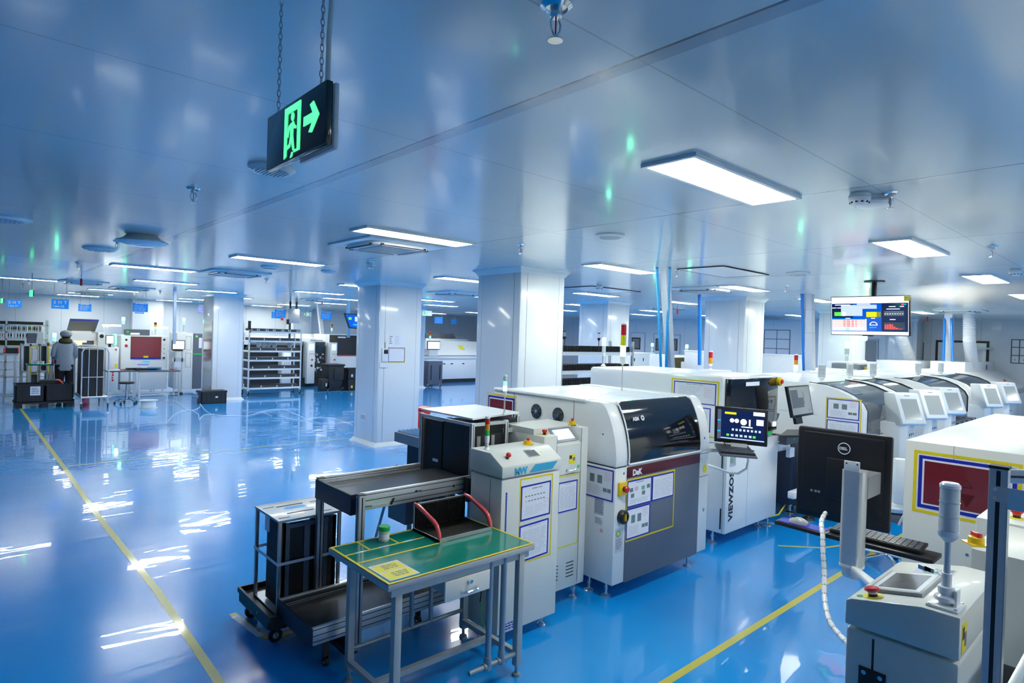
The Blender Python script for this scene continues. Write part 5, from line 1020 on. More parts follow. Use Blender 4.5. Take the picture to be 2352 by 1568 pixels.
# reel shelving
ys = 21.5; xL, xR = -.2, at_y(109, 800, ys)[0]
t = thing('reel_shelving', 'white steel shelving with component reels at the left edge', 'shelving', (.9, ys+.3, 0))
for x in (xL, 0.9, xR):
    for y in (ys, ys+.5): MB().box(x-.02, x+.02, y, y+.03, 0, at_y(109, 735, ys)[1]).build('post', 'aluminium', t)
zs = [at_y(55, py, ys)[1] for py in (745, 762, 778, 796, 829, 847, 864)]
for z in zs: MB().box(xL, xR, ys, ys+.5, z-.035, z).build('shelf', 'bright_white', t)
reel = MB().lathe((0, 0, .09), [(.09, -.012), (.09, -.009), (.03, -.009), (.03, .009), (.09, .009), (.09, .012)], 16, (1, 0, 0))
P_R = None; rc = random.Random(3)
for zi, n0 in ((1, 22), (2, 16)):
    for k in range(n0):
        x = xL+.9+k*(xR-xL-1.0)/n0+rc.uniform(-.01, .01); c = rc.choice(['paper', 'black_plastic', 'black_plastic', 'label_yellow', 'slate'])
        mb = MB().m(c).lathe((x, ys+.12, zs[zi]+.092), [(.09, -.012), (.09, -.009), (.035, -.009), (.035, .009), (.09, .009), (.09, .012)], 16, (1, 0, 0))
        mb.build('component_reel', None, None, 'component tape reel standing upright on the left white shelving', 'reel', 'reels on the left shelving')
MB().box(xL+.8, xR-.1, ys+.1, ys+.4, zs[0]+.001, zs[0]+.08).build('feeder_row', 'black_plastic', None, 'row of dark feeder parts on the top of the left shelving', 'feeders')
MB().box(xL+.3, xR-.5, ys+.1, ys+.4, zs[3]+.03, zs[3]+.16).build('olive_tray', 'hood_olive', None, 'olive coloured long tray on the middle shelf at the left', 'tray')
# loaders
def loader(px0, px1, lab, y=19.9):
    a, b_ = at_y(px0, 820, y)[0], at_y(px1, 820, y)[0]; zt = at_y((px0+px1)/2, 790, y)[1]
    t = thing('magazine_loader', lab, 'loader', ((a+b_)/2, y, 0)); mb = MB().m('aluminium')
    for x in (a, (a+b_)/2, b_):
        for yy in (y, y+.5): mb.box(x-.02, x+.02, yy, yy+.04, 0, zt)
    mb.box(a, b_, y, y+.04, zt-.05, zt).box(a, b_, y, y+.04, .6, .65); mb.build('profile_frame', None, t)
    MB().box(a+.05, (a+b_)/2-.03, y+.05, y+.4, .65, zt-.06).build('magazine', 'black_plastic', t); MB().box((a+b_)/2+.02, b_-.03, y+.06, y+.4, .1, .6).build('lower_magazine', 'dark_grey', t)
    sheet(t, ((a+b_)/2+.03, y-.002, zt-.42), ((b_-a)*.36, 0, 0), (0, 0, .3), (0, -1, 0)); sheet(t, ((a+b_)/2+.03, y-.002, zt-.72), ((b_-a)*.36, 0, 0), (0, 0, .26), (0, -1, 0), seed=4); tape_frame(t, ((a+b_)/2+.0, y-.002, zt-.78), ((b_-a)*.46, 0, 0), (0, 0, .74), (0, -1, 0), .025)
    return t, a, b_, zt
L1, a, b_, zt = loader(51, 89, 'aluminium magazine loader with framed sheets at the far left'); MB().m('slate').box(a+.1, b_-.05, 19.95, 20.2, zt+.02, zt+.28).m('aluminium').box(a+.3, a+.42, 19.93, 19.95, zt, zt+.32).build('top_drive', None, L1)
tower(L1, b_+.0, 20.0, zt, ['lens_lit', 'lens_glow'], r=.03, pole=.12, lh=.07, pr=.01)
L2, a, b_, zt = loader(92, 128, 'second magazine loader half hidden by the person'); estop(L2, ((a+b_)/2, 19.93, zt), .03); tower(L2, b_-.02, 20.1, zt, ['lens_lit', 'lens_glow'], r=.04, pole=.03, lh=.11, pr=.01)
# side trolley and table left of the person
def frame_table(px0, px1, pyt, y, lab, top='alu_dark', d=.55, legs=True):
    a, b_ = at_y(px0, pyt, y)[0], at_y(px1, pyt, y)[0]; zt = at_y((px0+px1)/2, pyt, y)[1]
    t = thing('workbench', lab, 'workbench', ((a+b_)/2, y+d/2, 0)); MB().box(a, b_, y, y+d, zt-.035, zt, .004).build('tabletop', top, t)
    for x in (a+.03, b_-.03):
        for yy in (y+.03, y+d-.03): MB().m('aluminium').box(x-.018, x+.018, yy-.018, yy+.018, .04, zt-.035).m('pipe_grey').lathe((x, yy, 0), [(.03, 0), (.01, .02), (.01, .05)], 10).build('leg', None, t)
    MB().box(a+.03, b_-.03, y+.02, y+.045, .12, .15).box(a+.03, b_-.03, y+d-.045, y+d-.02, .12, .15).build('stretcher', 'aluminium', t)
    return t, a, b_, zt
T0, a, b_, zt = frame_table(-20, 42, 812, 18.6, 'steel trolley bench at the left edge carrying a red-ended magazine', 'pipe_grey')
t = thing('component_magazine', 'black magazine with two red wrapped ends on the left edge bench', 'magazine', (a+.5, 18.8, zt))
r = rect_y(10, 803, 42, 812, 18.6); MB().box(r[0], r[1], 18.65, 18.95, zt+.001, zt+.13).build('body', 'black_plastic', t)
for x in (r[0], r[1]): MB().tube([(x, 18.64, zt+.13), (x, 18.6, zt+.1), (x, 18.6, zt+.04), (x, 18.64, zt+.02)], .02, 8).build('handle', 'bubble_red', t)
T1, a, b_, zt = frame_table(63, 124, 836, 18.9, 'small bench with two pale tape rolls in front of the loaders', 'esd_green')
for px, lab in ((86, 'pinkish tape roll on the small bench'), (95, 'white tape roll on the small bench')):
    x = at_y(px, 835, 18.98)[0]; MB().m('panel_white').lathe((x, 18.98, zt), [(.06, 0), (.06, .07)], 18).m('pink_ink').lathe((x, 18.98, zt+.07), [(.035, 0), (.035, .001)], 14).build('tape_roll', None, None, lab, 'tape roll')
x = at_y(122, 828, 18.9)[0]; MB().m('bubble_red').tube([(x, 18.95, zt+.01), (x, 18.9, zt+.1), (x, 18.97, zt+.2)], .03, 8).m('black_plastic').box(x, x+.3, 18.95, 19.2, zt, zt+.2).build('component_magazine', None, None, 'magazine with red wrapped handle partly behind the person', 'magazine')
# black crates on pallet
cy = 17.15
r0 = at_z(28, 932, 0); xa, xb = .9, 1.93
t = thing('pallet', 'black plastic pallet under the two open crates at far left', 'pallet', ((xa+xb)/2, cy+.35, 0)); mb = MB().m('crate_black').box(xa-.02, xb+.02, cy, cy+.7, .09, .13)
for x in (xa, (xa+xb)/2-.06, xb-.12): mb.box(x, x+.12, cy+.02, cy+.68, 0, .09)
mb.build('deck', None, t)
def crate(x0, x1, y0, y1, z0, z1, lab, extra=None, grp=None):
    t = thing('storage_crate', lab, 'crate', ((x0+x1)/2, (y0+y1)/2, z0), grp); th = .014
    mb = MB().m('crate_black').box(x0, x1, y0, y1, z0, z0+.012).box(x0, x1, y0, y0+th, z0, z1).box(x0, x1, y1-th, y1, z0, z1).box(x0, x0+th, y0, y1, z0, z1).box(x1-th, x1, y0, y1, z0, z1)
    mb.frame((x0-.012, y0-.012, z1-.03), (x1-x0+.024, 0, 0), (0, y1-y0+.024, 0), (0, 0, 1), .014, .03)
    for k in range(6): xx = x0+.03+k*(x1-x0-.06)/5; mb.box(xx-.005, xx+.005, y0-.008, y0, z0+.02, z1-.03)
    mb.build('body', None, t)
    if extra: extra(t)
    return t
xm = (xa+xb)/2
c1 = crate(xa, xm-.01, cy+.02, cy+.66, .132, .52, 'open black crate with white paper label on the pallet, left one')
MB().m('paper').obox((xa+.25, cy+.008, .28), (.18, 0, 0), (0, 0, .2), (0, -.002, 0)).m('ink').scribble((xa+.27, cy+.005, .3), (.14, 0, 0), (0, 0, .15), 4, (0, -1, 0)).build('paper_label', None, c1)
c2 = crate(xm+.01, xb, cy+.02, cy+.66, .132, .52, 'open black crate beside the labelled one, holding a red handled box')
crate(xa+.42, xb-.25, cy+.2, cy+.62, .54, .63, 'shallow black tray lying across the two crates') if False else None
t = thing('component_magazine', 'black magazine with red wrapped handle lying in the crates on the pallet', 'magazine', (xm, cy+.3, .5)); MB().box(xm-.07, xm+.2, cy+.15, cy+.5, .3, .6).build('body', 'black_plastic', t)
MB().tube([(xm+.2, cy+.18, .6), (xm+.26, cy+.16, .6), (xm+.32, cy+.14, .54), (xm+.34, cy+.14, .44)], .022, 8).build('handle', 'bubble_red', t)
x, y = 4.6, 16.35
c3 = crate(4.45, 5.05, 16.4, 16.75, 0, .3, 'single closed black crate on the floor in front of the stainless-clad pillar')
MB().box(4.44, 5.06, 16.39, 16.76, .3, .315).build('lid', 'crate_black', c3); MB().m('paper').box(4.78, 4.84, 16.386, 16.389, .14, .18).obox((4.448, 16.7, .12), (0, -.05, 0), (0, 0, .09), (-.002, 0, 0)).build('label', None, c3)
# wire cart
t = thing('wire_cart', 'tubular steel cart on four casters holding tall black magazines', 'trolley', (2.27, 17.2, 0))
xs = (2.02, 2.53); yf_, yb_ = 16.65, 17.85; zt = at_y(218, 797, yf_)[1]
for nm, y in (('front_frame', yf_), ('rear_frame', yb_)):
    mb = MB().tube([(xs[0], y, .12), (xs[0], y, zt-.12), (xs[0]+.04, y, zt-.03), (xs[0]+.12, y, zt), (xs[1]-.12, y, zt), (xs[1]-.04, y, zt-.03), (xs[1], y, zt-.12), (xs[1], y, .12)], .016, 8)
    for x in (xs[0]+.13, xs[0]+.29): mb.cyl((x, y, .26), (x, y, zt), .01, n=8)
    mb.cyl((xs[0], y, .7), (xs[1]-.1, y, .7), .008, n=8).cyl((xs[0], y, .25), (xs[1], y, .25), .014, n=8); mb.build(nm, 'aluminium', t)
MB().box(xs[0], xs[1], yf_, yb_, .22, .25).build('shelf', 'alu_dark', t)
for x in xs:
    for y in (yf_, yb_): caster(t, x, y, .05, .14)
t = thing('magazine_stack', 'tall black slotted magazines standing on the wire cart', 'magazine', (2.27, 17.2, .25)); mb = MB().m('black_plastic').box(xs[0]+.05, xs[1]-.1, yf_+.03, yb_-.1, .252, zt-.06)
for k in range(40): mb.m('dark_grey').box(xs[0]+.045, xs[0]+.05, yf_+.03, yf_+.4, .28+k*.024, .287+k*.024)
mb.build('panels', None, t)
# person
px0_, ry = at_y(149, 840, 18.5)[0], 18.5
ZH = at_y(149, 758, ry)[1]
t = thing('person', 'person seen from behind in a loose grey smock, grey cap and olive hood', 'person', (px0_, ry, 0))
def loft(mb, secs, n=16, cap=True):
    rings = []
    for cx, cy_, cz, rx, ry_ in secs: rings.append([mb.bm.verts.new((cx+rx*math.cos(2*math.pi*i/n), cy_+ry_*math.sin(2*math.pi*i/n), cz)) for i in range(n)])
    for a, b_ in zip(rings, rings[1:]):
        for i in range(n): mb.face([a[i], a[(i+1) % n], b_[(i+1) % n], b_[i]])
    if cap: mb.face(rings[0][::-1]); mb.face(rings[-1])
    return mb
X0 = px0_; s = ZH/1.68
def z(v): return v*s
# skin modifier body, one continuous surface
me = bpy.data.meshes.new('body'); V = [(0, 0, .9), (0, 0, 1.1), (0, .01, 1.3), (0, 0, 1.42), (0, .02, 1.50), (0, .03, 1.60), (-.1, 0, .88), (-.1, .02, .48), (-.1, -.01, .08), (-.1, .12, .04), (.1, 0, .88), (.1, .02, .48), (.1, -.01, .08), (.1, .12, .04),
     (-.15, 0, 1.36), (-.215, .02, 1.10), (-.17, .2, 1.01), (-.13, .29, .99), (.15, 0, 1.36), (.215, .02, 1.10), (.17, .2, 1.01), (.13, .29, .99)]
Ed = [(0, 1), (1, 2), (2, 3), (3, 4), (4, 5), (0, 6), (6, 7), (7, 8), (8, 9), (0, 10), (10, 11), (11, 12), (12, 13), (2, 14), (14, 15), (15, 16), (16, 17), (2, 18), (18, 19), (19, 20), (20, 21)]
Rr = [.10, .09, .09, .05, .055, .07, .06, .045, .035, .03, .06, .045, .035, .03, .035, .028, .026, .036, .035, .028, .026, .036]
for side in (-1, 1):
    w0 = 17 if side < 0 else 21; bx_, by_, bz_ = V[w0]
    for k in range(4): V.append((bx_-side*.03+side*k*.018, by_+.05+.01*(k in (1, 2)), bz_)); Ed.append((w0, len(V)-1)); Rr.append(.011); V.append((bx_-side*.03+side*k*.018, by_+.09+.012*(k in (1, 2)), bz_-.02)); Ed.append((len(V)-2, len(V)-1)); Rr.append(.009)
    V.append((bx_-side*.055, by_+.03, bz_)); Ed.append((w0, len(V)-1)); Rr.append(.012)
me.from_pydata([(X0+a-X0, b_, c*s) for a, b_, c in V], Ed, []); me.materials.append(MATS['skin'])
bo = bpy.data.objects.new('body', me); COL.objects.link(bo); bo.parent = t; bo.location = (0, 0, 0)
bo.modifiers.new('skin', 'SKIN'); me_skin = me.skin_vertices[0].data if me.skin_vertices else None
if me_skin is None:
    bpy.context.view_layer.objects.active = bo; me.attributes
for i, sv in enumerate(me.skin_vertices[0].data if me.skin_vertices else []): sv.radius = (Rr[i], Rr[i]); sv.use_root = (i == 0)
bo.modifiers.new('sub', 'SUBSURF').levels = 1; bo.modifiers['sub'].render_levels = 2
mb = MB(); loft(mb, [(X0, ry, z(.72), .175, .13), (X0, ry, z(.78), .19, .145), (X0, ry, z(.95), .175, .13), (X0, ry, z(1.1), .165, .12), (X0, ry, z(1.25), .185, .125), (X0, ry+.01, z(1.36), .17, .11), (X0, ry+.01, z(1.42), .11, .085), (X0, ry+.01, z(1.45), .07, .07)], 24)
for sd in (-1, 1): mb.tube([(X0+sd*.125, ry, z(1.375)), (X0+sd*.185, ry, z(1.31)), (X0+sd*.215, ry+.01, z(1.2)), (X0+sd*.23, ry+.04, z(1.08)), (X0+sd*.20, ry+.16, z(1.02)), (X0+sd*.15, ry+.25, z(1.0))], [.06, .066, .062, .058, .052, .045], 12)
mb.build('smock', 'smock', t)
mb = MB()
for sd in (-1, 1): mb.tube([(X0+sd*.09, ry, z(.86)), (X0+sd*.1, ry, z(.6)), (X0+sd*.1, ry+.01, z(.4)), (X0+sd*.1, ry, z(.07))], [.115, .10, .08, .06], 12)
mb.build('trousers', 'trousers', t)
mb = MB()
for sd in (-1, 1): mb.obox((X0+sd*.1-.045, ry-.07, 0), (.09, 0, 0), (0, .25, 0), (0, 0, .07), .02)
pieces(mb, 'shoe', 'black_plastic', t)
mb = MB(); loft(mb, [(X0, ry-.01, z(1.35), .12, .09), (X0, ry-.03, z(1.40), .145, .12), (X0, ry-.02, z(1.45), .135, .11), (X0, ry, z(1.49), .09, .08)], 20); mb.build('hood', 'hood_olive', t)
mb = MB(); loft(mb, [(X0+.01, ry+.02, z(1.46), .05, .06), (X0+.01, ry+.02, z(1.50), .085, .09), (X0+.01, ry+.02, z(1.56), .09, .1), (X0+.01, ry+.02, z(1.6), .085, .095)], 18); mb.build('hair', 'hair', t)
mb = MB(); loft(mb, [(X0+.01, ry+.01, z(1.53), .10, .105), (X0+.01, ry, z(1.57), .125, .125), (X0+.01, ry, z(1.62), .12, .12), (X0+.01, ry, z(1.66), .085, .09), (X0+.01, ry, z(1.68), .03, .03)], 20)
mb.obox((X0-.06, ry+.1, z(1.54)), (.14, 0, 0), (0, .08, -.01), (0, 0, .008)); mb.build('cap', 'cap_grey', t)
mb = MB()
for sd in (-1, 1): mb.lathe((X0+.01+sd*.09, ry+.03, z(1.53)), [(.008, 0), (.022, .004), (.018, .012), (.001, .014)], 10, (sd, 0, 0))
pieces(mb, 'ear', 'skin', t)
# open hood printer
t = thing('solder_paste_printer', 'printer with its hood raised showing a bright cream interior', 'printing machine', (2.7, 20.1, 0)); y = YA
R = lambda a, b_, c, d, yy=YA: rect_y(a, b_, c, d, yy)
r = R(161, 800, 225, 893); body = R(161, 765, 225, 893); mb = MB(); wbox(mb, (body[0], body[1], .1, r[3]), y, y+1.1); mb.build('lower_body', 'white_paint', t)
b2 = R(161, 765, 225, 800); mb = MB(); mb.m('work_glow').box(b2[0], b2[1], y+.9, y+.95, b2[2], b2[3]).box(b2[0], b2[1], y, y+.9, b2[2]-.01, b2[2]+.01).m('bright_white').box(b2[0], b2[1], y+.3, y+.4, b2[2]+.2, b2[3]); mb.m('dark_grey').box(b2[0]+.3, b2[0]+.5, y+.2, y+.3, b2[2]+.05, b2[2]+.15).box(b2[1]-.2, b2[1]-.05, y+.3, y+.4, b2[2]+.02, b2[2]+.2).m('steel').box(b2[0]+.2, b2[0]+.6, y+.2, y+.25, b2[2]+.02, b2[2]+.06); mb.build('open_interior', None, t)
rc_ = R(225, 763, 241, 800); mb = MB().m('white_paint').box(rc_[0], rc_[1], y-.02, y+1.1, .1, rc_[3]).m('black_plastic').lathe(((rc_[0]+rc_[1])/2, y-.02, rc_[3]-.1), [(.05, 0), (.05, .01)], 14, n_y); mb.build('control_pillar', None, t)
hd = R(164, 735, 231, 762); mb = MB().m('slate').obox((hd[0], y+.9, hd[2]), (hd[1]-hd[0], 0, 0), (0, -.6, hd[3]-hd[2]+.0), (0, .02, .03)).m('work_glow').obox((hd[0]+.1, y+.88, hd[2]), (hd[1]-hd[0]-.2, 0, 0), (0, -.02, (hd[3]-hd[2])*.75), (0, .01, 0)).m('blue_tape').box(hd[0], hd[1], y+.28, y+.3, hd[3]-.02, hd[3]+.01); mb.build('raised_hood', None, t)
for x in (body[0]+.1, rc_[1]-.1): foot(t, x, y+.1, .1)
# small unit with monitor
t = thing('board_handling_unit', 'white unit with small monitor and a red vertical marking', 'board handler', (3.1, 19.4, 0)); r = R(243, 797, 272, 893, 19.3)
MB().m('white_paint').box(r[0], r[1], 19.3, 19.8, .1, r[3], .005).m('red_plastic').scribble((r[0]+.14, 19.299, .35), (.05, 0, 0), (0, 0, .35), 5, n_y, .002, .7, 1).m('red_plastic').lathe((r[0]+.22, 19.3, r[3]-.06), [(.02, 0), (.02, .02)], 12, n_y).m('label_yellow').box(r[0]+.2, r[0]+.26, 19.297, 19.3, .75, .85).m('paper').box(r[0]+.02, r[0]+.13, 19.297, 19.3, .75, 1.0).build('cabinet', None, t)
for x in (r[0]+.06, r[1]-.06): foot(t, x, 19.36, .1)
m_ = rect_y(243, 770, 263, 790, 19.3); MB().m('black_plastic').box(m_[0], m_[1], 19.32, 19.36, m_[2], m_[3]).m('screen_white').box(m_[0]+.015, m_[1]-.015, 19.315, 19.32, m_[2]+.015, m_[3]-.015).m('black_plastic').box((m_[0]+m_[1])/2-.03, (m_[0]+m_[1])/2+.03, 19.34, 19.38, r[3], m_[2]).build('monitor', None, t)
tower(t, m_[1]+.03, 19.45, r[3], ['lens_glow', 'lens_glow'], r=.05, pole=.02, lh=.14, pr=.02)
# AOI with red window
t = thing('inspection_machine', 'big white machine with square red tinted window and blue sill', 'inspection machine', (3.9, 20, 0)); y = YA
r = R(277, 771, 385, 893); MB().m('white_paint').box(r[0], r[1], y, y+1.3, .1, r[3], .01).build('body', None, t)
w_ = R(300, 773, 370, 822); MB().m('red_window').box(w_[0], w_[1], y-.01, y, w_[2], w_[3]).m('blue_tape').box(w_[0], w_[1], y-.014, y-.004, w_[2]-.03, w_[2]).m('gap_dark').frame((w_[0], y-.012, w_[2]), (w_[1]-w_[0], 0, 0), (0, 0, w_[3]-w_[2]), (0, -1, 0), .012, .004).m('label_yellow').box((w_[0]+w_[1])/2-.06, (w_[0]+w_[1])/2+.06, y-.016, y-.011, w_[2]+.01, w_[2]+.06).build('red_window', None, t)
mb = MB(); lx = (w_[0]+w_[1])/2
mb.m('scr_cyan').box(lx-.08, lx+.1, y-.004, y, w_[2]-.12, w_[2]-.08); mb.m('sign_purple').box(lx-.2, lx+.08, y-.004, y, w_[2]-.2, w_[2]-.165)
for k, c in enumerate(('black_plastic', 'label_yellow', 'black_plastic', 'black_plastic', 'gap_dark')): mb.m(c).lathe((r[1]-.1, y, r[3]-.1-k*.13), [(.03 if k in (0, 4) else .012, 0), (.03 if k in (0, 4) else .012, .012)], 12, n_y)
mb.m('red_plastic').lathe((r[0]+.12, y, r[3]-.28), [(.04, 0), (.035, .03)], 14, n_y); mb.m('black_plastic').lathe((r[0]+.12, y, r[3]-.12), [(.03, 0), (.03, .004)], 14, n_y); mb.build('buttons_and_badge', None, t)
p = R(294, 757, 353, 770); MB().m('slate').box(p[0], p[1], y+.5, y+.8, r[3], p[3]).m('screen_white').box(p[0]+.15, p[1]-.25, y+.497, y+.5, r[3]+.02, p[3]-.1).m('green_bright').lathe((p[0]+.08, y+.5, p[3]-.07), [(.035, 0), (.035, .003)], 14, n_y).build('rear_unit', None, t)
tower(t, *[at_y(283, 750, y+.4)[0], y+.4], r[3], ['lens_lit', 'lens_glow'], r=.04, pole=.28, lh=.09, pr=.012); tower(t, *[at_y(357, 750, y+.4)[0], y+.4], r[3], ['lens_red', 'lens_yellow', 'lens_glow'], r=.035, pole=.15, lh=.065, pr=.008)
for x in (r[0]+.1, r[1]-.1): foot(t, x, y+.1, .1)
# workstation monitor
t = thing('operator_station', 'white screen on a narrow stand with keyboard shelf beside the red window machine', 'workstation', (5.0, 19.3, 0)); y = 18.95
r = rect_y(395, 781, 425, 803, y); MB().m('black_plastic').box(r[0], r[1], y, y+.04, r[2], r[3]).m('screen_white').box(r[0]+.02, r[1]-.02, y-.004, y, r[2]+.02, r[3]-.02).build('monitor', None, t)
r2_ = rect_y(390, 806, 428, 892, y); MB().m('aluminium').box(r2_[0]+.05, r2_[1]-.05, y, y+.35, r2_[3]-.3, r2_[3]-.2).box(r2_[0], r2_[1], y-.05, y+.3, r2_[3]-.02, r2_[3]).box(r2_[0]+.1, r2_[0]+.13, y, y+.03, .05, r2_[3]).box(r2_[1]-.13, r2_[1]-.1, y, y+.03, .05, r2_[3]).m('paper').box(r2_[0]+.12, r2_[1]-.15, y-.01, y, r2_[3]-.45, r2_[3]-.3).m('black_plastic').box(r2_[0]+.1, r2_[1]-.1, y-.02, y+.2, r2_[3], r2_[3]+.03).box((r[0]+r[1])/2-.03, (r[0]+r[1])/2+.03, y+.04, y+.07, r2_[3], r[2]+.1).box(r2_[0]+.08, r2_[1]-.08, y-.02, y+.3, 0, .05).build('stand', None, t)
# green lit unit and dark mesh door
t = thing('conformal_unit', 'white tall unit with dark green-lit mesh doors left of the stainless pillar', 'machine', (5.5, 19.9, 0)); y = 19.4
r = rect_y(405, 764, 443, 893, y); MB().m('white_paint').box(r[0], r[1], y, y+.9, .1, r[3], .01).m('gap_dark').frame((r[1]-.2, y-.001, r[3]-.5), (.14, 0, 0), (0, 0, .4), (0, -1, 0), .006, .002).frame((r[1]-.2, y-.001, r[3]-1.0), (.14, 0, 0), (0, 0, .42), (0, -1, 0), .006, .002).build('body', None, t)
d_ = rect_y(443, 766, 463, 893, y); MB().m('slate').box(r[1], d_[1], y-.02, y+.9, .1, d_[3]).m('green_bright').box(r[1]+.01, d_[1]-.02, y-.03, y-.02, d_[3]-.62, d_[3]-.58).m('scr_green').lathe((r[1]+.08, y-.021, d_[3]-.08), [(.03, 0), (.03, .003)], 12, n_y).m('paper').box(r[1]+.14, d_[1]-.01, y-.025, y-.02, d_[3]-.42, d_[3]-.12).build('mesh_doors', None, t)
tower(t, at_y(422, 750, y+.3)[0], y+.3, r[3], ['lens_lit', 'lens_glow'], r=.04, pole=.2, lh=.09, pr=.012)
for x in (r[0]+.1, d_[1]-.1): foot(t, x, y+.08, .1)
# benches in front of it
B1, a, b_, zt = frame_table(246, 311, 851, 17.95, 'grey bench with black top, papers and tools behind the wire cart', 'slate')
MB().m('black_plastic').box(a+.45, a+.8, 18.1, 18.3, zt, zt+.05).m('paper').obox((a+.02, 18.0, zt+.001), (.35, 0, 0), (0, .3, 0), (0, 0, .004)).m('red_plastic').box(a+.3, a+.42, 18.05, 18.15, zt, zt+.03).build('tool_box', None, None, 'black tool case and loose papers on the bench behind the cart', 'tool case')
B2, a, b_, zt = frame_table(318, 415, 851, 17.75, 'grey bench with black top and a blue gadget beside the stool', 'slate')
MB().m('black_plastic').box(a+.0, a+.45, 17.95, 18.15, zt, zt+.05).build('tool_box', None, None, 'long black instrument on the bench left of the blue gadget', 'instrument')
MB().m('sky_pipe').box(a+.25, a+.55, 17.9, 18.0, zt+.05, zt+.08).m('alu_dark').lathe((a+.5, 17.98, zt), [(.06, 0), (.07, .03), (.05, .06)], 14).m('paper').tube([(a+.55, 17.9, zt+.02), (a+.65, 17.85, zt+.02), (a+.7, 17.9, zt+.01)], .01, 6).m('red_plastic').box(a+.75, a+.85, 17.9, 17.96, zt, zt+.03).build('blue_gadget', None, None, 'blue and silver gadget with white lead on the bench', 'instrument')
# stool
t = thing('stool', 'round black stool with chrome five-star base beside the benches', 'stool', (2.98, 17.3, 0)); cx, cy = 3.0, 17.25
MB().lathe((cx, cy, .48), [(.14, 0), (.17, .015), (.17, .035), (.15, .05), (.001, .052)], 24).build('seat', 'black_plastic', t); MB().cyl((cx, cy, .09), (cx, cy, .48), .018).cyl((cx, cy, .09), (cx, cy, .3), .026).build('gas_lift', 'chrome', t)
mb = MB()
for k in range(5): a = k*1.257+.3; mb.tube([(cx, cy, .1), (cx+.1*math.cos(a), cy+.1*math.sin(a), .11), (cx+.24*math.cos(a), cy+.24*math.sin(a), .06)], .013, 8)
mb.build('star_base', 'chrome', t)
for k in range(5): a = k*1.257+.3; MB().lathe((cx+.24*math.cos(a), cy+.24*math.sin(a), 0), [(.02, 0), (.028, .02), (.02, .045)], 12).build('caster', 'black_plastic', t)
# red extinguisher / bin behind cart
MB().m('red_plastic').lathe((2.33, 18.45, 0), [(.08, 0), (.085, .02), (.085, .5), (.05, .58), (.02, .6)], 18).build('fire_extinguisher', None, None, 'slim red cylinder standing behind the wire cart', 'fire extinguisher')
# spool and hose coils
x, y = at_z(341, 936, 0); t = thing('hose_spool', 'white spool wound with clear tubing on the blue floor', 'spool', (x, y, 0))
MB().lathe((x, y, 0), [(.19, 0), (.19, .008), (.13, .01)], 28).lathe((x, y, .17), [(.13, 0), (.2, .002), (.2, .01)], 28).build('flanges', 'panel_white', t); mb = MB()
for k in range(9): mb.tube([(x+.15*math.cos(i*.39), y+.15*math.sin(i*.39), .02+k*.017) for i in range(16)], .009, 5, True)
mb.build('tubing', 'bright_white', t)
def hose(pts, lab, r_=.0055):
    P_ = [Vector((*at_z(px, py, .012), .012)) for px, py in pts]; f = []
    for i in range(len(P_)-1):
        p0 = P_[max(i-1, 0)]; p1 = P_[i]; p2 = P_[i+1]; p3 = P_[min(i+2, len(P_)-1)]
        for k in range(6): s_ = k/6; f.append(.5*((2*p1)+(p2-p0)*s_+(2*p0-5*p1+4*p2-p3)*s_*s_+(3*p1-3*p2+p3-p0)*s_**3))
    MB().tube(f+[P_[-1]], r_, 6).build('clear_hose', 'bright_white', None, lab, 'hose')
hose([(372, 925), (378, 920), (392, 918), (408, 925), (425, 938), (440, 942), (458, 935), (460, 927), (470, 940), (490, 952), (530, 954), (575, 953), (600, 946), (625, 955)], 'long looping clear hose lying across the blue floor')
hose([(385, 968), (400, 952), (420, 943), (440, 942), (455, 950), (458, 962), (470, 952), (492, 951)], 'second looping clear hose crossing under the first')
hose([(640, 955), (690, 965), (730, 958), (770, 962), (810, 975)], 'clear hose tail curving toward the middle pillar')
hose([(600, 945), (650, 940), (720, 968), (765, 972), (812, 968)], 'thin hose lying behind the hose tail near the middle pillar')
# stainless strip on pillar
r = rect_x(464, 738, 486, 890, 4.86); MB().m('stainless').box(4.845, 4.86, 17.05, 17.75, .08, r[3]).m('alu_dark').box(4.84, 4.846, 17.1, 17.7, .75, .76).build('stainless_cabinet', None, None, 'mirror-like stainless steel panel fixed to the pillar side', 'steel panel')
# ---- rolling rack
t = thing('rolling_rack', 'long rolling rack of white shelves on black casters between two pillars', 'rack', (6.85, 18.2, 0)); xa, xb, ya, yb = 6.1, 7.62, 17.95, 18.45; zt = at_y(690, 745, ya)[1]
for x in (xa, xb):
    for y in (ya, yb): MB().box(x-.018, x+.018, y-.018, y+.018, .12, zt).build('post', 'aluminium', t)
    for y in (ya, yb): caster(t, x, y, .06, .14, (1, .2, 0))
zz = [at_y(630, py, ya)[1] for py in (761, 782, 805, 826, 846, 866, 889)]
for k, z_ in enumerate(zz):
    MB().box(xa, xb, ya-.01, yb, z_-.05, z_, .004).build('shelf', 'bright_white', t)
    tr = MB().m('black_plastic').box(xa+.04, xb-.03, ya+.03, yb-.05, z_+.001, z_+.075)
    for q in range(28): tr.m('panel_white' if (q*7+k*5) % 9 < (4 if k == 0 else 1) else 'dark_grey').box(xa+.06+q*.051, xa+.06+q*.051+.03, ya+.026, ya+.03, z_+.01, z_+.06)
    tr.build('feeder_row', None, None, 'row of black feeders on the %s shelf of the long rolling rack' % ('top second third fourth fifth sixth bottom'.split()[k]), 'feeders', 'feeder rows on the rolling rack')
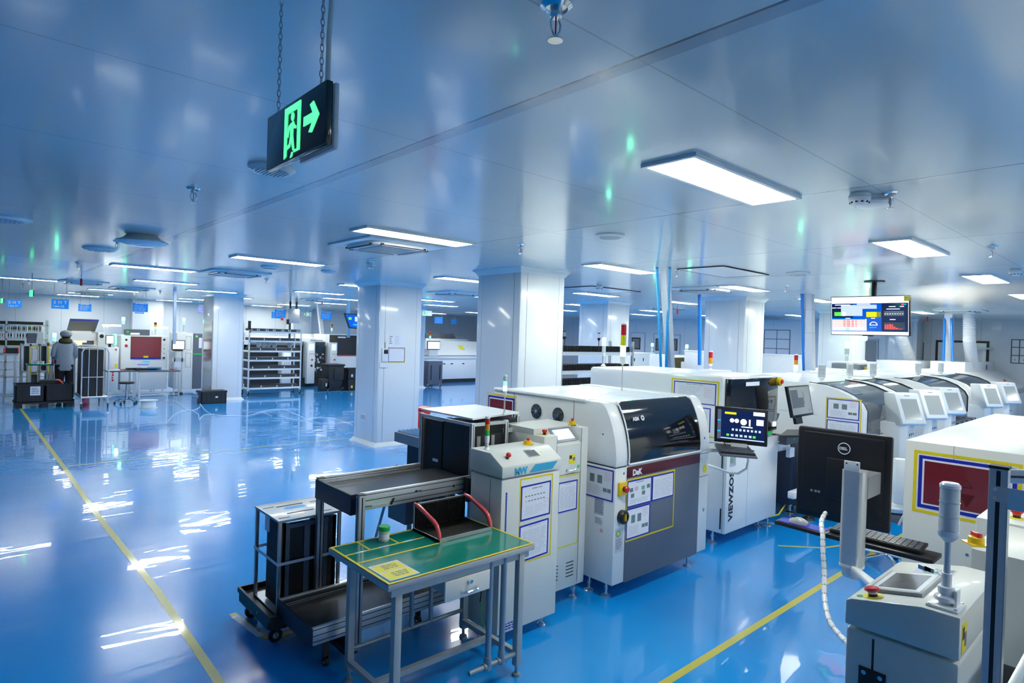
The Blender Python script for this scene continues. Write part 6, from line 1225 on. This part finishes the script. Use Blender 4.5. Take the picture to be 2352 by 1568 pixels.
for k, px in enumerate((600, 612, 622, 636, 672)):
    x = at_y(px, 795, ya)[0]; MB().m('panel_white').lathe((x, ya+.2, zz[2]+.18), [(.1, -.02), (.1, -.012), (.03, -.01), (.03, .01), (.1, .012), (.1, .02)], 20, (1, .3, 0)).build('component_reel', None, None, 'white reel standing in the third shelf of the rolling rack', 'reel', 'white reels on the rolling rack')
MB().m('black_plastic').box(xa-.05, xa+.02, ya-.05, ya, zt-.2, zt+.05).box(xb-.25, xb-.18, yb, yb+.04, zt, zt+.15).build('top_clamps', None, t)
MB().m('red_plastic').box(xa-.01, xa+.03, ya-.022, ya-.018, zz[0]-.05, zz[0]).m('sky_pipe').box(xa-.01, xa+.03, ya-.022, ya-.018, zz[1]-.05, zz[1]).m('label_yellow').box(xa-.01, xa+.03, ya-.022, ya-.018, zz[2]-.05, zz[2]).build('colour_tags', None, t)
# ---- machines behind the rolling rack
t = thing('placement_machine', 'far placement machines with two upright white consoles behind the rolling rack', 'placement machine', (9, 20.5, 0)); y = 20.0
r = rect_y(575, 780, 800, 885, y); MB().m('gap_dark').box(r[0], at_y(752, 830, y)[0], y+.2, y+1.6, .1, r[3]-.2).m('bright_white').prism([(y+.3, r[3]-.2), (y+.15, r[3]-.05), (y+.6, r[3]+.05), (y+1.6, r[3]+.08), (y+1.6, .9), (y+1.0, .9)], 'x', r[0], at_y(752, 830, y)[0]).m('smoked_glass').prism([(y+.2, 1.1), (y+.1, r[3]-.1), (y+.3, r[3]), (y+.3, 1.1)], 'x', at_y(721, 790, y)[0], at_y(750, 790, y)[0]).build('body', None, t)
for a, b_, c, d in ((701, 785, 719, 880), (754, 786, 770, 850), (643, 805, 665, 880)):
    r = rect_y(a, b_, c, d, y); m_ = MB().m('white_paint').box(r[0], r[1], y-.15, y+.2, r[2], r[3], .02).m('screen_lilac').box(r[0]+.05, r[1]-.05, y-.156, y-.15, r[3]-.28, r[3]-.06).m('red_plastic').lathe(((r[0]+r[1])/2+.03, y-.15, r[3]-.6), [(.03, 0), (.03, .03)], 12, n_y).m('black_plastic').lathe(((r[0]+r[1])/2+.02, y-.15, r[3]-.8), [(.04, 0), (.04, .01)], 14, n_y)
    for k in range(3): m_.box(r[0]+.08+k*.07, r[0]+.1+k*.07, y-.153, y-.15, r[3]-.42, r[3]-.39)
    m_.build('console', None, t)
mb = MB(); rr_ = random.Random(5)
for k in range(26):
    x = rr_.uniform(at_y(722, 850, y)[0], at_y(752, 850, y)[0]); zq = rr_.uniform(.4, 1.1); mb.m(rr_.choice(['alu_dark', 'steel', 'dark_grey', 'paper'])).box(x, x+rr_.uniform(.03, .12), y+.15, y+.2, zq, zq+rr_.uniform(.02, .08))
mb.build('feeder_details', None, t)
MB().box(at_y(575, 880, y)[0], at_y(752, 880, y)[0], y+.0, y+.5, 0, .3).build('base', 'crate_black', t)
t = thing('solder_paste_printer', 'far printer with wide black window above a red line behind the middle pillar', 'printing machine', (11, 20.4, 0)); y = 20.1
r = rect_y(757, 770, 850, 815, y); MB().m('bright_white').box(r[0], r[1], y+.02, y+1.3, .1, r[3]+.02, .01).box(r[0]+.1, r[1], y-.1, y+.02, .55, r[2]-.04).m('black_gloss').box(r[0], r[1], y, y+.02, r[2], r[3]).m('red_plastic').box(r[0]+.1, r[1], y-.005, y+.01, r[2]-.04, r[2]).m('paper').box(r[0]+.3, r[0]+.6, y-.004, y, r[3]-.1, r[3]-.05).m('gap_dark').box(r[0]+.1, r[1], y-.02, y+.02, .05, .5).build('body', None, t)
r = rect_y(715, 768, 757, 785, y+.2); MB().box(r[0], r[1], y+1.4, y+1.9, .1, r[3]).build('rear_housing', 'bright_white', t)
tower(t, at_y(762, 760, y+.6)[0], y+.6, r[3], ['lens_red', 'lens_orange', 'lens_glow'], r=.03, pole=.12, lh=.075, pr=.01)
# wheelie bin, small bin, crates
x, y = at_z(770, 897, 0); t = thing('wheelie_bin', 'black wheeled bin with lid standing in front of the far printer', 'bin', (x, y, 0)); w2 = .27; zt = at_y(775, 836, y)[1]
MB().hexa([(x-w2*.8, y, .04), (x+w2*.8, y, .04), (x+w2*.8, y+.4, .04), (x-w2*.8, y+.4, .04), (x-w2, y-.05, zt-.06), (x+w2, y-.05, zt-.06), (x+w2, y+.5, zt-.06), (x-w2, y+.5, zt-.06)], .02).build('body', 'crate_black', t)
MB().m('crate_black').box(x-w2-.02, x+w2+.02, y-.08, y+.52, zt-.06, zt, .02).box(x-w2*.3, x+w2*.9, y-.07, y-.04, zt*.4, zt*.85, .01).build('lid', None, t)
for wx in (x-w2*.75, x+w2*.85): mb = MB(); wheel(mb, wx, y-.03, .07, (1, 0, 0), .04); mb.build('wheel', None, t)
x, y = at_z(741, 898, 0); MB().m('crate_black').hexa([(x-.06, y, .0), (x+.12, y, .0), (x+.12, y+.25, .0), (x-.06, y+.25, .0), (x-.02, y-.02, .38), (x+.2, y-.02, .38), (x+.2, y+.28, .38), (x-.02, y+.28, .38)], .01).m('paper').box(x+.09, x+.13, y-.022, y-.01, .15, .25).build('waste_box', None, None, 'small tilted black box left of the wheeled bin', 'bin')
for k in range(2):
    x, y = at_z(812, 896, 0); c = crate(x-.22, x+.4, y, y+.4, k*.36, k*.36+.355, ('lower' if k == 0 else 'upper')+' black crate stacked against the middle pillar, beside the wheeled bin'); MB().box(x-.1, x-.04, y-.012, y-.008, k*.36+.08, k*.36+.16).build('label', 'label_yellow' if k == 0 else 'paper', c)
# stuff fixed on the middle pillar
yf = 9.1
t = thing('data_logger', 'small white wireless meter with antenna on the middle pillar', 'meter', (5.35, yf, 1.5)); r = rect_y(876, 800, 890, 830, yf)
MB().m('panel_white').box(r[0], r[1], yf-.03, yf, r[2], r[3], .006).m('black_gloss').box(r[0]+.03, r[1]-.01, yf-.032, yf-.03, r[3]-.09, r[3]-.02).build('body', None, t); MB().cyl(((r[0]+r[1])/2, yf-.015, r[3]), ((r[0]+r[1])/2, yf-.015, r[3]+.11), .004, n=8).build('antenna', 'black_plastic', t)
MB().m('panel_white').box(r[0]-.03, r[1]-.02, yf-.02, yf, r[2]-.1, r[2]-.02).tube([(r[0], yf-.02, r[2]), (r[0]-.05, yf-.03, r[2]-.05), (r[0]-.05, yf-.01, r[2]-.3), (r[0]-.08, yf-.006, .6), (r[0]-.06, yf-.006, .1)], .004, 6).build('socket_and_cable', None, t)
t = thing('notice_sheet', 'blue framed paper in yellow border on the middle pillar', 'notice', (5.6, yf, 1.5)); r = rect_y(892, 799, 929, 831, yf)
MB().m('paper').box(r[0], r[1], yf-.002, yf, r[2], r[3]).m('blue_tape').frame((r[0], yf-.0005, r[2]), (r[1]-r[0], 0, 0), (0, 0, r[3]-r[2]), (0, -1, 0), .008, .003).m('pale_ink').scribble((r[0]+.02, yf-.002, r[2]+.02), (r[1]-r[0]-.04, 0, 0), (0, 0, r[3]-r[2]-.04), 6, n_y, fill=.12).build('sheet', None, t); tape_frame(t, (r[0]-.012, yf, r[2]-.012), (r[1]-r[0]+.024, 0, 0), (0, 0, r[3]-r[2]+.024), n_y, .01)
r = rect_y(892, 768, 926, 795, yf); mb = MB().m('paper').box(r[0], r[1], yf-.0015, yf, r[2], r[3]).m('pale_ink').scribble((r[0]+.12, yf-.0015, r[2]+.02), (.1, 0, 0), (0, 0, r[3]-r[2]-.04), 10, n_y, fill=.3).m('grey_paint').scribble((r[0]+.02, yf-.0015, r[2]+.02), (.07, 0, 0), (0, 0, r[3]-r[2]-.05), 4, n_y, fill=.6, seg=2); mb.build('printed_sheet', None, None, 'plain printed sheet above the blue framed paper', 'notice')
r = rect_x(828, 948, 842, 966, 5.2); MB().m('bright_white').box(5.19, 5.2, r[0], r[1], r[2], r[3], .003).m('pale_ink').box(5.188, 5.19, r[0]+.03, r[1]-.03, r[2]+.03, r[3]-.03).build('wall_socket', None, None, 'white wall socket low on the middle pillar', 'socket')
# red bin right of the middle pillar
x, y = 6.40, 9.4; t = thing('waste_bin', 'red bin with lid peeking out behind the middle pillar', 'bin', (x, y, 0)); zt = .58
MB().hexa([(x-.25, y, 0), (x+.05, y, 0), (x+.05, y+.25, 0), (x-.25, y+.25, 0), (x-.28, y-.03, zt-.06), (x+.09, y-.03, zt-.06), (x+.09, y+.3, zt-.06), (x-.28, y+.3, zt-.06)], .01).build('body', 'red_plastic', t); MB().box(x-.3, x+.12, y-.05, y+.32, zt-.05, zt, .015).build('lid', 'red_plastic', t)
# ---- reflow oven and cabinet in the gap
t = thing('reflow_oven', 'white reflow oven with yellow sticker and monitor seen through the gap between pillars', 'oven', (13.8, 20.2, 0)); y = 19.7
a, b_ = at_y(965, 830, y)[0], at_y(1120, 830, y)[0]; zt = at_y(1030, 783, y+.9)[1]; zb2 = at_y(1030, 819, y)[1]
MB().m('bright_white').box(a, b_, y, y+1.2, .12, zb2, .01).m('gap_dark').box(a, b_, y-.02, y, zb2+.0, zb2+.02).box(a+.1, b_, y+.05, y+1, .0, .14); 
mb = MB().m('bright_white').box(a, b_, y, y+1.2, .14, zb2-.05, .01).box(a, b_, y-.04, y+1.2, zb2-.08, zb2+.03, .02).prism([(y+.05, zb2+.05), (y+.1, zb2+.15), (y+.7, zt), (y+1.2, zt), (y+1.2, zb2+.05)], 'x', a, b_).m('gap_dark').box(a, b_, y+.02, y+1.1, .0, .14).box(a, b_, y-.03, y, zb2+.03, zb2+.045)
for px in (1020, 1038, 1064): xx = at_y(px, 834, y)[0]; mb.m('black_plastic').box(xx-.05, xx+.05, y-.01, y, zb2-.3, zb2-.26)
q = at_y(1058, 794, y+.4)[0]; d = Vector((0, .6, zt-zb2-.15)); mb.m('label_yellow').obox((q-.1, y+.25, zb2+.15+(zt-zb2-.15)*.25+.003), (.22, 0, 0), d*.4, (0, -.003, .004)); mb.build('housing', None, t)
r = rect_y(982, 783, 1011, 803, y-.1); MB().m('black_plastic').box(r[0], r[1], y-.1, y-.06, r[2], r[3], .01).m('screen_white').box(r[0]+.02, r[1]-.02, y-.104, y-.1, r[2]+.03, r[3]-.03).m('panel_white').box(r[0]+.1, r[1]-.1, y-.08, y, zb2+.03, r[2]).build('monitor', None, t)
tower(t, at_y(988, 770, y+.3)[0], y+.3, at_y(988, 783, y+.3)[1], ['lens_red', 'lens_orange', 'lens_glow'], r=.04, pole=.08, lh=.075, pr=.01)
t = thing('machine_top_unit', 'row of open machine tops with grey screens beyond the oven', 'machine', (16, 22.5, 0)); r = rect_y(978, 772, 1076, 783, 22); MB().m('panel_white').box(r[0], r[1], 22, 23, 0, r[2]+.1).m('dark_grey').box(r[0], r[0]+.6, 22, 22.3, r[2]+.1, r[3]+.1).box(r[0]+1.0, r[0]+1.5, 22, 22.3, r[2]+.1, r[3]+.12).m('alu_dark').box(r[0]+1.6, r[1]-.2, 22, 22.3, r[2]+.15, r[3]).build('housing', None, t)
x, y = at_z(1000, 888, 0); t = thing('utility_cabinet', 'dark blue-grey slatted cabinet on casters in front of the far oven', 'cabinet', (x, y, 0)); zt = at_y(1000, 829, y)[1]; a, b_ = at_y(986, 860, y)[0], at_y(1016, 860, y)[0]; a -= .05
mb = MB().m('slate').box(a, b_, y, y+.7, .1, zt, .01).m('panel_white').box(a, b_, y, y+.7, zt, zt+.01)
for xx in (a+.1, b_-.14): mb.m('gap_dark').box(xx, xx+.05, y-.003, y, .25, zt-.15)
mb.build('body', None, t)
for xx in (a+.05, b_-.05):
    for yy in (y+.05, y+.6): caster(t, xx, yy, .035, .1)
# ---- hanging signs
def sign(px0, py0, px1, py1, y, lab, lines=None, m_='sign_blue', cat='hanging sign'):
    r = rect_y(px0, py0, px1, py1, y); t = thing('hanging_sign', lab, cat, ((r[0]+r[1])/2, y, r[3])); w_, h_ = r[1]-r[0], r[3]-r[2]
    mb = MB().m(m_).box(r[0], r[1], y, y+.01, r[2], r[3]).m('sign_text'); n = Vector((0, -1, 0))
    if lines:
        mb.text(lines[0], h_*.44, (r[0]+w_*.12, y-.0005, r[2]+h_*.52), X_, Z_, .001, .003, 1.1); mb.text(lines[1], h_*.27, (r[0]+w_*.12, y-.0005, r[2]+h_*.17), X_, Z_, .001, .002, 1.15)
    else:
        mb.scribble((r[0]+w_*.15, y, r[2]+h_*.84), (w_*.75, 0, 0), (0, 0, h_*.12), 1, n, .002, .8, 4, seed=px0); mb.scribble((r[0]+w_*.07, y, r[2]+h_*.08), (w_*.8, 0, 0), (0, 0, h_*.7), 5, n, .002, .25, 3, seed=px0)
    mb.build('board', None, t)
    for x in (r[0]+w_*.15, r[1]-w_*.15): MB().cyl((x, y+.005, r[3]), (x, y+.005, CH), .004, n=6).build('wire', 'alu_dark', t)
sign(15, 688, 50, 707, 17.5, 'deep blue hanging sign reading SMT Line 01', ('S M T', 'Line 01')); sign(118, 687, 158, 709, 17.5, 'bright blue hanging sign reading SMT Line 02', ('S M T', 'Line 02'))
sign(180, 698, 210, 715, 20, 'small blue list sign right of the SMT Line 02 sign'); sign(305, 696, 340, 716, 17.5, 'light blue list sign hanging above the red window machine'); sign(310, 717, 331, 720, 21, 'narrow blue board showing just under the light blue list sign')
sign(455, 701, 466, 718, 18.5, 'pale violet sign half hidden by the stainless pillar', m_='sign_purple'); sign(631, 711, 656, 729, 18.5, 'front one of two overlapping blue signs above the rolling rack'); sign(624, 716, 645, 731, 21, 'rear one of two overlapping blue signs above the rolling rack'); sign(738, 716, 761, 733, 20, 'cyan list sign between the grey panel and the far television')
sign(998, 728, 1017, 743, 19, 'blue list sign in the gap between pillars, nearer one'); sign(1036, 733, 1049, 744, 23, 'smaller plain blue sign in the gap between pillars')
t = thing('fire_call_point', 'tiny red box on the wall under the twin blue signs', 'call point', (8, 22, 2)); r = rect_y(645, 730, 650, 735, YB); MB().box(r[0], r[1], YB-.04, YB, r[2], r[3]).build('box', 'red_plastic', t)
def exit_small(px0, py0, px1, py1, y, lab, mm='panel_white', edge=False):
    r = rect_y(px0, py0, px1, py1, y); t = thing('exit_sign', lab, 'exit sign', ((r[0]+r[1])/2, y, r[3]))
    if edge: MB().m('exit_green').box(r[0], r[0]+.03, y, y+.35, r[2], r[3]).m('exit_black').box(r[0]+.03, r[0]+.045, y, y+.35, r[2], r[3]).build('panel', None, t)
    else:
        w_, h_ = r[1]-r[0], r[3]-r[2]; MB().m(mm).box(r[0], r[1], y, y+.02, r[2], r[3]).m('green_plastic').box(r[0]+w_*.05, r[0]+w_*.3, y-.002, y, r[2]+h_*.2, r[2]+h_*.8).m('scr_white').prism([(r[0]+w_*.08, r[2]+h_*.5), (r[0]+w_*.18, r[2]+h_*.25), (r[0]+w_*.18, r[2]+h_*.75)], 'y', y-.004, y-.002).m('exit_green').box(r[0]+w_*.4, r[0]+w_*.6, y-.002, y, r[2]+h_*.15, r[2]+h_*.85).build('panel', None, t)
    MB().cyl(((r[0]+r[1])/2, y+.02, r[3]), ((r[0]+r[1])/2, y+.02, CH), .006, n=6).build('rod', 'alu_dark', t)
exit_small(71, 666, 76, 680, 14, 'narrow green exit sign seen edge-on above the SMT signs', edge=True); exit_small(3, 685, 7, 695, 17, 'tiny green exit sign at the far left edge', edge=True)
exit_small(697, 717, 716, 726, 20, 'white exit sign with left arrow near the far television'); exit_small(970, 713, 992, 725, 16, 'rounded white exit sign with arrow right of the middle pillar')
# hanging grey panel, poles, far tv
t = thing('display_panel', 'grey hanging flat panel on a dark post above the rolling rack', 'screen', (8.2, 19, 2)); y = 19.0; r = rect_y(663, 709, 688, 742, y)
MB().m('alu_dark').box(r[0], r[1], y, y+.05, r[2], r[3], .005).m('black_plastic').box(r[0]+.05, r[0]+.1, y+.05, y+.1, 1.3, CH).box(r[1]-.1, r[1]-.05, y+.05, y+.1, r[3]-.1, CH).build('panel', None, t)
t = thing('television', 'far small ceiling-hung television left of the middle pillar, angled', 'television', (10, 16, 2)); y = 14.6; a, za = at_y(791, 719, y); b_, zb3 = at_y(826, 756, y)
MB().m('black_plastic').hexa([(a, y, za), (b_, y, za), (b_, y+.05, za), (a, y+.05, za), (a, y, za), (b_, y, za), (b_, y+.05, za), (a, y+.05, za)]) if False else None
mb = MB().m('black_plastic').prism([(a, za), (b_+.3, za), (b_+.3, zb3-.02), (a+.15, zb3+.02)], 'y', y, y+.05).m('screen_blue').prism([(a+.03, za-.03), (b_+.28, za-.03), (b_+.28, zb3+.02), (a+.17, zb3+.05)], 'y', y-.004, y).m('scr_green').box(a+.12, a+.2, y-.008, y-.004, za-.16, za-.1).m('scr_grey').box(a+.3, a+.5, y-.008, y-.004, za-.2, za-.08).m('scr_cyan').box(a+.25, a+.55, y-.008, y-.004, zb3+.1, zb3+.13); mb.build('screen', None, t)
MB().cyl((b_+.0, y+.03, za), (b_+.0, y+.03, CH), .03).build('mount', 'black_plastic', t)
def tlight(px0, px1, py, y, lab):
    r = rect_y(px0, py-2, px1, py+2, y); t = thing('bench_lamp', lab, 'lamp', ((r[0]+r[1])/2, y, 0)); MB().box(r[0], r[1], y, y+.1, r[2], r[3]).build('tube', 'tube_light', t); MB().box(r[0]-.02, r[1]+.02, y-.02, y+.12, r[3], r[3]+.02).build('reflector', 'panel_white', t)
    for x in (r[0]+.02, r[1]-.35): MB().box(x, x+.03, y+.03, y+.06, 0, r[2]).build('post', 'bright_white', t)
tlight(236, 278, 747, 21, 'lit T-shaped bench lamp behind the open printer'); tlight(348, 386, 752, 21, 'lit T-shaped bench lamp behind the red window machine')
def duct(p_top, p_bot, w_, lab, m_='duct', name='cable_duct'):
    a, b_ = Vector(p_top), Vector(p_bot); MB().m(m_).obox(b_-Vector((w_/2, w_/2, 0)), (w_, 0, 0), (0, w_, 0), a-b_).m('alu_dark').obox(b_+(a-b_)*.5-Vector((w_/2+.002, w_/2+.002, 0)), (w_+.004, 0, 0), (0, w_+.004, 0), (0, 0, .008)).obox(b_+(a-b_)*.8-Vector((w_/2+.002, w_/2+.002, 0)), (w_+.004, 0, 0), (0, w_+.004, 0), (0, 0, .008)).build(name, None, None, lab, 'cable duct')
def pipe(p_top, p_bot, r_, lab, m_='sky_pipe'): MB().m(m_).cyl(p_bot, p_top, r_, n=14).build('air_pipe', None, None, lab, 'pipe')
P3 = lambda px, py, y: (at_y(px, py, y)[0], y, at_y(px, py, y)[1])
duct((*at_z(1527, 614, CH), CH), P3(1540, 850, 4.75), .09, 'white vertical duct between two pale blue pipes'); pipe((*at_z(1509, 614, CH), CH), P3(1518, 845, 4.75), .017, 'pale blue pipe left of the white duct, with black lettering below'); pipe((*at_z(1538, 614, CH), CH), P3(1530, 850, 4.75), .019, 'pale blue pipe right of the white duct')
pipe(P3(1607, 676, 5.42), P3(1607, 838, 5.42), .03, 'blue pipe running down beside the pillar right of the duct', 'blue_pipe'); duct((*at_z(1858, 676, CH), CH), P3(1861, 850, 4.4), .13, 'wide pale duct left of the big television'); pipe((*at_z(1842, 675, CH), CH), P3(1846, 850, 4.5), .025, 'strong blue pipe left of the wide pale duct', 'blue_pipe')
duct((*at_z(2180, 722, CH), CH), P3(2180, 840, 4.0), .16, 'far pale duct between two thin blue pipes'); pipe((*at_z(2170, 722, CH), CH), P3(2167, 830, 3.98), .03, 'thin blue pipe left of the far duct', 'blue_pipe'); pipe((*at_z(2185, 722, CH), CH), P3(2188, 830, 3.75), .03, 'thin blue pipe right of the far duct', 'blue_pipe')
duct((*at_z(402, 664, CH), CH), P3(400, 790, 17), .06, 'slim grey pole dropping to the red window machine, left part'); duct((*at_z(732, 700, CH), CH), P3(740, 770, 21), .12, 'pale slanting duct above the far placement machines')
duct((*at_z(800, 690, CH), CH), P3(800, 775, 18), .08, 'blue-edged duct left of the far television')
def flex(pts, r_, lab):
    P_ = [Vector(p) for p in pts]; f, rr_ = [], []
    for i in range(len(P_)-1):
        for k in range(24): f.append(P_[i].lerp(P_[i+1], k/24)); rr_.append(r_*(1 if len(f) % 2 else .9))
    MB().tube(f, rr_, 16).build('flexible_duct', 'duct', None, lab, 'exhaust duct')
x, y = at_z(2226, 722, CH); flex([(x, y, CH), (x, y-.02, 2.2), P3(2233, 840, y+.05)], .13, 'ribbed white exhaust hose dropping to the far oven'); flex([P3(2060, 690, 4.9), P3(2068, 770, 4.9), P3(2085, 810, 4.9), P3(2098, 850, 4.9)], .14, 'ribbed white exhaust hose slanting below the big television')
for px, py0, py1, yq, lab in ((187, 640, 656, 13, 'red hose tip hanging from the ceiling at far left'), (740, 692, 700, 17, 'red hose tip above the far machines'), (1556, 710, 722, 8, 'red curled hose tip right of the two pale pipes'), (2130, 728, 738, 4.5, 'red hose tip right of the big television')):
    MB().cyl(P3(px, py0, yq), P3(px, py1, yq), .02, n=8).cyl((P3(px, py0, yq)[0], yq, CH), P3(px, py0, yq), .004, n=6).build('hose_tip', 'red_plastic', None, lab, 'hose')
# ---- rack behind the printers
t = thing('feeder_rack', 'aluminium rack with perforated white shelves of black feeders behind the printers', 'rack', (7.4, 6.6, 0)); ya, yb = 6.45, 6.95; xa, xb = at_y(1288, 830, ya)[0], at_y(1452, 830, ya)[0]; zt = at_y(1290, 780, ya)[1]
for x in (xa, xb):
    for y in (ya, yb): MB().m('aluminium').box(x-.02, x+.02, y-.02, y+.02, 0, zt).m('gap_dark').box(x-.004, x+.004, y-.0205, y-.018, .06, zt-.01).build('post', None, t)
for k, py in enumerate((808, 851, 885)):
    z_ = at_y(1330, py, ya)[1]; mb = MB().m('bright_white').box(xa+.02, xb-.02, ya, yb, z_-.055, z_)
    for q in range(56): mb.m('gap_dark').box(xa+.05+q*(xb-xa-.1)/56, xa+.062+q*(xb-xa-.1)/56, ya-.0006, ya, z_-.02-(q % 2)*.02, z_-.012-(q % 2)*.02)
    mb.build('shelf', None, t)
    m_ = MB().m('black_plastic').box(xa+.05, xb-.05, ya+.02, yb-.05, z_+.001, z_+.07)
    for q in range(44): m_.m('black_plastic').box(xa+.06+q*(xb-xa-.12)/44, xa+.075+q*(xb-xa-.12)/44, ya+.005, ya+.3, z_+.01, z_+.095)
    m_.build('feeder_row', None, None, 'row of black feeders on the %s shelf of the rack behind the printers' % ('top', 'middle', 'bottom')[k], 'feeders', 'feeder rows on the rack behind the printers')
MB().m('aluminium').box(at_y(1403, 790, yb)[0], xb, yb-.02, yb+.02, zt-.1, zt-.06).build('cross_bar', None, t)
for px, py in ((1297, 762), (1376, 766)):
    x = at_y(px, py, ya)[0]; zq = at_y(px, py, ya)[1]; MB().m('clear_plastic').lathe((x, ya, zq-.07), [(.022, 0), (.022, .07)], 14).m('black_plastic').lathe((x, ya, zq), [(.024, 0), (.024, .015)], 14).lathe((x, ya, zq-.12), [(.008, 0), (.026, .03), (.026, .05)], 14).cyl((x, ya, zq-.3), (x, ya, zq-.1), .006).build('unlit_beacon', None, t)
# machines behind it
for px0, py0, px1, py1, y, lab, m_ in ((1448, 810, 1505, 860, 9.6, 'white machine with three dark latches right of the feeder rack', 'bright_white'), (1541, 816, 1606, 862, 8.0, 'brown sided machine with white lid beside the blue pipe', 'bright_white')):
    r = rect_y(px0, py0, px1, py1, y); t = thing('machine', lab, 'machine', ((r[0]+r[1])/2, y, 0)); mb = MB().m(m_).box(r[0], r[1], y, y+.6, .08, r[3], .01)
    if px0 < 1500:
        for q in (.15, .5, .85): mb.m('gap_dark').box(r[0]+q*(r[1]-r[0])-.02, r[0]+q*(r[1]-r[0])+.02, y-.004, y, r[3]-.22, r[3]-.14)
    else: mb.m('hood_olive').box(r[0], r[1], y-.01, y, .3, r[3]-.05).m('paper').box(r[0]+.4, r[1]-.02, y-.2, y-.01, .3, r[3]-.15).m('gap_dark').box(r[0]+.55, r[1]-.15, y-.21, y-.2, r[3]-.4, r[3]-.25)
    mb.build('housing', None, t)
    for x in (r[0]+.1, r[1]-.1): foot(t, x, y+.1, .08)
    tower(t, (at_y(1498 if px0 < 1500 else 1625, 800, y+.3)[0]) if px0 < 1500 else r[1]-.1, y+.3, r[3], ['lens_lit', 'lens_clear'], r=.035, pole=.05, lh=.08, pr=.012)
t = thing('signal_post', 'unlit red and orange signal tower above the black windowed machine', 'signal light', (8, 5.2, 0)); x = at_y(1632, 830, 5.1)[0]; MB().m('bright_white').box(x-.3, x+.3, 4.9, 5.3, 0, 1.5).build('cabinet', None, t); tower(t, x, 5.1, 1.5, ['lens_red', 'lens_orange'], r=.032, pole=.06, lh=.095, pr=.01)
# ---- partition, boards, doors and window on the right hand wall
MB().m('duct').box(12.6, 12.64, 5.0, 7.9, 0, 1.72).m('bright_white').box(12.59, 12.65, 4.98, 7.92, 1.72, 1.74).build('partition_screen', None, None, 'lilac grey partition screen left of the big television', 'partition')
def wall_rect(px0, py0, px1, py1): return rect_x(px0, py0, px1, py1, XR)
def board(px0, py0, px1, py1, lab, cols=2, rows=3, m_='paper'):
    r = wall_rect(px0, py0, px1, py1); mb = MB().m('wall_white').box(XR-.02, XR, r[0], r[1], r[2], r[3]); mb.m('slate').frame((XR-.02, r[1], r[2]), (0, r[0]-r[1], 0), (0, 0, r[3]-r[2]), (-1, 0, 0), .025, .004)
    w_, h_ = r[1]-r[0], r[3]-r[2]
    for i in range(1, cols): mb.box(XR-.024, XR-.02, r[0]+w_*i/cols-.012, r[0]+w_*i/cols+.012, r[2], r[3])
    for j in range(1, rows): mb.box(XR-.024, XR-.02, r[0], r[1], r[2]+h_*j/rows-.012, r[2]+h_*j/rows+.012)
    mb.m(m_)
    for i in range(cols): mb.box(XR-.026, XR-.022, r[0]+w_*i/cols+.08, r[0]+w_*(i+1)/cols-.08, r[2]+.08, r[2]+h_/rows-.1)
    mb.build('notice_board', None, None, lab, 'notice board')
board(1755, 757, 1815, 822, 'wide gridded notice board on the far wall left of the blue pipe'); board(2322, 779, 2362, 835, 'gridded notice board at the right edge', m_='sign_purple'); board(2114, 786, 2122, 835, 'narrow dark notice board right of the television', 1, 3, 'slate')
def wdoor(k, px0, py0, px1, win=None, m_='wall_white'):
    r = wall_rect(px0, py0, px1, 900); mb = MB().m(m_).box(XR-.03, XR, r[0], r[1], .02, r[3]).m('pale_ink').frame((XR-.03, r[1], .0), (0, r[0]-r[1], 0), (0, 0, r[3]), (-1, 0, 0), .04, .01)
    if win: q = wall_rect(*win); mb.m('lcd_grey').box(XR-.042, XR-.03, q[0], q[1], q[2], q[3]).m('black_plastic').frame((XR-.042, q[1], q[2]), (0, q[0]-q[1], 0), (0, 0, q[3]-q[2]), (-1, 0, 0), .04, .004)
    mb.build('door_%d' % k, None, kind='structure')
wdoor(1, 1447, 763, 1481, (1452, 775, 1472, 802)); wdoor(2, 1500, 765, 1520, (1507, 777, 1517, 805)); wdoor(3, 1538, 768, 1562, (1540, 778, 1557, 805)); wdoor(4, 1970, 778, 2016, None, 'door_grey')
q = wall_rect(2149, 782, 2272, 838); MB().m('screen_off').box(XR-.02, XR, q[0], q[1], q[2], q[3]).m('panel_white').box(XR-.024, XR-.02, q[0]+.05, q[1]-.05, q[2]+.05, q[3]-.05).m('black_plastic').frame((XR-.02, q[1], q[2]), (0, q[0]-q[1], 0), (0, 0, q[3]-q[2]), (-1, 0, 0), .06, .01).build('window_1', None, kind='structure')
# inspection lamp by the window
t = thing('bench_lamp', 'white articulated bench lamp in front of the black framed window', 'lamp', (19, 3, 1.6)); a = P3(2245, 802, 3.6); b_ = P3(2290, 803, 3.6); MB().obox(a, Vector(b_)-Vector(a), (0, .3, 0), (0, 0, .05)).build('shade', 'bright_white', t); c = P3(2262, 840, 3.6); MB().box(c[0]-.03, c[0]+.03, 3.6, 3.66, 1.66, a[2]).build('post', 'bright_white', t)
# mist from the humidifiers
for c, r_, lab in (((*at_z(2290, 676, 2.42), 2.42), (.9, .45, .12), 'white humidifier mist drifting under the ceiling at the right edge'), (P3(1780, 730, 8.5), (.8, .5, .1), 'faint humidifier mist below a far ceiling light')):
    mb = MB(); bmesh.ops.create_icosphere(mb.bm, subdivisions=3, radius=1, matrix=Matrix.Translation(c) @ Matrix.Rotation(math.radians(-45), 4, 'Z') @ Matrix.Diagonal((*r_, 1)))
    mb.build('humidifier_mist', 'mist', None, lab, 'mist', kind='stuff')
